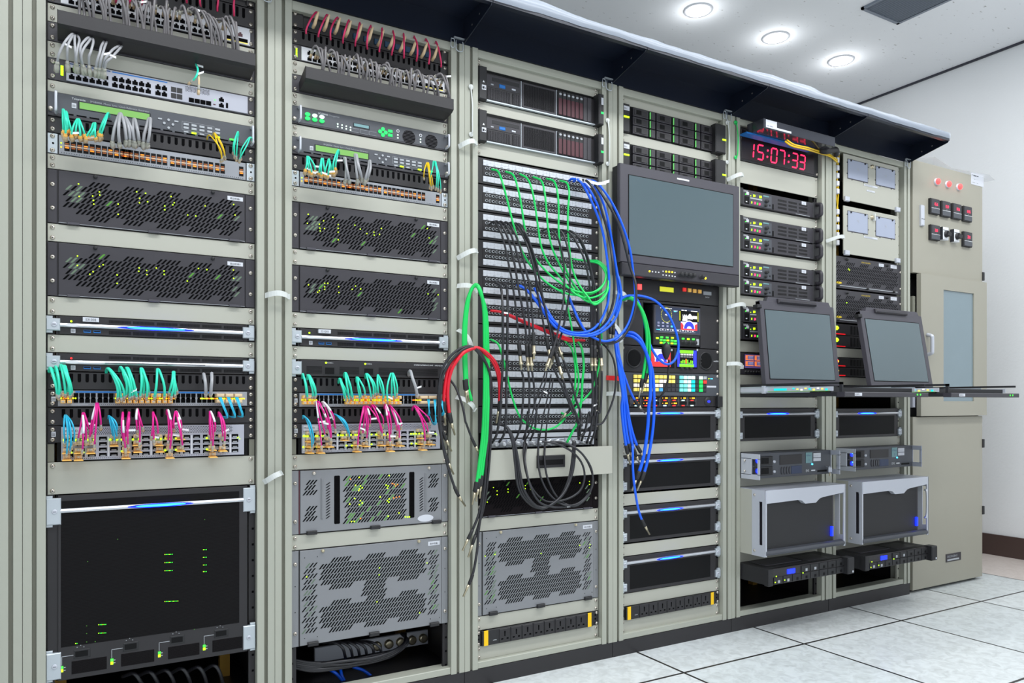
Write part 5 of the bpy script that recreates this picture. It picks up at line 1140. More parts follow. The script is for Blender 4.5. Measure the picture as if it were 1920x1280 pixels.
def framed(n, yt, yb, label, yf, lamp):
    x0 = XL(n)-.002; z1, z0 = zt(n, yt), zt(n, yb); h = z1-z0; w = .492; t = empty('framed_server', (x0, yf, z0), label, 'server', 'big servers with silver side handles')
    dd = .02-yf; m = MB(); m.box(0, w, .05, .3, 0, h-.0015, 'beige_paint'); m.build('chassis', t)
    for sx, sg in ((0, 1), (w, -1)):
        m = MB(); a, b = (sx-.0015, sx+.0025) if sg > 0 else (sx-.0025, sx+.0015)
        for y0, y1, q0, q1 in ((.0, .011, 0, h), (.028, .064, 0, h), (.011, .028, 0, .045), (.011, .028, h-.045, h)): m.box(a, b, y0, y1, q0, q1, 'light_silver')
        a, b = (sx, sx+.012) if sg > 0 else (sx-.012, sx); m.box(a, b, -.0, .004, 0, h, 'light_silver'); m.build('side_handle', t)
    for z in (.02, h-.02): m = MB(); m.lathe(0, 0, [(.0055, .0), (.004, -.003)], 'screw_metal', 10); o = m.build('screw', t, (-.002, .050, z)); o.rotation_euler = (0, 0, -math.pi/2)
    m = MB(); m.box(.012, w-.055, .018, .05, .012, h-.02, 'charcoal'); m.box(.02, w-.063, .0176, .018, .02, h-.03, 'rubber'); m.build('front_filter', t)
    m = MB(); z = h; m.prism([(.006, z), (.006, z-.052), (.19, z-.048), (.215, z-.052), (.235, z-.066), (.30, z-.066), (.325, z-.050), (.345, z-.046), (w-.006, z-.034), (w-.006, z)], -.002, .018, 'light_silver'); m.box(.0, w, .018, dd, z-.0012, z, 'light_silver'); m.build('top_cap', t)
    m = MB(); m.prismx([(.016, .0), (.0, .004), (-.004, .013), (.0, .022), (.016, .026)], .008, w-.008, 'dark_slate'); m.build('bottom_bar', t)
    MB().box(w-.075, w-.066, .010, .0176, .045, .085, 'led_blue').build('blue_light', t)
    if lamp: MB().tube(cr([(w-.03, .0, h-.06), (w-.03, -.01, h-.07), (w-.03, -.01, h-.17), (w-.03, .0, h-.19)], 4), .005, 'silver', 8).build('front_clamp', t)
framed(5, 913, 1033, 'big dark-fronted server with silver handles and blue light in the fifth rack', -.125, False)
framed(6, 898, 1011, 'big dark-fronted server with silver handles and clamp in the sixth rack', -.125, True)
def pulled(n, yt, yb, label, yf):
    x0 = XL(n); z1, z0 = zat(x0, yf, yt), zat(x0, yf, yb); h = z1-z0; w = .484; t = empty('pulled_out_server', (x0, yf, z0), label, 'server', 'slim black servers pulled out at the rack foot')
    m = MB(); m.box(.003, w-.003, .004, .5, 0, h, 'rubber'); m.box(.05, .26, .05, .14, h, h+.0012, 'charcoal_light'); m.box(.28, .42, .03, .12, h, h+.0012, 'charcoal'); m.build('chassis', t)
    m = MB(); m.cbox(0, w, -.004, .01, 0, h, 'black_steel', .001); m.cbox(-.004, .022, -.012, .01, -.002, h+.002, 'rubber', .003); m.cbox(w-.03, w+.012, -.03, .01, -.002, h+.004, 'rubber', .004); m.box(w-.004, w+.004, -.0306, -.03, .004, .012, 'label_white'); m.build('front_bezel', t)
    MB().box(.11, .155, -.0055, -.004, h*.55, h*.85, 'led_blue').build('blue_display', t)
    for j in range(2):
        for i in range(8):
            x = .03+i*.054; z = .003+j*(h-.004)/2
            if j and i < 3: continue
            m = MB(); m.cbox(x, x+.05, -.008, -.004, z, z+(h-.01)/2, 'rubber', .001); m.box(x+.022, x+.034, -.0084, -.008, z+.003, z+.014, 'print_grey' if i < 2 or (j and i < 5) else 'deep_black'); m.build('drive_carrier', t)
    m = MB()
    for x, z in ((.034, .009), (.088, .012), (.04, .032), (.196, .028)): m.box(x, x+.004, -.0095, -.008, z, z+.004, 'led_lime')
    m.build('status_led', t)
pulled(5, 1068, 1098, 'slim black server pulled out of the foot of the fifth rack', -.135)
pulled(6, 1043, 1069, 'slim black server pulled out of the foot of the sixth rack, beside the cabinet', -.135)
# ================================================================ sixth rack
def cover(n, ut, yt, yb, label, two):
    x0 = P(1581, 500, .01).x; x1 = P(1684, 500, .01).x; z1, z0 = zat(x0, .01, yt), zat(x0, .01, yb); h = z1-z0; w = x1-x0; t = empty('cover_plate', (x0, .008, z0), label, 'cover plate', 'beige cover plates with grey windows'); C = lambda x: P(1360+x/5.333, 500, .008).x-x0
    m = MB(); m.cbox(0, w, 0, .004, 0, h, 'port_grey' if False else 'beige_paint', .0008); m.build('plate', t)
    for a, b in ((1224, 1420), (1505, 1692)):
        m = MB(); xa, xb = C(a), C(b); zb = h*.49; zc = h-.022; m.box(xa-.003, xb+.004, -.0008, 0, zb-.004, zc+.003, 'charcoal_light'); m.box(xa, xb, -.002, -.0008, zb, zc, 'mauve_window'); m.text('TE', (xa+xb)/2, (zb+zc)/2, .016, 'print_grey', -.0024, 'CENTER')
        for q in (xa+.02, xb-.02): m.lathe(q, zc-.003, [(.005, -.002), (.004, -.006)], 'ink', 8)
        for q in (.2, .8): m.box(xb+.002, xb+.008, -.001, 0, zb+(zc-zb)*q, zb+(zc-zb)*q+.005, 'ink'); m.box(xa-.007, xa-.001, -.001, 0, zb+(zc-zb)*q, zb+(zc-zb)*q+.005, 'ink'); m.box(xa+(xb-xa)*q, xa+(xb-xa)*q+.004, -.001, 0, zb-.008, zb-.002, 'ink')
        m.build('window_flap', t)
    m = MB(); xa = C(1462); m.lathe(xa, h-.030, [(.009, 0), (.009, -.008), (.005, -.010)], 'brass', 12)
    if two: m.box(xa+.008, xa+.014, -.012, 0, h-.045, h-.012, 'strap_white')
    m.build('lock_knob', t)
    m = MB(); xa = C(1385); m.box(xa, xa+.1, -.0012, 0, h*.40, h*.44, 'label_white'); m.text('录像机柜配电盘一', xa+.006, h*.408, .008, 'print_grey', -.0016)
    if not two: m.box(xa+.02, xa+.08, -.0012, 0, h*.29, h*.325, 'label_white'); m.text('UTM MUX', xa+.028, h*.297, .007, 'print_grey', -.0016)
    m.build('label_strip', t)
    for a in (0.0, w-.03): MB().cbox(a, a+.03, -.012, .0, -.008, .014, 'light_silver', .003).build('spring_clip', t)
mat('mauve_window', (160, 168, 188), .35)
cover(6, 0, 287.5, 374, 'upper beige cover plate with two grey windows in the sixth rack', False)
cover(6, 0, 385, 475, 'lower beige cover plate with two grey windows in the sixth rack', True)
t = empty('cable_duct', (XL(6)-.002, .0, 1.60), 'open cable channel with white rungs and yellow fibres beside the cover plates', 'cable duct')
m = MB(); m.box(.008, .04, .03, .04, 0, .45, 'deep_black'); m.build('channel', t)
for k in range(12):
    if k == 6: continue
    z = .455-.035*k if k < 6 else .43-.0345*k
    MB().cbox(.010, .026, .001, .016, z-.022, z, 'port_white', .002).build('rung', t)
t2 = empty('fibre_bundle', (XL(6)+.012, .004, 1.60), 'bundle of yellow fibres running down the cable channel of the sixth rack', 'cable bundle')
for q in range(3):
    r_ = random.Random(q); m = MB(); m.tube(cr([(.018+r_.uniform(-.004, .006)+.005*math.sin(k*1.7+q*2), .012+.004*q, .46-.04*k) for k in range(11)], 4), .0026, 'cable_yellow', 6); m.build('strand', t2)
def vent6(n, yt, yb, label, pts):
    d = Dev(n, yt, yb, 'vented_unit', label, 'vented unit', 'slate vented units with yellow lettering'); h = d.h
    m = MB(); m.box(.018, d.w-.018, .001, .3, 0, h, 'deep_black'); m.cbox(0, d.w, -.006, .002, 0, h, 'charcoal_light' if False else 'charcoal', .0015); m.box(.03, d.w-.03, -.008, -.006, .010, .013, 'print_grey')
    slots(m, .012, d.w-.02, .020, 6, lambda x, j: j not in (0, 5) or ((x-.075) % .098) < .06, px=.0125, pz=(h-.042)/6, sh=(h-.042)/6-.0015, dx=.013, w=.0054, y=-.0066)
    m.text('UTAH SCIENTIFIC', .195, h-.018, .0085, 'print_yellow', -.0066); m.prism([(.034+.022*math.cos(q*.5236), .024+.005*math.sin(q*.5236)) for q in range(12)], -.0066, -.006, 'print_yellow'); d.part('front_panel', m)
    d.part('sticker', MB().box(.325, .362, -.007, -.006, h-.022, h-.008, 'label_white').box(.415, .462, -.007, -.006, h-.022, h-.006, 'label_white').text('YYXX', .42, h-.018, .010, 'print_grey', -.0074).text('UM-1', .33, h-.018, .009, 'print_grey', -.0074))
    for x, z in ((.09, h-.012), (.385, h-.013), (.025, .010), (.235, .010), (.435, .012)): d.part('thumbscrew', MB().lathe(x, z, [(.006, -.006), (.006, -.014), (.004, -.016)], 'rubber', 10))
    leds(d, 'status_led', pts, r=.0026, y=-.009)
    screws(d.root, [(d.w-.006, h*.2), (d.w-.006, h*.75)], -.005)
vent6(6, 478, 539, 'upper slate vented unit with yellow lettering in the sixth rack', crop([(1217, 558), (1227, 568)], 1360, 400, 5.333))
vent6(6, 541.5, 603.5, 'lower slate vented unit with yellow lettering, partly behind the fold-up screen', crop([(1200, 895)], 1360, 400, 5.333))
for i, (yt, yb, lab) in enumerate([(606, 627.5, 'topmost dark unit with a yellow-green lamp and red line, left of the second fold-up screen'), (628, 650.5, 'second dark unit with a yellow-green lamp and red line, left of the second fold-up screen'),
                                   (670, 687.5, 'dark unit with an orange-red lamp just below a blank strip, beside the second fold-up screen'), (688, 705.5, 'lowest dark unit with an orange-red lamp and red line, beside the second fold-up screen')]):
    d = Dev(6, yt, yb, 'dark_control_unit', lab, 'control unit', 'dark units with red lines'); h = d.h
    m = MB(); m.box(.018, d.w-.018, .001, .3, 0, h, 'deep_black'); m.cbox(0, d.w, -.004, .002, 0, h, 'black_steel', .001)
    for k in range(14): m.box(.12+k*.022, .134+k*.022, -.0045, -.004, .006, h-.006, 'deep_black')
    d.part('faceplate', m); d.part('power_lamp', MB().lathe(.022, h*.62, [(.010, -.004), (.009, -.008)], 'led_lime' if i < 2 else 'lamp_red', 10).box(.026, .031, -.0095, -.008, h*.62-.003, h*.62+.003, 'led_yellow')); d.part('red_line', MB().box(0, .082, -.0055, -.004, .003, .007, 'red_line'))
# ================================================================ power cabinet
x0, x1 = 3.622, 4.232; w = x1-x0; YC = 0.0
t = empty('power_cabinet', (x0, YC, 0), 'tall beige power distribution cabinet with red lamps and a glass door at the right end', 'cabinet')
def cp(u, v, Y=YC): p = P(u, v, Y); return p.x-x0, p.z
def cr4(u0, u1, v0, v1, Y=YC): a, b = cp(u0, v0, Y); c, d_ = cp(u1, v0, Y); return a, c, cp(u0, v1, Y)[1], b
zu = 1.549; zl = .858
m = MB(); m.box(0, .004, .02, .8, .012, 2.10, 'cabinet_paint'); m.box(w-.004, w, .02, .8, .012, 2.10, 'cabinet_paint'); m.box(0, w, .02, .8, 2.096, 2.10, 'cabinet_paint'); m.box(0, w, .79, .8, .012, 2.10, 'cabinet_paint'); m.box(.01, w-.01, .03, .79, 0, .014, 'ink'); m.box(.03, w-.03, .3, .304, .8, 1.6, 'port_grey'); m.build('housing', t)
MB().cbox(0, w, 0, .02, zu+.004, 2.10, 'cabinet_paint', .002).build('upper_door', t)
MB().cbox(0, w, 0, .02, .014, zl-.004, 'cabinet_paint', .002).build('lower_door', t)
dl = .030; gx0, gx1, _, gz1 = cr4(1761, 1818, 544, 752); gz0 = zat(x0+gx0, 0, 752)
m = MB(); 
for a, b, c, e in ((dl, gx0, zl, zu), (gx1, w, zl, zu), (gx0, gx1, zl, gz0), (gx0, gx1, gz1, zu)): m.box(a, b, -.022, .0, c, e, 'cabinet_paint')
door = m.build('glass_door', t)
MB().box(gx0, gx1, -.016, -.010, gz0, gz1, 'door_glass').build('glass_pane', door)
m = MB(); a, z1_ = cp(1741, 627, -.03); z0_ = cp(1741, 665, -.03)[1]; m.tube(cr([(a, -.022, z0_), (a, -.045, z0_+.008), (a, -.048, z0_+.02), (a, -.048, z1_-.02), (a, -.045, z1_-.008), (a, -.022, z1_)], 4), .009, 'light_silver', 10); m.build('handle', door)
for k, (za, zb_) in enumerate(((1.30, 1.44), (1.12, 1.26), (.90, .98))): MB().cbox(.004, .024, .002, .02, za, zb_, 'port_lilac' if k == 2 else 'groove_shade', .002).build('breaker', t)
m = MB(); a, z1_ = cp(1727, 385); z0_ = cp(1727, 424)[1]; m.cbox(a-.013, a+.013, -.012, 0, z0_, z1_, 'light_silver', .004); m.box(a-.013, a+.013, -.0125, -.011, z0_+.032, z0_+.034, 'ink'); m.build('handle', t)
for i, (u, v) in enumerate([(1762.7, 339), (1783.3, 344), (1803.8, 349)]):
    x, z = cp(u, v, -.02); MB().lathe(x, z, [(.017, 0), (.017, -.006), (.014, -.007)], 'light_silver', 18).lathe(x, z, [(.0145, -.006), (.0145, -.013), (.010, -.018), (.004, -.019)], 'lamp_red', 18).build('indicator_lamp', t)
def meter(u0, u1, v0, v1, s_):
    yf = -.015; a, b, c, e = cr4(u0, u1, v0, v1, yf); mw, mh = b-a, e-c
    m = MB(); m.cbox(a, b, yf, 0, c, e, 'rubber', .003); m.box(a+.004, b-.004, yf-.001, yf, c+mh*.42, e-.004, 'charcoal'); m.box(a+.003, b-.003, yf-.0012, yf, c+.004, c+mh*.36, 'dark_slate'); m.box(a+.003, b-.003, yf-.0016, yf, c+mh*.36, c+mh*.385, 'print_white')
    o = m.build('panel_meter', t); m = MB(); m.text(s_, (a+b)/2+.002, c+mh*.55, mh*.27, 'seg_red', yf-.002, 'CENTER', .85); m.text('A' if s_[0] != '2' else 'V', a+mw*.5, c+mh*.42, mh*.08, 'print_white', yf-.002, 'CENTER'); m.build('red_reading', o)
for q in [(1746, 1762.3, 370.5, 399.5, '15.6'), (1766.8, 1782.7, 375.3, 404.5, '15.9'), (1787.6, 1803.3, 380, 409, '18.6'), (1808, 1823, 385, 413.5, '0.95'), (1746.2, 1763, 420, 448.5, '230'), (1808, 1823.5, 433, 461, '232')]: meter(*q)
for u0, u1, v0, v1 in ((1768, 1779, 424.5, 448.5), (1789, 1799.3, 429, 452.5)):
    a, b, c, e = cr4(u0, u1, v0, v1, -.02); m = MB(); m.cbox(a, b, -.02, 0, c, e, 'print_white', .002); m.box(a-.002, a+.001, -.0195, 0, c, e, 'ink'); m.box(a+.002, b-.002, -.0206, -.02, e-.017, e-.015, 'ink'); o = m.build('rotary_switch', t)
    x, z = (a+b)/2, (c+e)/2-.004; m = MB(); m.lathe(x, z, [(.017, -.02), (.015, -.03)], 'rubber', 14); m.prism([(x-.016, z-.008), (x+.012, z-.013), (x+.018, z+.004), (x-.008, z+.012)], -.040, -.028, 'rubber'); m.build('switch_knob', o)
a, b, c, e = cr4(1820.5, 1844, 323, 345); MB().box(a, b, -.0012, 0, c, e, 'label_white').text('▪ ▬▬ ▬', a+.01, e-.016, .014, 'ink', -.0016).text('— ▬ ——', a+.01, e-.034, .012, 'print_grey', -.0016).text('▬▬ — ▬', a+.01, e-.052, .012, 'print_grey', -.0016).build('warning_sticker', t)
a, b, c, e = cr4(1773, 1801, 1039, 1054); MB().cbox(a, b, -.003, 0, c, e, 'charcoal', .001).text('DESONGBAO', a+.008, c+(e-c)*.55, .015, 'print_grey', -.0034).box(a+.01, b-.02, -.0034, -.003, c+.006, c+.014, 'print_grey').build('nameplate', t)
for z in (1.585, 1.41, .95, .83-.12, .36): MB().cbox(w-.004, w+.012, -.006, .02, z-.022, z+.022, 'rubber', .002).build('hinge', t)

# ================================================================ straps and clips on the frame posts
def strap(u0, v0, u1, v1, label, mt='strap_white', bul=.022, hw=.0075, w2=None):
    a, b = P(u0, v0, -.004), P(u1, v1, -.012); k = 9; pts = []
    for i in range(k+1):
        q = i/k; p = a.lerp(b, q); p.y -= bul*math.sin(math.pi*q)**.6; p.z += (0.006 if bul > .012 else 0)*math.sin(math.pi*q); pts.append(p)
    d_ = (b-a); d_.y = 0; d_.normalize(); side = Vector((-d_.z, 0, d_.x))*hw
    t = empty('cable_strap', pts[0], label, 'cable strap', 'hook straps on the frame posts'); MB().ribbon([p-pts[0] for p in pts], side, .0015, mt).build('band', t)
    m = MB(); e = pts[-1]-pts[0]; m.ribbon([e, e+Vector((.004, -.003, 0)), e+Vector((.002, .012, 0))], side, .0015, mt); m.build('loop_end', t)
for a in [(497, 554, 541, 556, 'white strap round the posts between the first two racks, level with the lower vented chassis'), (494, 904, 527, 886, 'white strap angled up on the posts between the first two racks, near the grey chassis'),
          (860, 275, 892, 268, 'white strap on the post right of the second rack, topmost of that post'), (857, 484, 893, 470, 'white strap angled up on the post beside the fourth patch panel'),
          (857, 536, 893, 545, 'white strap holding the top of the thick green cables'), (858, 618, 884, 655, 'white strap holding the red and black cable bundle'), (855, 744, 890, 768, 'white strap hanging down below the red and black cable bundle'),
          (1140, 602, 1164, 640, 'white strap holding the blue loops at the post beside the waveform monitor'), (1150, 548, 1174, 562, 'white strap holding the green pair at the post beside the waveform monitor'),
          (1137, 738, 1171, 745, 'white strap round the blue bundle just below the red tape'), (1363, 337, 1392, 328, 'white strap angled up on the post above the topmost lone recorder'),
          (1363, 576, 1396, 572, 'white strap on the post right of the waveform monitor'), (1363, 682, 1392, 688, 'white strap on the post beside the small orange and purple display'), (1549, 452, 1582, 444, 'white strap across the post left of the lower beige cover plate')]:
    strap(*a)
strap(1137, 708, 1167, 710, 'short red strap on the post beside the lit key panel', 'strap_red', .006, .0085)
def clip(u, v0, v1, label, mt='strap_white'):
    a, b = P(u, v0, -.003), P(u, v1, -.003); t = empty('cable_clip', b, label, 'cable clip', 'slim hook clips on the frame posts'); L = a.z-b.z
    MB().tube(cr([(0, .0, L), (-.006, -.012, L-.012), (-.003, -.016, L*.6), (-.003, -.016, L*.3), (.0, -.010, .006), (0, 0, 0)], 4), .0022, mt, 6).build('stem', t); MB().lathe(0, L, [(.009, -.001), (.006, -.006)], mt, 10).build('head', t); MB().lathe(0, 0, [(.008, -.001), (.005, -.006)], mt, 10).build('foot', t)
clip(883, 163, 252, 'slim white hook clip on the post left of the upper drive server'); clip(1139, 226, 307, 'slim white hook clip on the post between the third and fourth racks'); clip(1363, 230, 304, 'slim white hook clip on the post left of the red clock'); clip(1379, 230, 295, 'slim green hook clip on the post left of the red clock', 'cable_green')

# ================================================================ cables
def path(pts, k=6): return cr([P(*p) if not isinstance(p, Vector) else p for p in pts], k)
def cable(label, pts, r, mt, group, ends='', cat='cable', name='patch_cable', tags=(), k=6, n=8, sleeve=None, ts=1.):
    """ends: one letter per end, p plug, b coaxial plug, . nothing"""
    q = path(pts, k); t = empty(name, q[0], label, cat, group); o = q[0]
    ends = (ends+'..')[:2]
    def run(seq, L0, L1):
        out = []; s_ = 0
        for i in range(len(seq)-1):
            l = (seq[i+1]-seq[i]).length
            a, b = max(L0, s_), min(L1, s_+l)
            if a < b:
                if not out: out.append(seq[i].lerp(seq[i+1], (a-s_)/l))
                out.append(seq[i].lerp(seq[i+1], (b-s_)/l))
            s_ += l
        return out
    tot = sum((q[i+1]-q[i]).length for i in range(len(q)-1)); c0, c1 = 0, tot
    for e, seq, which in ((ends[0], q, 0), (ends[1], q[::-1], 1)):
        if e == 'p': bl, tl, br, tr = .034, .040, r*1.35, .0042
        elif e == 'b': bl, tl, br, tr = .042, .045, .0068, .0058
        elif e == 's': bl, tl, br, tr = .012, .014, r*1.2, .0036
        elif e == 't': bl, tl, br, tr = .007, .026, .003, .0052
        else: continue
        tip = run(seq, 0, tl); boot = run(seq, tl, tl+bl)
        if len(tip) < 2 or len(boot) < 2: continue
        m = MB(); m.tube([p-o for p in boot], [tr*1.05 if i == 0 else br for i in range(len(boot))], 'rubber' if e not in 'st' else 'clear_plastic' if e == 's' or r > .0027 else 'amber_plastic', 10); m.build('boot', t)
        d_ = (tip[-1]-tip[0]).normalized(); A, B_ = tip[0]-o, tip[-1]-o; m = MB(); L = (B_-A).length
        if e == 's': m.tube([A, B_], [.0036, .0036], 'cream_plastic', 4)
        elif e == 't': m.tube([A, A.lerp(B_, .6), B_], [.0064, .0064, .0036], 'cream_plastic' if r < .003 else 'clear_plastic', 4)
        elif e == 'p': m.tube([A, A+d_*L*.55, A+d_*L*.56, B_], [tr*.72, tr*.78, tr, tr*1.1], 'brass', 10)
        else: m.tube([A, A+d_*L*.35, A+d_*L*.36, A+d_*L*.5, A+d_*L*.51, B_], [tr*.7, tr*.7, tr*1.25, tr*1.25, tr, tr], 'brass', 10)
        m.build('connector', t)
        if which == 0: c0 = tl+bl*.8
        else: c1 = tot-tl-bl*.8
    body = run(q, c0, c1)
    MB().tube([p-o for p in body], r, mt, n).build('jacket', t)
    for f in tags:
        p = q[int(f*(len(q)-1))]-o; a = random.uniform(-.5, .5); m = MB(); dx = Vector((math.cos(a), -.25, math.sin(a)))*.016*ts; m.ribbon([p-dx*.15, p+dx*.5, p+dx*1.1], Vector((0, 0, .0026*(1+(ts-1)*.7))), .0006, 'white_tag'); m.build('paper_tag', t)
    if sleeve:
        i0 = int(sleeve[0]*len(q)); i1 = min(len(q)-1, max(i0+2, int(sleeve[1]*len(q)))); MB().tube([p-o for p in q[i0:i1+1]], r*1.25, 'white_tag', n).build('label_sleeve', t)
    return t
ORD = ['first', 'second', 'third', 'fourth', 'fifth', 'sixth', 'seventh', 'eighth', 'ninth', 'tenth', 'eleventh', 'twelfth'] + ['%dth' % k for k in range(13, 60)]
b = lambda *q: [(820+x/4.571, 280+y/4.571) for x, y in q]
c = lambda *q: [(820+x/4.571, 520+y/4.571) for x, y in q]
d4 = lambda *q: [(820+x/4.571, 760+y/4.571) for x, y in q]
e5 = lambda *q: [(820+x/4.267, 980+y/4.267) for x, y in q]
def Y(pts, prof):
    """give each picked point its distance in front of the rack; prof is a list of y values spread along the cable"""
    n = len(pts); out = []
    for i, p in enumerate(pts):
        f = i/(n-1)*(len(prof)-1); j = min(int(f), len(prof)-2); out.append((p[0], p[1], prof[j]+(prof[j+1]-prof[j])*(f-j)))
    return out
LG = 'green video cords across the patch panels'
greens = [b((465, 170), (520, 190), (560, 290), (600, 440), (640, 600), (690, 780), (740, 900), (810, 1010), (900, 1110), (1010, 1190), (1130, 1240), (1280, 1248), (1400, 1190), (1445, 1080), (1390, 985), (1300, 960), (1160, 938)),
          b((585, 190), (650, 220), (690, 330), (720, 480), (740, 620), (770, 770), (830, 920), (930, 1040), (1050, 1140), (1190, 1215), (1330, 1225), (1425, 1150), (1440, 1050), (1380, 975), (1290, 960)),
          b((705, 210), (770, 250), (810, 340), (840, 500), (860, 640), (890, 830), (950, 970), (1040, 1080), (1120, 1180), (1210, 1255), (1330, 1270), (1440, 1210), (1468, 1090), (1400, 970), (1300, 950)),
          b((820, 235), (890, 270), (920, 370), (935, 520), (950, 680), (980, 830), (1040, 970), (1110, 1100), (1180, 1210), (1280, 1300), (1380, 1300), (1460, 1200), (1470, 1060), (1390, 962), (1300, 955)),
          b((935, 250), (1000, 275), (1030, 370), (1040, 520), (1040, 700), (1060, 880), (1100, 1020), (1160, 1140), (1240, 1240), (1330, 1320), (1420, 1290), (1462, 1180), (1455, 1050), (1370, 960), (1290, 965)),
          b((1050, 268), (1110, 290), (1130, 370), (1120, 520), (1120, 700), (1135, 880), (1160, 1030), (1210, 1150), (1280, 1250), (1350, 1330), (1440, 1250), (1476, 1120), (1410, 985), (1320, 955))]
for i, g in enumerate(greens): cable('%s of the six thin green cords hanging from the topmost patch panel' % ORD[i], Y(g, [.005, -.055, -.06, -.055, -.06, -.08-.006*i, -.10-.004*i, -.07, -.01]), .0034, 'cable_green', LG)
LK = 'black video cords across the patch panels'
blacks = [b((450, 640), (490, 622), (540, 700), (575, 810), (605, 950), (640, 1130))+c((675, 280), (695, 520), (722, 790)), b((480, 630), (515, 618), (575, 690), (622, 820), (665, 1000))+c((700, 120), (745, 350), (765, 560), (780, 800)),
          b((510, 635), (550, 620), (615, 695), (665, 830), (710, 1000))+c((755, 80), (785, 380), (795, 570), (812, 800)), b((560, 640), (595, 625), (655, 700), (712, 850), (760, 1040))+c((795, 100), (815, 350), (825, 540), (828, 700)),
          b((600, 640), (645, 628), (705, 690), (765, 810), (812, 960), (850, 1120))+c((885, 120), (935, 300), (1000, 500), (1078, 700)), b((640, 650), (680, 635), (735, 700), (792, 840), (838, 1000))+c((850, 80), (885, 260), (925, 480), (980, 730)),
          b((670, 650), (705, 640), (752, 710), (805, 840), (855, 1000))+c((895, 130), (955, 400), (1000, 600), (1075, 870)), b((900, 700), (950, 680), (1012, 720), (1055, 830), (1085, 1000))+c((1085, 150), (1055, 350), (1010, 560), (925, 800)),
          b((940, 700), (985, 682), (1062, 702), (1105, 800), (1135, 950))+c((1135, 80), (1120, 200), (1085, 400), (1040, 560), (960, 780)), b((1020, 710), (1062, 690), (1142, 720), (1202, 815), (1262, 950))+c((1305, 60), (1318, 300), (1322, 550), (1325, 800)),
          b((1060, 715), (1102, 695), (1182, 725), (1242, 825), (1290, 960))+c((1338, 90), (1350, 350), (1350, 620), (1356, 800)), b((1100, 720), (1142, 700), (1222, 762), (1282, 900), (1322, 1050))+c((1362, 150), (1388, 430), (1396, 580), (1410, 800))]
for i, g in enumerate(blacks): cable('%s from the left of the black cords arching from the third patch panel' % ORD[i], Y(g, [.0, -.06-.006*(i % 4), -.07-.006*(i % 5), -.07-.008*(i % 4), -.075-.008*(i % 4)]), .0036, 'cable_black', LK, '.b')
lows = [c((722, 800), (738, 880), (735, 1050))+d4((725, 60), (712, 180), (690, 250), (665, 300)), c((780, 800), (790, 950), (785, 1150))+d4((775, 60), (765, 200), (735, 290)), c((812, 800), (830, 950), (835, 1100))+d4((850, 60), (835, 200), (795, 300)),
        c((925, 800), (905, 880), (850, 1030))+d4((800, 130), (755, 250), (760, 330)), c((940, 810), (925, 900), (880, 1050))+d4((830, 110), (790, 230), (740, 320)), c((975, 830), (950, 1000))+d4((915, 60), (890, 200), (865, 330)), c((992, 870), (970, 1050))+d4((950, 70), (935, 200), (930, 330)),
        c((980, 730), (1030, 850), (1100, 1000), (1160, 1150))+d4((1190, 80), (1205, 200), (1210, 290)), c((1078, 700), (1140, 870), (1190, 1050))+d4((1225, 60), (1225, 200), (1215, 290)), c((1325, 800), (1332, 1000), (1322, 1180))+d4((1300, 60), (1270, 200), (1235, 300)),
        c((1356, 800), (1362, 1000), (1350, 1180))+d4((1340, 60), (1310, 230), (1280, 320)), c((1410, 800), (1408, 950), (1395, 1150))+d4((1370, 60), (1350, 220), (1310, 325)), c((1075, 870), (1110, 990), (1180, 1150), (1235, 1270))+d4((1230, 130), (1215, 270)),
        c((500, 45), (545, 90), (560, 300), (560, 700), (548, 1000))+d4((538, 60), (510, 240), (470, 320)), c((560, 55), (598, 110), (600, 500), (592, 900))+d4((590, 20), (575, 230), (530, 315))]
for i, g in enumerate(lows):
    nm = ['hanging straight below a silver connector', 'leaning left below the crossed silver connectors', 'running to the round coaxial connectors at the right', 'dropping from the fifth patch panel at the left'][0 if i < 3 else 1 if i < 7 else 2 if i < 13 else 3]
    cable('%s black coaxial cable %s' % (ORD[i-(0, 3, 7, 13)[0 if i < 3 else 1 if i < 7 else 2 if i < 13 else 3]], nm), Y(g, [-.075 if i < 13 else 0, -.075, -.07, -.06, -.01]), (.0038, .0026, .0042, .0042)[0 if i < 3 else 1 if i < 7 else 2 if i < 13 else 3], 'cable_black', 'black coaxial cables in front of the lower patch panels', tags=(.3,) if i in (4, 9, 13) else ())
LB = 'blue video cords at the right of the patch panels'
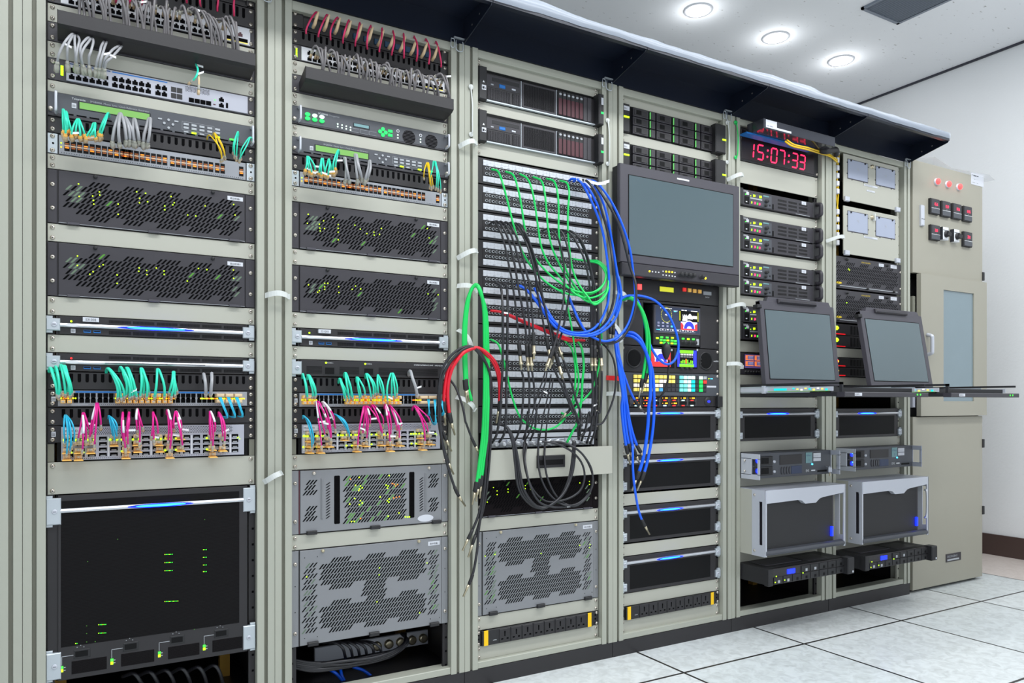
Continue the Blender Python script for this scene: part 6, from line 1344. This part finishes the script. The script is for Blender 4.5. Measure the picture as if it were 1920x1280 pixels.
blues = [(b((1130, 268), (1160, 252), (1230, 280), (1300, 400), (1370, 560), (1420, 720), (1450, 900), (1470, 1080))+c((1470, 130), (1455, 240), (1400, 370), (1320, 450), (1200, 475), (1080, 445), (980, 360), (880, 240), (800, 140), (710, 68)), 'cable_blue'),
         (b((1165, 275), (1215, 258), (1300, 340), (1380, 490), (1450, 650), (1500, 820), (1530, 1000), (1552, 1200))+c((1550, 150), (1515, 290), (1440, 410), (1330, 480), (1180, 492), (1050, 452), (950, 355), (850, 210), (760, 105), (680, 62)), 'cable_blue'),
         (b((1230, 275), (1300, 268), (1370, 350), (1430, 480), (1470, 640), (1505, 840), (1540, 1050))+c((1562, 40), (1575, 190), (1520, 360), (1410, 465), (1280, 502), (1130, 472), (1010, 385), (900, 210), (830, 90)), 'cable_blue'),
         (b((1270, 280), (1340, 272), (1425, 350), (1525, 510), (1605, 700), (1655, 880), (1682, 1080))+c((1692, 60), (1692, 200), (1645, 380), (1560, 500), (1450, 545), (1350, 520), (1270, 460), (1200, 340), (1150, 220), (1125, 160)), 'cable_blue'),
         (b((1200, 275), (1275, 268), (1355, 370), (1425, 580), (1475, 780), (1505, 980))+c((1518, 60), (1500, 240), (1420, 410), (1290, 490), (1180, 490)), 'cable_black'),
         (b((1250, 285), (1330, 280), (1440, 430), (1540, 610), (1600, 800), (1650, 1000))+c((1700, 60), (1698, 260), (1640, 440), (1555, 540), (1460, 565), (1340, 535), (1240, 440), (1170, 320)), 'cable_black')]
for i, (g, mt) in enumerate(blues): cable('%s %s cord sweeping from the topmost patch panel round the right-hand coil' % (ORD[i if i < 4 else i-4], 'blue' if i < 4 else 'dark grey'), Y(g, [.0, -.06-.008*i, -.08-.008*i, -.09, -.10-.004*i, -.09-.004*i, -.09, -.07, -.02]), .0044, mt, LB if i < 4 else 'grey cords among the blue loops', tags=(.10,) if i in (0, 1, 3, 4, 5) else (), ts=2.4)
for i, g in enumerate([c((455, 285), (550, 297), (680, 348), (800, 400), (920, 448), (1040, 492), (1150, 530), (1262, 540)), c((560, 305), (620, 330), (740, 385), (850, 430), (960, 478), (1060, 520), (1150, 545), (1240, 535))]):
    cable('%s red cord crossing the middle of the patch panels' % ('upper', 'lower')[i], Y(g, [-.01, -.05, -.055, -.045, -.01]), .0044, 'cable_red', 'red cords across the patch panels')
for i, (g, w_) in enumerate([(c((1060, 100), (1105, 210), (1140, 370), (1165, 520), (1192, 720), (1212, 880), (1190, 1020), (1150, 1120)), 'hanging behind the black cords'), (c((1185, 530), (1235, 600), (1255, 750), (1242, 900), (1235, 1050), (1195, 1250))+d4((1170, 200), (1110, 320)), 'furthest right, thickening towards the bottom'),
                             (c((1090, 540), (1155, 620), (1182, 780), (1178, 950), (1140, 1120))+d4((1090, 80), (1040, 140)), 'bending left near the bottom with a silver plug'), (c((455, 530), (520, 570), (560, 680), (600, 850), (640, 1020), (700, 1180))+d4((760, 150), (830, 195), (930, 208), (1020, 180), (1095, 110)), 'drawing a long arc under the patch panels'),
                             (c((1395, 400), (1408, 520), (1380, 780), (1335, 940), (1290, 1010), (1210, 1090), (1120, 1180))+d4((1060, 60)), 'slanting down from the right edge')]):
    cable('thin green cord %s' % w_, Y(g, [-.01, -.05, -.055, -.05, -.03]), .0042 if i == 1 else .0034, 'cable_green', 'thin green cords in the lower patch panels', '.p' if i == 2 else '')
# thick green loop with its strap
for i in range(3):
    o_ = i*9
    g = c((265-8+o_*2, 1075-o_), (236+o_, 880), (224+o_, 500), (248+o_*.7, 240), (292, 108-o_*.3), (335, 62+o_*.6), (375-o_*.4, 130), (400+o_, 300), (404+o_*1.6, 600), (405+o_*1.8, 900))+d4((398+o_*1.8, 100), (384+o_*2, 300), (362+o_*2, 480), (342+o_*2, 630), (300+o_*3.6, 850-o_*3))
    cable('%s strand of the thick green loop hung left of the patch panels' % ('left', 'middle', 'right')[i], Y(g, [-.03, -.03, -.035, -.05, -.045, -.045-.004*i, -.04, -.04]), .0056, 'cable_green', 'thick green cables in a hanging loop', ('pp', 'pp', '.p')[i])
cable('short green cable end hanging beside the waveform monitor post', Y([(1138, 800), (1141, 812)], [-.03, -.03]), .001, 'cable_green', None) if False else None
# red and black bundle
rb = [('cable_red', c((70, 1262), (55, 1100), (62, 950), (95, 780), (160, 680), (240, 632), (340, 602), (430, 652), (500, 735), (535, 840), (545, 950), (540, 1060), (505, 1250)), 'inner red', 'pp', .0056),
      ('cable_red', c((150, 1350), (105, 1180), (88, 1000), (105, 850), (150, 740), (235, 640), (345, 606), (425, 665), (490, 750), (525, 860), (535, 990), (530, 1100)), 'outer red', 'p.', .0056),
      ('cable_black', d4((122, 392), (60, 260), (22, 150))+c((8, 1100), (12, 960), (40, 800), (100, 690), (190, 612), (290, 592), (370, 660), (430, 760), (462, 900), (465, 1100))+d4((450, 60), (440, 300), (405, 620), (355, 930), (215, 1245)), 'first black', 'pp', .0042),
      ('cable_black', d4((140, 590), (90, 480), (40, 300), (12, 120))+c((15, 980), (60, 810), (130, 700), (215, 620), (300, 600), (385, 690), (440, 790), (450, 950))+d4((462, 100), (455, 330), (430, 640), (390, 900), (265, 1300)), 'second black', 'pp', .0042),
      ('cable_black', d4((240, 862), (160, 730), (90, 520), (45, 330), (25, 130))+c((35, 900), (90, 760), (180, 655), (280, 598), (365, 640))+c((450, 820), (448, 1000))+d4((440, 120), (420, 500), (395, 800))+e5((330, 60), (318, 220), (280, 420), (207, 590)), 'third black', 'pp', .0042),
      ('cable_black', c((105, 870), (160, 950), (215, 1100), (240, 1230))+d4((250, 160), (300, 290), (372, 440)), 'short black', '.p', .0036)]
for mt, g, w_, en, r in rb: cable('%s cable of the strapped bundle hanging left of the patch panels' % w_, Y(g, [-.03, -.035, -.045, -.06, -.055, -.045, -.04, -.035]), r, mt, 'red and black hanging cable bundle', en)
# big black loops in front of the drawer
loops = [d4((480, 160), (545, 165), (600, 195), (645, 320), (668, 500), (692, 690), (750, 800), (840, 868), (935, 870), (1050, 790), (1130, 620), (1160, 440), (1168, 300)), d4((500, 150), (570, 170), (622, 230), (668, 360), (690, 520), (715, 700), (780, 810), (870, 868), (960, 858), (1070, 770), (1145, 610), (1172, 430), (1178, 300)),
         d4((520, 145), (590, 180), (642, 260), (680, 400), (706, 560), (735, 700), (800, 815), (890, 880), (990, 840), (1090, 740), (1155, 580), (1180, 420)), d4((757, 250), (740, 400), (758, 560), (820, 720), (930, 820), (1060, 815), (1175, 770), (1240, 700), (1262, 590), (1230, 480), (1140, 385), (1010, 325), (900, 308)),
         d4((868, 240), (865, 480), (895, 640), (970, 770), (1080, 850), (1200, 842), (1300, 750), (1335, 630), (1292, 490), (1210, 385), (1080, 325), (930, 312)), d4((932, 230), (918, 450), (950, 640), (1040, 800), (1165, 862), (1270, 800), (1325, 690), (1325, 560), (1270, 450), (1190, 370), (1080, 318), (960, 308)),
         d4((765, 330), (752, 480), (800, 700), (880, 830), (1000, 870), (1120, 866))]
for i, g in enumerate(loops): cable('%s of the long black loops hanging across the beige drawer' % ORD[i], Y(g, [-.02, -.06, -.065-.005*i, -.07-.006*i, -.07-.005*i, -.06]), .0036 if i > 2 else .0046, 'cable_black', 'long black loops across the drawer', tags=(.98,) if i > 2 else ())
# fourth rack cables
q2 = lambda *q: [(1130+x/4.57, 500+y/4.57) for x, y in q]; q3 = lambda *q: [(1130+x/5.333, 760+y/5.333) for x, y in q]
R4 = [('cable_blue', q2((170, 262), (230, 248), (330, 250), (450, 292), (555, 400), (625, 550), (650, 680), (622, 790), (560, 835), (490, 800), (420, 700), (372, 550), (340, 400), (290, 275), (215, 248), (140, 300), (108, 420)), 'wide blue loop hanging in front of the waveform monitor', '', .0046),
      ('cable_green', q2((150, 275), (240, 262), (310, 330), (355, 450), (378, 600), (372, 750), (352, 900), (308, 1128)), 'left green cable ending in front of the lit key panel', '.p', .0056),
      ('cable_green', q2((152, 285), (240, 272), (318, 340), (368, 450), (398, 600), (400, 760), (382, 900), (335, 1080)), 'right green cable ending in front of the lit key panel', '.p', .0056),
      ('cable_blue', q2((190, 560), (270, 572), (335, 640), (385, 780), (408, 900), (408, 1100))+q3((462, 0), (452, 200), (425, 420), (385, 600), (295, 850)), 'left one of the two thick blue cables crossing the key panel', '.p', .0064),
      ('cable_blue', q2((190, 585), (260, 600), (330, 660), (395, 790), (430, 920), (440, 1100))+q3((515, 0), (505, 200), (475, 420), (425, 640), (345, 850)), 'right one of the two thick blue cables crossing the key panel', '.p', .0056),
      ('cable_blue', q2((112, 500), (108, 650), (130, 820), (150, 950), (172, 1100))+q3((190, 20), (205, 200), (235, 410), (275, 590)), 'leftmost blue cable of the vertical bundle, ending at the second server bar', '.p', .0052),
      ('cable_blue', q2((122, 520), (120, 680), (142, 830), (165, 980), (185, 1120))+q3((215, 20), (232, 220), (262, 390), (312, 565)), 'second blue cable of the vertical bundle, ending at the second server bar', '.p', .0052),
      ('cable_blue', q2((130, 540), (130, 690), (155, 850), (182, 1000))+q3((235, 0), (262, 200), (305, 420), (378, 602)), 'third blue cable of the vertical bundle, its plug furthest right', '.p', .0052),
      ('cable_blue', q2((118, 600), (140, 760), (170, 900))+q3((245, 0), (275, 180), (335, 380), (430, 550)), 'fourth blue cable of the vertical bundle, its plug highest', '.p', .0052),
      ('cable_blue', q2((108, 640), (125, 760), (175, 900), (225, 1040), (280, 1150), (362, 1252)), 'single blue cable slanting right with its plug over the topmost server bar', '.p', .0044),
      ('cable_blue', q3((285, 300), (300, 440), (303, 640), (325, 860), (375, 1100), (470, 1290)), 'long blue cable hanging lowest, its plug over the third server', '.p', .0044),
      ('cable_black', c((1400, 555), (1465, 618), (1515, 720), (1530, 880), (1505, 1050), (1420, 1240))+d4((1330, 170), (1210, 280)), 'black cable curving down the post right of the patch panels', '', .0036),
      ('cable_black', q2((70, 470), (66, 540), (60, 660)), 'left short black cable with a silver plug on the post right of the patch panels', '.p', .0046), ('cable_black', q2((95, 470), (92, 540), (88, 662)), 'right short black cable with a silver plug on the post right of the patch panels', '.p', .0046)]
for mt, g, w_, en, r in R4: cable(w_, Y(g, [-.01, -.05, -.06, -.06, -.05, -.045, -.04]), r, mt, 'cables hanging by the fourth rack', en)

# ---- fans of thin fibre and network cables
def fan(col, mt, group, where, lst, tr, r=.0019, ends='.s', yoff=-.05, jit=.006, tagp=0, arch=4, bow=1.6, slv=0):
    k = 0
    for (u0, v0), es in lst:
        u0, v0 = tr(u0, v0)
        for e in es:
            u1, v1 = tr(*e); y = yoff-random.uniform(0, .014); du = u1-u0; dv = v1-v0; jx = random.uniform(-1.2, 1.2)
            sd = random.uniform(-1.5, 2.2)*bow; pts = [(u0+jx*.5, v0+5, .012), (u0+jx*.6+du*.03, v0-arch*.2, -.008), (u0+jx+du*.20, v0-arch+dv*.03, y*.62), (u0+jx+du*.55+sd, v0+dv*.24, y), (u0+du*.86+jx+sd, v0+dv*.55, y*1.02), (u0+du*1.0+sd*.5, v0+dv*.82, y*.8), (u1, v1, -.018)]
            k += 1; cable('%s %s %s' % (ORD[(k-1)], col, where), pts, r, mt, group, ends, tags=(random.uniform(.55, .9),) if random.random() < tagp else (), k=4, n=6, cat='cable', name='fibre_cable', sleeve=((lambda z: (z, z+random.uniform(.14, .3)))(random.uniform(.25, .45))) if random.random() < slv else None)
t1 = lambda x, y: (x/3.84, 600+y/3.84); t2 = lambda x, y: (480+x/4.571, 680+y/4.571); t3 = lambda x, y: (x/3.84, y/3.84); t4 = lambda x, y: (480+x/4.571, 260+y/4.571)
fan('teal fibre from the left,', 'cable_teal', 'teal fibres of the leftmost rack', 'in the row above the amber-lit switch, leftmost rack',
    [((352, 355), [(412, 560), (424, 575)]), ((395, 345), [(425, 560), (438, 545)]), ((432, 335), [(470, 555), (486, 540), (505, 560)]), ((455, 340), [(520, 545), (500, 530)]), ((765, 360), [(845, 580), (862, 560), (875, 590), (890, 575)]), ((858, 350), [(905, 560), (930, 575), (925, 550)]), ((905, 355), [(950, 570), (985, 580), (968, 560)]),
     ((1010, 360), [(1008, 570), (1032, 560), (1052, 575), (1072, 545)]), ((1130, 365), [(1112, 575), (1120, 560), (1182, 570)]), ((1250, 385), [(1215, 545), (1232, 575), (1262, 560), (1276, 530)])], t1, .0031, tagp=.12)
fan('teal fibre from the left,', 'cable_teal', 'teal fibres of the second rack', 'in the row above the amber-lit switch, second rack',
    [((398, 110), [(430, 300), (438, 315)]), ((440, 120), [(492, 300), (505, 310), (515, 290), (480, 310)]), ((705, 150), [(770, 330), (790, 290), (755, 305)]), ((755, 100), [(815, 310), (830, 325), (800, 330)]), ((860, 140), [(888, 325), (902, 300), (930, 285)]), ((938, 110), [(1000, 300), (1018, 285), (985, 322)]), ((1040, 120), [(1050, 275), (1085, 325), (1092, 295)]), ((1165, 105), [(1130, 345), (1165, 320), (1205, 290), (1190, 310)])], t2, .0028, tagp=.12)
fan('thick grey cable from the left,', 'cable_grey_light', 'thick grey cables at the fibre switches', 'plugged into the amber-lit switch, leftmost rack', [((1465, 400), [(1480, 555)]), ((1528, 395), [(1515, 550)])], t1, .0044)
fan('and only thick grey cable', 'cable_grey_light', 'thick grey cables at the fibre switches', 'at the amber-lit switch, second rack', [((1308, 85), [(1382, 300)])], t2, .0050, tagp=1)
PKG = 'pink fibres of the %s rack'
fan('pink fibre from the left,', 'cable_pink', PKG % 'leftmost', 'falling onto the two unit switch, leftmost rack',
    [((600, 680), [(560, 885), (640, 810), (590, 965), (618, 900)]), ((700, 610), [(655, 850), (725, 790), (680, 935), (650, 880)]), ((885, 675), [(890, 905), (905, 960)]), ((930, 675), [(905, 880), (925, 925), (915, 850)]), ((985, 650), [(992, 820), (1005, 925), (1030, 800)]), ((1100, 675), [(1090, 860), (1130, 845), (1112, 900)]), ((1200, 660), [(1220, 965), (1210, 905), (1235, 860), (1240, 800)]), ((1262, 670), [(1310, 865), (1255, 800), (1315, 930), (1300, 820)]),
     ((1508, 670), [(1510, 855), (1530, 945), (1542, 830), (1520, 900)]), ((1572, 675), [(1600, 865), (1618, 840), (1612, 905)])], t1, .0023, tagp=.35, yoff=-.045, slv=.3)
fan('pink fibre from the left,', 'cable_pink', PKG % 'second', 'falling onto the two unit switch, second rack',
    [((512, 345), [(600, 510), (592, 650), (562, 755), (640, 610), (645, 690), (610, 600)]), ((560, 350), [(665, 540), (640, 690), (680, 600)]), ((935, 385), [(882, 590), (912, 650), (872, 745), (950, 610), (975, 540), (945, 680), (1078, 640)]), ((985, 375), [(1085, 560), (1065, 620)]), ((1100, 370), [(1140, 610), (1152, 710), (1132, 530), (1150, 650)]), ((1132, 380), [(1200, 570), (1222, 690), (1240, 570), (1215, 620)]), ((1340, 385), [(1430, 550), (1442, 710), (1490, 530), (1480, 630), (1445, 620)])], t2, .0023, tagp=.35, yoff=-.045, slv=.35)
fan('cyan fibre from the left,', 'cable_cyan', 'cyan fibres of the leftmost rack', 'falling onto the two unit switch, leftmost rack', [((470, 685), [(478, 985), (500, 960), (468, 905), (528, 900), (515, 930), (490, 880)]), ((780, 690), [(820, 885), (842, 850), (835, 820), (815, 850)])], lambda x, y: t1(x, y), .0021, yoff=-.06, arch=0)
fan('cyan fibre from the left,', 'cable_cyan', 'cyan fibres of the second rack', 'falling onto the two unit switch, second rack', [((402, 455), [(478, 745), (490, 690), (472, 610), (485, 720), (460, 560)]), ((662, 440), [(795, 650), (780, 600), (790, 620)])], t2, .0021, yoff=-.06, arch=0)
def drop(where, group, lst, tr):
    for k, (a, b_, e) in enumerate(lst):
        (ua, va), (ub, vb), (uc, vc) = tr(*a), tr(*b_), tr(*e)
        cable('%s cyan breakout fibre looping down %s' % (ORD[k], where), [(ua, va, -.03), ((ua*2+ub)/3, (va*2+vb)/3, -.045), ((ua+ub*2)/3, (va+vb*2)/3, -.05), (ub, vb, -.045), ((ub+uc)/2, max(vb, vc)+1, -.025), (uc, vc, .0)], .0015, 'cable_cyan', group, '', k=4, n=6, name='fibre_cable')
drop('at the right of the leftmost rack', 'cyan breakout fibres', [((1575+i*6+g*60, 555), (1640-4*(i % 3)+g*55, 700-4*i-g*4), (1590+g*60, 690)) for g in range(3) for i in range(4)], t1)
drop('at the right of the second rack', 'cyan breakout fibres', [((1470+i*9+g*55, 315), ((1490, 1545, 1600)[g]-5*i+(12 if g == 2 else 0), (440, 520, 440)[g]-8*i), (1450+g*40, 450)) for g in range(3) for i in range(3)], t2)
fan('thin teal fibre from the left,', 'cable_teal', 'teal fibres of the orange-lit switches', 'left end of the orange-lit switch, leftmost rack', [((450, 800), [(460, 990), (482, 970), (468, 1010)]), ((470, 815), [(490, 960), (520, 990)]), ((562, 870), [(520, 1010), (580, 1010), (545, 990), (610, 1000)]), ((690, 900), [(612, 1020), (662, 1000), (690, 1010), (640, 1000)]), ((785, 825), [(718, 1010), (712, 980), (725, 1000)])], t3, .0024, tagp=.3, ends='.t')
fan('thin teal fibre from the left,', 'cable_teal', 'teal fibres of the orange-lit switches', 'left end of the orange-lit switch, second rack', [((438, 168), [(460, 310), (500, 310), (420, 300), (480, 320)]), ((570, 185), [(560, 330), (540, 310), (590, 330)]), ((630, 190), [(590, 330), (640, 310), (610, 340)]), ((716, 112), [(668, 320), (680, 300)])], t4, .0024, tagp=.4, ends='.t')
fan('grey cable from the left,', 'cable_grey_light', 'grey cables of the orange-lit switches', 'bunched on the orange-lit switch, leftmost rack', [((870, 830), [(812, 1060), (862, 1060), (905, 1050)]), ((890, 860), [(930, 1050), (960, 1055)]), ((965, 870), [(975, 1060), (1000, 1040)]), ((1085, 865), [(1032, 1070), (1062, 1060)])], t3, .0040, ends='.t')
fan('grey cable from the left,', 'cable_grey_light', 'grey cables of the orange-lit switches', 'bunched on the orange-lit switch, second rack', [((760, 180), [(760, 385), (800, 380)]), ((850, 150), [(900, 350), (870, 390), (910, 370)]), ((980, 205), [(950, 360), (930, 390)])], t4, .0038, ends='.t')
fan('yellow fibre from the left,', 'cable_yellow', 'yellow fibres of the orange-lit switches', 'right end of the orange-lit switch, leftmost rack', [((1490, 985), [(1590, 1165)]), ((1535, 970), [(1602, 1160), (1620, 1150), (1612, 1140)])], t3, .0018)
fan('yellow fibre from the left,', 'cable_yellow', 'yellow fibres of the orange-lit switches', 'right end of the orange-lit switch, second rack', [((1465, 220), [(1442, 350), (1490, 430), (1520, 425), (1505, 440)])], t4, .0018)
fan('loose teal fibre from the left,', 'cable_teal', 'pale fibres at the right of the orange-lit switches', 'right end of the orange-lit switch, leftmost rack', [((1720, 960), [(1680, 1110), (1702, 1160), (1690, 1140)]), ((1815, 1000), [(1722, 1170), (1735, 1150)])], t3, .0018)
fan('loose teal fibre from the left,', 'cable_teal', 'pale fibres at the right of the orange-lit switches', 'right end of the orange-lit switch, second rack', [((1530, 208), [(1490, 365), (1560, 450), (1580, 465), (1540, 440)])], t4, .0018)
fan('short pink fibre from the left,', 'cable_rose', 'short pink fibres of the upper patch panel', 'topmost panel of the second rack', [((520+92*i+(4 if i < 6 else 8), 108+23*i), [(430+97*i+random.randint(0, 40)*0+(8*i if i < 6 else 9*i-10), 290+26*i)]) for i in range(12)], lambda x, y: (480+x/4.571, y/4.571), .0027, ends='..', yoff=-.03, arch=1)
fan('pink fibre end from the left,', 'cable_rose', 'short pink fibres at the top edge', 'at the top edge, leftmost rack', [((930+97*i, -60+8*i), [(925+92*i, 30+12*i)]) for i in range(-1, 2)]+[((1450, -60), [(1445, 45)]), ((1575, -60), [(1565, 80)]), ((1700, -60), [(1685, 115)]), ((1340, -60), [(1345, 20)])], t3, .0027, ends='..', yoff=-.03, arch=1)
# fibre plug bodies standing proud of the upper fibre panel
for i in range(12):
    u, v = 480+(515+93*i)/4.571, (165+26*i)/4.571; p = P(u, v, -.02); t = empty('fibre_connector', p, 'cream fibre connector on the topmost panel of the second rack, %s from the left' % ORD[i], 'connector', 'cream fibre connectors of the upper patch panel')
    MB().tube([(.004, -.012, .018), (0, -.008, .004), (-.003, .0, -.012), (-.004, .018, -.018)], [.0022, .0045, .0052, .0052], 'cream_plastic', 6).build('body', t)
# network cables between the white switches and the lipped trays
def fringe(n, zs, ztr, cnt, where, x0_, x1_, grp):
    rr = random.Random(n*5+3)
    for k in range(cnt):
        x = XL(n)+x0_+(x1_-x0_)*(k+.5)/cnt+rr.uniform(-.004, .004); dx = rr.uniform(-.012, .044); top = rr.uniform(-.008, .014); yo = -.030-rr.uniform(0, .014)
        pts = [Vector((x, -.004, zs+rr.choice((-.011, .008)))), Vector((x+dx*.05, -.03, zs+top*.7+.002)), Vector((x+dx*.35, yo, zs+top)), Vector((x+dx*.75, yo-.004, zs-.028)), Vector((x+dx, yo+.004, (zs+ztr)/2-.014)), Vector((x+dx*1.05, -.028, ztr+.002)), Vector((x+dx*1.05, -.018, ztr-.025))]
        cable('grey network cable %s from the left in the fringe over the lipped tray, %s rack' % (ORD[k], where), pts, .0035, 'cable_grey', grp, 's.', k=4, n=6, name='network_cable', tags=(.3,) if rr.random() < .12 else ())
fringe(1, 1.952, 1.868, 40, 'leftmost', .045, .44, 'grey network cables at the top of the leftmost rack')
fringe(2, 1.931, 1.864, 40, 'second', .045, .46, 'grey network cables at the top of the second rack')
g4 = lambda *q: [(90+x/9.6, y/9.6) for x, y in q]
for i, g in enumerate([g4((470, 600), (400, 640), (290, 780), (190, 1000), (150, 1290)), g4((465, 625), (430, 670), (365, 800), (345, 960), (362, 1290)), g4((490, 625), (480, 680), (485, 850), (495, 1000), (500, 1300)), g4((520, 625), (565, 720), (530, 880), (505, 1050), (540, 1310)),
                       g4((760, 665), (690, 700), (590, 830), (585, 1000), (640, 1340)), g4((775, 680), (740, 740), (640, 880), (600, 1050), (690, 1340)), g4((800, 680), (815, 760), (770, 930), (735, 1050), (760, 1370)), g4((1010, 740), (960, 830), (930, 950), (880, 1120), (850, 1380)), g4((1060, 745), (1020, 850), (980, 980), (940, 1130), (910, 1390)), g4((1290, 820), (1180, 880), (1090, 980), (1010, 1100), (960, 1400)), g4((1330, 830), (1240, 930), (1140, 1040), (1040, 1140), (1000, 1410))]):
    cable('%s from the left of the grey cables below the lipped tray, leftmost rack' % ORD[i], Y(g, [-.02, -.05, -.06, -.055, -.014]), .0030, 'cable_grey_light', 'grey plugs below the lipped tray', '.t', name='network_cable', tags=(.5,) if i in (0, 8, 9) else ())
    u, v = g[-1]; o = None
cable('teal cable with two paper tags hanging at the right of the switch, leftmost rack', Y([(367, 119), (371, 132), (366, 146), (353, 158)], [.0, -.04, -.045, -.014]), .0026, 'cable_teal', None, '.s', name='fibre_cable', tags=(.1, .5))
cable('cream cable plugged straight beside the tagged teal cable, leftmost rack', Y([(371, 132), (373, 150), (372, 178)], [-.03, -.045, -.03]), .0026, 'cream_plastic', None, '.s', name='fibre_cable')
# cables inside the open foot of the second and first racks
s5 = lambda *q: [(480+x/2.976, 850+y/2.976) for x, y in q]
for i in range(9):
    r_ = random.Random(i+40); jj = lambda: r_.uniform(-7, 7); o_ = (i % 5)*11
    cable('%s black cable of the thick bundle in the foot of the second rack' % ORD[i], Y(s5((205, 1150+o_), (330+jj(), 1168+o_+jj()), (500+jj(), 1160+o_*.8+jj()), (650+jj(), 1135+o_*.7+jj()), (770+jj(), 1100+o_*.6), (825+i*3, 1060-o_*.3), (835-i*3, 1005)), [.07, .05, .04+i*.004, .05+i*.004, .09, .15]), .0048, 'cable_black', 'bundled black cables in the rack foot')
for i in range(6):
    o_ = i*42; cable('%s black cable arching above the thick bundle, foot of the second rack' % ORD[i], Y(s5((330+o_, 1055), (420+o_, 1050), (480+o_, 1080), (500+o_*.95, 1140)), [.14, .08, .06, .09]), .0045, 'cable_black', 'arching black cables in the rack foot')
for i, g in enumerate([s5((400, 1200), (450, 1230), (500, 1290)), s5((540, 1190), (600, 1210), (650, 1250), (680, 1300)), s5((470, 1195), (480, 1240), (510, 1300))]): cable('%s blue cable in the dark foot of the second rack' % ORD[i], Y(g, [.15, .13, .13]), .005, 'cable_blue', 'blue cables in the rack foot')
t = empty('coaxial_panel', P(690, 1215, .25), 'silver strip with round coaxial sockets inside the open foot of the second rack', 'connector panel'); m = MB(); m.cbox(-.18, .22, 0, .01, -.02, .03, 'light_silver', .002); m.build('plate', t)
for k in range(5): MB().lathe(.03+k*.042, .004, [(.015, 0), (.015, -.012), (.009, -.013)], 'brass', 14).build('socket', t)
for i in range(6): cable('%s black cable at the very bottom below the big server, leftmost rack' % ORD[i], Y([(230+i*30, 1268+i*-2), (250+i*30, 1262-i*3), (262+i*30, 1275-i*3), (270+i*30, 1290)], [.12, .06, .06, .1]), .005, 'cable_black', 'black cables below the big server')
